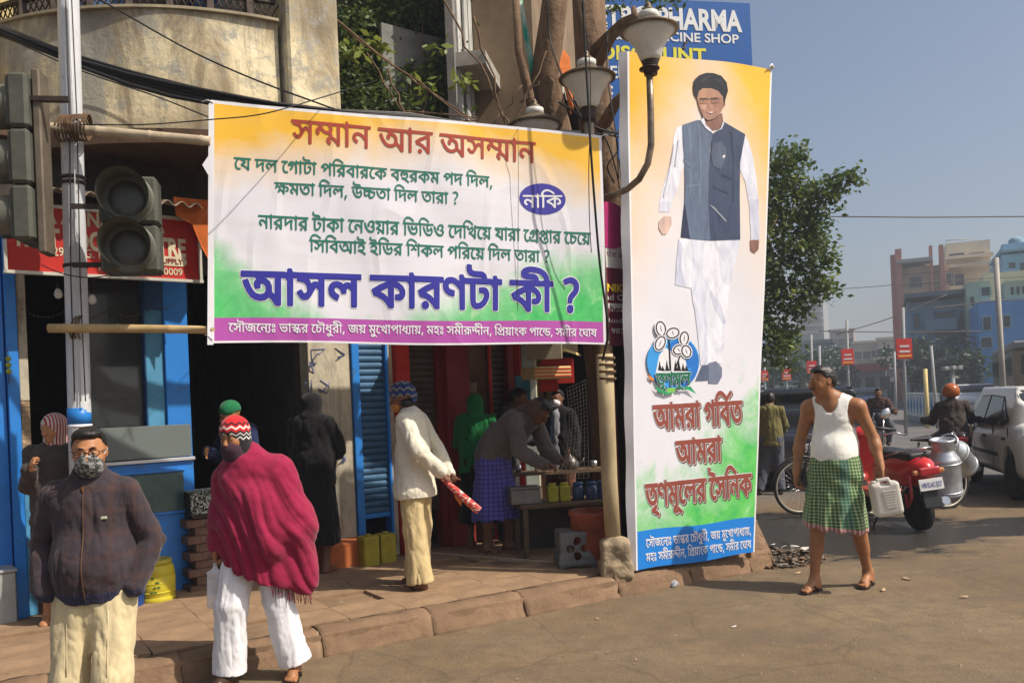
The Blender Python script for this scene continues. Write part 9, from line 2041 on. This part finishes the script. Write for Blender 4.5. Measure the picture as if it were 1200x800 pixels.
lathe_thing('blue_bucket', 'blue plastic bucket half hidden behind the man in the checked jacket', 'bucket', p, [(.09, 0), (.10, .01), (.125, .22), (.135, .222), (.135, .235), (.12, .235), (.10, .03), (.001, .02)], M('bucket_blue', (.02, .11, .50), .4, var=.15))
p = fpt(6, 690, -.20); GB = thing('grey_tin_box', 'pale grey tin box standing at the left edge by the blue shutter', 'box', (p.x, p.y, .13), FRZ)
one('box', lambda m: m.box((-.10, .05, .19), (.32, .25, .36), None, .008), M('grey_tin', (.36, .37, .36), .5, .2, var=.2), GB); one('lid', lambda m: m.box((-.10, .05, .383), (.34, .27, .02), None, .004), M('grey_tin', (.36, .37, .36)), GB)
# hanging bulbs, lemon charm
for px, py, lab in ((68, 338, 'bare bulb hanging left of the white pole under the red board'), (108, 345, 'bare bulb hanging right of the white pole')):
 p = fpt(px, py, -.30); o = thing('hanging_bulb', lab, 'light bulb', p, group='unlit bulbs under the red board')
 one('flex', lambda m: m.tube([(0, 0, .03), (.01, 0, .2), (-.02, 0, .36)], .003, 4), CAB, o); one('cap', lambda m: m.lathe([(.012, 0), (.014, .035)], 12), IRON, o)
 one('glass', lambda m: m.lathe([(.001, -.075), (.02, -.068), (.03, -.045), (.022, -.015), (.012, 0)], 16), glass_mat('bulb_glass', (.75, .75, .7), .15, .7), o)
p = fpt(10, 430, -.12); o = thing('lemon_charm', 'string of green lemons and chillies hanging on the blue pillar', 'charm', p)
one('string', lambda m: m.tube([(0, 0, .14), (0, 0, -.12)], .003, 4), IRON, o)
for k in range(3): one('lemon', lambda m: m.lathe([(.001, -.022), (.016, -.014), (.02, 0), (.016, .014), (.001, .022)], 12, (0, 0, .06 - .045 * k)), M('lemon_green', (.30, .34, .04), .4, bump=0), o)
o = thing('bead_string', 'drooping bead garland under the red board behind the white pole', 'garland', fpt(26, 362, -.10))
p0, p1 = Vector((0, 0, 0)), fpt(176, 362, -.10) - o.location
one('bead', lambda m: [m.lathe([(.001, -.008), (.009, 0), (.001, .008)], 6, q) for i in range(3) for q in sag(p0.lerp(p1, i / 3), p0.lerp(p1, (i + 1) / 3), .06, 12)], M('bead_brown', (.12, .08, .05), .5), o)['kind'] = 'stuff'
# bricks stacked by the doorway with a lace-covered box on top
BRM = M('sooty_brick', (.17, .10, .07), .9, var=.4, scale=9, dirt=((.05, .04, .035), .4, 6), bump=.6)
bp_ = fpt(222, 680, -.28); BS = thing('brick_stack', 'low stack of sooty bricks beside the dark doorway', 'bricks', (bp_.x, bp_.y, .128), FRZ)
m = MB(); m.box((0, 0, 0), (.225, .11, .062), None, .005); q = m.done('source', BRM); bme = q.data; bpy.data.objects.remove(q); r_ = random.Random(6)
for row in range(9):
 for col in range(2):
  for dp_ in range(2):
   o = bpy.data.objects.new('brick', bme); COL.objects.link(o); o.parent = BS
   o.location = (.12 + .235 * col + r_.uniform(-.008, .008) + (.05 if row % 2 else 0), .06 + .125 * dp_ + r_.uniform(-.008, .008), .033 + .0655 * row); o.rotation_euler = (0, 0, r_.uniform(-.05, .05))
LB = thing('lace_covered_box', 'dark crate under a black and white lace cloth on top of the bricks', 'box', BS.location + FROT.to_3x3() @ Vector((.24, .11, .60)), FRZ)
one('crate', lambda m: m.box((0, 0, .10), (.40, .24, .20)), IRON, LB)
t = NT('lace_cloth', .9, 0, .1); v = t.voro(60); t.color(t.ramp(t.noise(45, 3, .6, None, 1.4), [(.47, (.015, .02, .015)), (.52, (.45, .48, .42))], 'CONSTANT'))
one('cloth', lambda m: (m.box((0, -.125, .12), (.42, .008, .17)), m.box((0, 0, .206), (.42, .26, .008))), t.m, LB)
# things on the step in front of the shutter
OR_ = M('orange_brick_block', (.46, .13, .04), .8, var=.25, scale=5, dirt=((.25, .08, .04), .3, 6), bump=.4)
p = ground(386, 671, .13); o = thing('orange_masonry_step', 'orange painted masonry step below the blue shutter', 'step', (p.x, p.y, .128), FRZ)
one('step', lambda m: m.box((.22, .14, .12), (.50, .26, .24), None, .018), OR_, o)
p = ground(372, 664, .13); o = thing('magazine_pile', 'pile of old papers and magazines next to the painted wall', 'papers', (p.x, p.y, .128), FRZ)
r_ = random.Random(12)
for k in range(26): one('paper', lambda m: m.box((0, .10, .01 + .021 * k), (.28 + r_.uniform(-.03, .03), .2, .017), Matrix.Rotation(r_.uniform(-.12, .12), 3, 'Z')), (P_WHT, M('blue_paper', (.10, .16, .28), .7), M('dark_paper', (.05, .05, .06), .7), CRW)[r_.randrange(4)], o)
p = ground(437, 665, .13)
for k, (dx, lab) in enumerate(((0, 'left yellow oil tin on the pavement below the blue shutter'), (.17, 'right yellow oil tin, next to the khaki trousers'))):
 o = thing('oil_tin', lab, 'tin', Vector((p.x, p.y, .128)) + FD * dx + FN * -.02, FRZ, group='yellow oil tins below the shutter')
 one('body', lambda m: m.box((0, .05, .14), (.155, .15, .28), None, .012), M('tin_yellow', (.36, .30, .03), .5, var=.3, dirt=((.10, .08, .02), .35, 8)), o); one('lid', lambda m: m.lathe([(.03, .28), (.03, .295), (.001, .297)], 14, (0, .05, 0)), M('tin_yellow', (.5, .4, .05)), o)
# threshold strip
p0, p1 = ground(440, 645, .13), ground(655, 662, .13)
TS = thing('stone_threshold', 'long thin stone threshold edging the floor of the tea stall', 'kerb', p0, math.atan2(p1.y - p0.y, p1.x - p0.x)); Lt = (p1 - p0).length
one('strip', lambda m: m.box((Lt / 2, 0, .012), (Lt, .05, .035), None, .006), M('pale_stone_edge', (.36, .28, .19), .8, var=.3), TS)
# stall table with its load
sp = Vector((.10, 7.62, .13)); ST = thing('stall_table', 'low wooden stall table laid out with jars and tins', 'table', sp, math.radians(12))
TBW = M('greasy_stall_wood', (.13, .085, .05), .6, var=.4, scale=6)
one('table_top', lambda m: m.box((.42, .20, .47), (.98, .46, .035), None, .005), TBW, ST)
for (x_, y_) in ((-.02, .02), (.86, .02), (-.02, .40), (.86, .40)): one('leg', lambda m: m.box((x_, y_, .225), (.045, .045, .45)), TBW, ST)
one('back_shelf', lambda m: m.box((.50, .62, .72), (1.1, .25, .03)), TBW, ST)
for x_ in (0.0, 1.0): one('shelf_post', lambda m: m.box((x_, .62, .36), (.04, .04, .72)), TBW, ST)
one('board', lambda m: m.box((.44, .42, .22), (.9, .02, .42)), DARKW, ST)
def on_table(x_, y_, z_=.488): return sp + Matrix.Rotation(math.radians(12), 3, 'Z') @ Vector((x_, y_, z_))
YT = M('yellow_jar_label', (.46, .44, .05), .45, var=.25)
items = [(.00, .14, 'steel_box', 'dull steel box at the left end of the stall table', 'box'), (.26, .10, 'yellow_jar', 'left yellow plastic jar on the stall table', 'jar'), (.37, .10, 'yellow_jar', 'right yellow plastic jar on the stall table', 'jar'), (.52, .16, 'glass_jar', 'round blue-lidded jar right of the yellow jars', 'jar'), (.64, .13, 'glass_jar', 'middle blue jar of biscuits on the stall table', 'jar'), (.76, .16, 'glass_jar', 'last blue jar near the orange drum', 'jar')]
for x_, y_, nm, lab, cat in items:
 o = thing(nm, lab, cat, on_table(x_, y_), math.radians(12), group={'yellow_jar': 'yellow jars on the stall', 'glass_jar': 'blue jars on the stall'}.get(nm))
 if nm == 'steel_box':
  one('box', lambda m: m.box((0, 0, .07), (.28, .20, .14), None, .008), M('dull_steel', (.22, .21, .20), .4, .6, var=.3), o); one('lid', lambda m: m.box((0, 0, .148), (.29, .21, .015)), M('dull_steel', (.2, .2, .2)), o)
 elif nm == 'yellow_jar':
  one('body', lambda m: m.box((0, 0, .075), (.095, .095, .15), None, .012), YT, o); one('lid', lambda m: m.lathe([(.035, .15), (.035, .172), (.001, .174)], 14), YD, o)
 else:
  one('body', lambda m: m.lathe([(.045, 0), (.055, .01), (.058, .10), (.045, .135)], 18), glass_mat('blue_jar_plastic', (.06, .10, .22), .2, .9), o); one('lid', lambda m: m.lathe([(.048, .135), (.048, .16), (.001, .163)], 18), M('jar_lid_blue', (.05, .12, .30), .4), o)
for k in range(5):
 lab = ('first', 'second', 'third', 'fourth', 'last')[k]
 o = lathe_thing('steel_cup', '%s small steel cup from the left on the back shelf of the stall' % lab, 'cup', on_table(.06 + .19 * k, .60, .735), [(.025, 0), (.036, .07), (.033, .07), (.023, .005), (.001, .004)], M('shiny_steel', (.55, .55, .55), .25, .9, var=.1, bump=0), group='steel cups on the stall shelf')
o = lathe_thing('kettle', 'sooty aluminium kettle on the stall shelf behind the jars', 'kettle', on_table(.58, .60, .735), [(.07, 0), (.085, .02), (.085, .07), (.05, .11), (.045, .12), (.012, .13), (.012, .145), (.001, .15)], M('sooty_aluminium', (.16, .15, .14), .45, .7, var=.4))
one('spout', lambda m: m.tube([(.07, 0, .04), (.12, 0, .07), (.14, 0, .11)], [.014, .011, .008], 8), M('sooty_aluminium', (.16, .15, .14)), o); one('handle', lambda m: m.tube([(-.06, 0, .10), (-.05, 0, .18), (.0, 0, .21), (.05, 0, .18), (.06, 0, .10)], .006, 6), IRON, o)
# orange drum, stool
p = at(690, 470, 7.25); o = thing('terracotta_drum', 'rust orange drum behind the grey stool under the stall', 'drum', (p.x, p.y, .13))
one('body', lambda m: m.lathe([(.16, 0), (.19, .02), (.195, .20), (.205, .22), (.20, .42), (.215, .44), (.215, .47), (.19, .47), (.18, .30), (.001, .28)], 28), M('rust_orange_drum', (.30, .07, .035), .6, var=.35, scale=4, dirt=((.08, .03, .02), .35, 6)), o)
p = ground(676, 668, .13); STO = thing('plastic_stool', 'grey plastic stool with clover-shaped holes standing on the kerb side of the stall', 'stool', (p.x, p.y + .14, .13), math.radians(6)); STO['label'] = 'grey plastic stool with clover-shaped holes in front of the stall'
GPL = M('dusty_grey_plastic', (.15, .15, .145), .5, var=.25, scale=7, bump=.3, bscale=90, dirt=((.26, .20, .13), .3, 6))
F = Field(.0055)
F.box((0, 0, .16), (.148, .148, .158), .02, None, .01); 
for z_, dw in ((.06, .012), (.12, .006)): F.box((0, 0, z_ - .03), (.148 + dw, .148 + dw, .035), .01, None, .03)
F.box((0, 0, .14), (.132, .132, .165), .015, None, .005, mode=-1)
for s_ in (-1, 1):
 for ax in (0, 1):
  v3 = lambda a, z: ((a, s_ * .148, z) if ax == 0 else (s_ * .148, a, z))
  rr = (.030, .05, .030) if ax == 0 else (.05, .030, .030)
  for (a, z) in ((0, .245), (0, .115), (-.062, .18), (.062, .18)):
   F.ell(v3(a, z), rr, None, .004, mode=-1)
   d_ = (.014, .016) if a == 0 else (.016, .014)
   F.ell(v3(a * .72 if a else -.016, z if a else (.18 + (z - .18) * .75)), (rr[0] * .6, rr[1], .018) if ax == 0 else (rr[0], rr[1] * .6, .018), None, .004, mode=-1)
  F.cap(v3(-.085, -.01), v3(.085, -.01), .045, .045, .01, mode=-1)
F.build('stool', GPL, STO)
# hanging net over the stall, dark curtain and red post at its right
NETM = M('dusty_net', (.28, .25, .20), .9, var=.3)
na, nb, nc_, nd = at(664, 455, 7.6), at(686, 445, 7.7), at(690, 560, 7.3), at(655, 560, 7.5)
o = thing('hanging_net', 'grey checked net hanging in a curve beside the lamp post shaft', 'net', na)
def net(m):
 def P(u, v): return na.lerp(nb, u).lerp(nd.lerp(nc_, u), v) + Vector((.05 * math.sin(v * PI) * (1 - u), -.06 * math.sin(v * 3) + .012 * math.sin(v * 40), 0)) - na
 for i in range(7): m.tube([P(i / 6, j / 24) for j in range(25)], .0035, 4)
 for j in range(25): m.tube([P(i / 6, j / 24) for i in range(7)], .003, 4)
one('mesh', net, NETM, o)['kind'] = 'stuff'
c0 = at(722, 420, 7.25); o = thing('black_curtain', 'black tarpaulin curtain closing the stall between lamp post and tall banner', 'tarpaulin', (c0.x, c0.y, .14))
one('cloth', lambda m: m.grid(lambda u, v: Vector((-.03 + .42 * u, .03 * math.sin(u * 14) + .25 * u, 2.15 * v)), 30, 8), M('black_tarpaulin', (.014, .013, .013), .7, var=.5, scale=8, bump=.5), o)
c0 = at(725, 640, 7.1); o = thing('red_post', 'rusty red post just right of the lamp post shaft', 'post', (c0.x, c0.y, .13)); one('post', lambda m: m.box((0, 0, .85), (.05, .05, 1.7), None, .006), M('rusty_red_paint', (.24, .045, .025), .6, var=.4), o)
o = thing('stall_canopy', 'brown patched canopy roof over the tea stall under the wide banner', 'canopy', (.05, 8.3, 2.42), math.radians(20))
one('sheet', lambda m: (m.grid(lambda u, v: Vector((-.9 + 1.75 * u, -.5 + 1.0 * v, .10 * v + .03 * math.sin(u * 20))), 40, 6), m.grid(lambda u, v: Vector((-.9 + 1.75 * u, -.5 + 1.0 * v, .10 * v + .03 * math.sin(u * 20) - .012)), 40, 6)), M('patched_brown_sheet', (.17, .10, .06), .85, var=.4), o)
for x_ in (-.7, .0, .7): one('rafter', lambda m: m.tube([(x_, -.55, -.03), (x_, .5, .07)], .018, 6), WOOD, o)
for px, py, w_, h_, mt, lab in ((642, 425, .20, .30, RED, 'faded red cloth bag hanging under the canopy'), (612, 440, .16, .34, M('blue_tin_door', (.06, .26, .36), .6), 'small blue tin panel behind the stooping person')):
 p = at(px, py, 8.9); o = thing('hanging_bag' if 'bag' in lab else 'tin_panel', lab, 'bag' if 'bag' in lab else 'panel', p); one('body', lambda m: m.box((0, 0, -h_ / 2), (w_, .06, h_), None, .015), mt, o)
p = at(640, 437, 8.6); o = thing('striped_box_shade', 'cream and red striped box shade hanging over the lane', 'awning', p, math.radians(25))
one('shade', lambda m: m.box((0, 0, .0), (.42, .3, .12), None, .01), YEL, o)
for k in range(3): one('stripe', lambda m: m.box((0, -.153, -.035 + .035 * k), (.42, .006, .012)), RED, o)

# ---- litter and rubbish
def scatter(name, label, cx, cy, n, rx, ry, mats, seed, s=(.02, .05), hz=.02, z=0.0):
 r_ = random.Random(seed); c0 = ground(cx, cy, z); o = thing(name, label, 'rubbish', c0)
 for k, mt in enumerate(mats):
  m = MB()
  for _ in range(n):
   a, q = r_.uniform(0, 6.28), r_.random() ** .6; p = Vector((rx * q * math.cos(a), ry * q * math.sin(a), r_.random() * hz * (1 - q) + .012)); S = r_.uniform(*s)
   R_ = Matrix.Rotation(r_.uniform(0, 6.28), 3, 'Z') @ Matrix.Rotation(r_.uniform(-.5, .5), 3, 'X')
   pts = [R_ @ Vector((S * x_ * r_.uniform(.6, 1), S * y_ * r_.uniform(.3, .8), r_.uniform(-.2, .35) * S)) + p for x_, y_ in ((-1, -1), (1, -1), (1.2, .3), (.2, 1), (-1, .7))]
   m.add(pts, [(0, 1, 2, 3, 4)])
  q_ = m.done(('scraps', 'leaf_litter', 'paper_bits', 'sticks')[k % 4], mt, o, recalc=False); q_['kind'] = 'stuff'
 return o
LIT1 = M('dry_leaf_litter', (.17, .09, .045), .9, var=.5, scale=30); LIT2 = M('wet_black_litter', (.035, .03, .022), .6, var=.5); PAP = M('dirty_paper', (.52, .50, .45), .8, var=.2)
scatter('rubbish_heap', 'heap of wet leaves and torn packets in the gutter by the tall banner', 890, 655, 260, .60, .45, (LIT1, LIT2, M('grey_ash', (.20, .17, .14), .95, var=.4)), 3, (.012, .05), .11)
scatter('paper_scraps', 'white torn packets lying on top of the gutter rubbish', 905, 645, 14, .36, .20, (PAP,), 5, (.02, .055), .12)
t_ = [(1062, 679, .045, 'crumpled pale leaf lying right of the walking man'), (1035, 692, .035, 'curled brown leaf in front of the walking man'), (522, 733, .02, 'tiny white scrap on the road below the kerb'), (935, 672, .03, 'dry leaf left of the walking man, near the rubbish'), (1130, 700, .03, 'small pale leaf on the mud at the right'), (700, 726, .025, 'small dark leaf on the road below the concrete block'), (860, 735, .02, 'lone scrap on the bare road in the foreground')]
for px, py, S, lab in t_:
 p = ground(px, py); o = thing('fallen_leaf' if 'leaf' in lab else 'scrap', lab, 'leaf' if 'leaf' in lab else 'scrap', p + Vector((0, 0, .006)), random.uniform(0, 6))
 one('blade', lambda m: m.grid(lambda u, v: Vector(((u - .5) * 2 * S, (v - .5) * S * math.sin(PI * min(max(u, .04), .97)), .25 * S * math.sin(v * 3) + .2 * S * u)), 6, 4), M('pale_dry_leaf', (.42, .30, .17), .8, var=.3) if 'scrap' not in lab else PAP, o)
p = ground(775, 688); o = thing('crumpled_rag', 'crumpled grey and brown plastic rag lying against the kerb under the tall banner', 'rag', p + Vector((0, .02, .0)))
F = Field(.007); [F.ell((random.uniform(-.14, .14), random.uniform(-.03, .03), .02), (.05, .03, .025), np.array(rotm(random.uniform(0, 90), 0, 0)), .02) for _ in range(9)]
t = NT('rag_cloth', .7, 0, .3); t.color(t.ramp(t.noise(18, 5, .7), [(.42, (.14, .08, .05)), (.52, (.40, .42, .46)), (.62, (.06, .05, .05))])); t.bump(t.noise(40, 4), .8, .01)
F.build('cloth', t.m, o, disp=lambda P, N: vnoise(P, 30, 9) * .012)
p = ground(744, 690); o = thing('broken_brick', 'broken red brick end leaning on the kerb beside the concrete block', 'brick', p, .5); F = Field(.006); F.box((0, .0, .045), (.045, .04, .05), .006, np.array(rotm(20, 10, 12)), .01); F.build('brick', M('broken_brick_red', (.34, .10, .045), .9, var=.4, scale=12, bump=.8), o, disp=lambda P, N: vnoise(P, 35, 2) * .010)
p = ground(865, 669); o = thing('paper_cup', 'white crushed paper cup lying by the kerb corner', 'cup', p + Vector((0, 0, .03)), 1.0); one('cup', lambda m: m.lathe([(.022, 0), (.033, .07), (.031, .07), (.02, .004)], 16, (0, 0, 0), orient((1, .4, .1))), P_WHT, o)

# loose grit over road and pavement
for nm, c_, n_, rx, ry, z_, sd, lab in (('road_grit', ground(640, 760), 1500, 4.6, 2.2, .0, 8, 'fine stones and dust scattered over the road in the foreground'), ('pavement_grit', ground(420, 705, .13), 420, 1.7, .9, .13, 9, 'small bits of dirt strewn over the pavement by the kerb')):
 r_ = random.Random(sd); o = thing(nm, lab, 'grit', c_); o['kind'] = 'stuff'; del o['category']; m = MB()
 for _ in range(n_):
  u, v = r_.uniform(-rx, rx), r_.uniform(-ry, ry); S = r_.uniform(.003, .009) * (1 if r_.random() > .05 else 2)
  if z_ and ((Vector((c_.x + u, c_.y + v, 0)) - KP).dot(KN) > -.25 or (FINV @ Vector((c_.x + u, c_.y + v, 0))).y > -.05): continue
  if not z_ and (Vector((c_.x + u, c_.y + v, 0)) - KP).dot(KN) < .08: continue
  P = [(u - S, v - S * .7, .0), (u + S, v - S * .5, .0), (u + S * .2, v + S, .0), (u, v, S * r_.uniform(.6, 1.2))]
  m.add([Vector(q) for q in P], [(0, 1, 3), (1, 2, 3), (2, 0, 3)])
 m.done('stones', M('grit_stone', (.27, .21, .15), .9, var=.6, scale=30, bump=0), o)['kind'] = 'stuff'
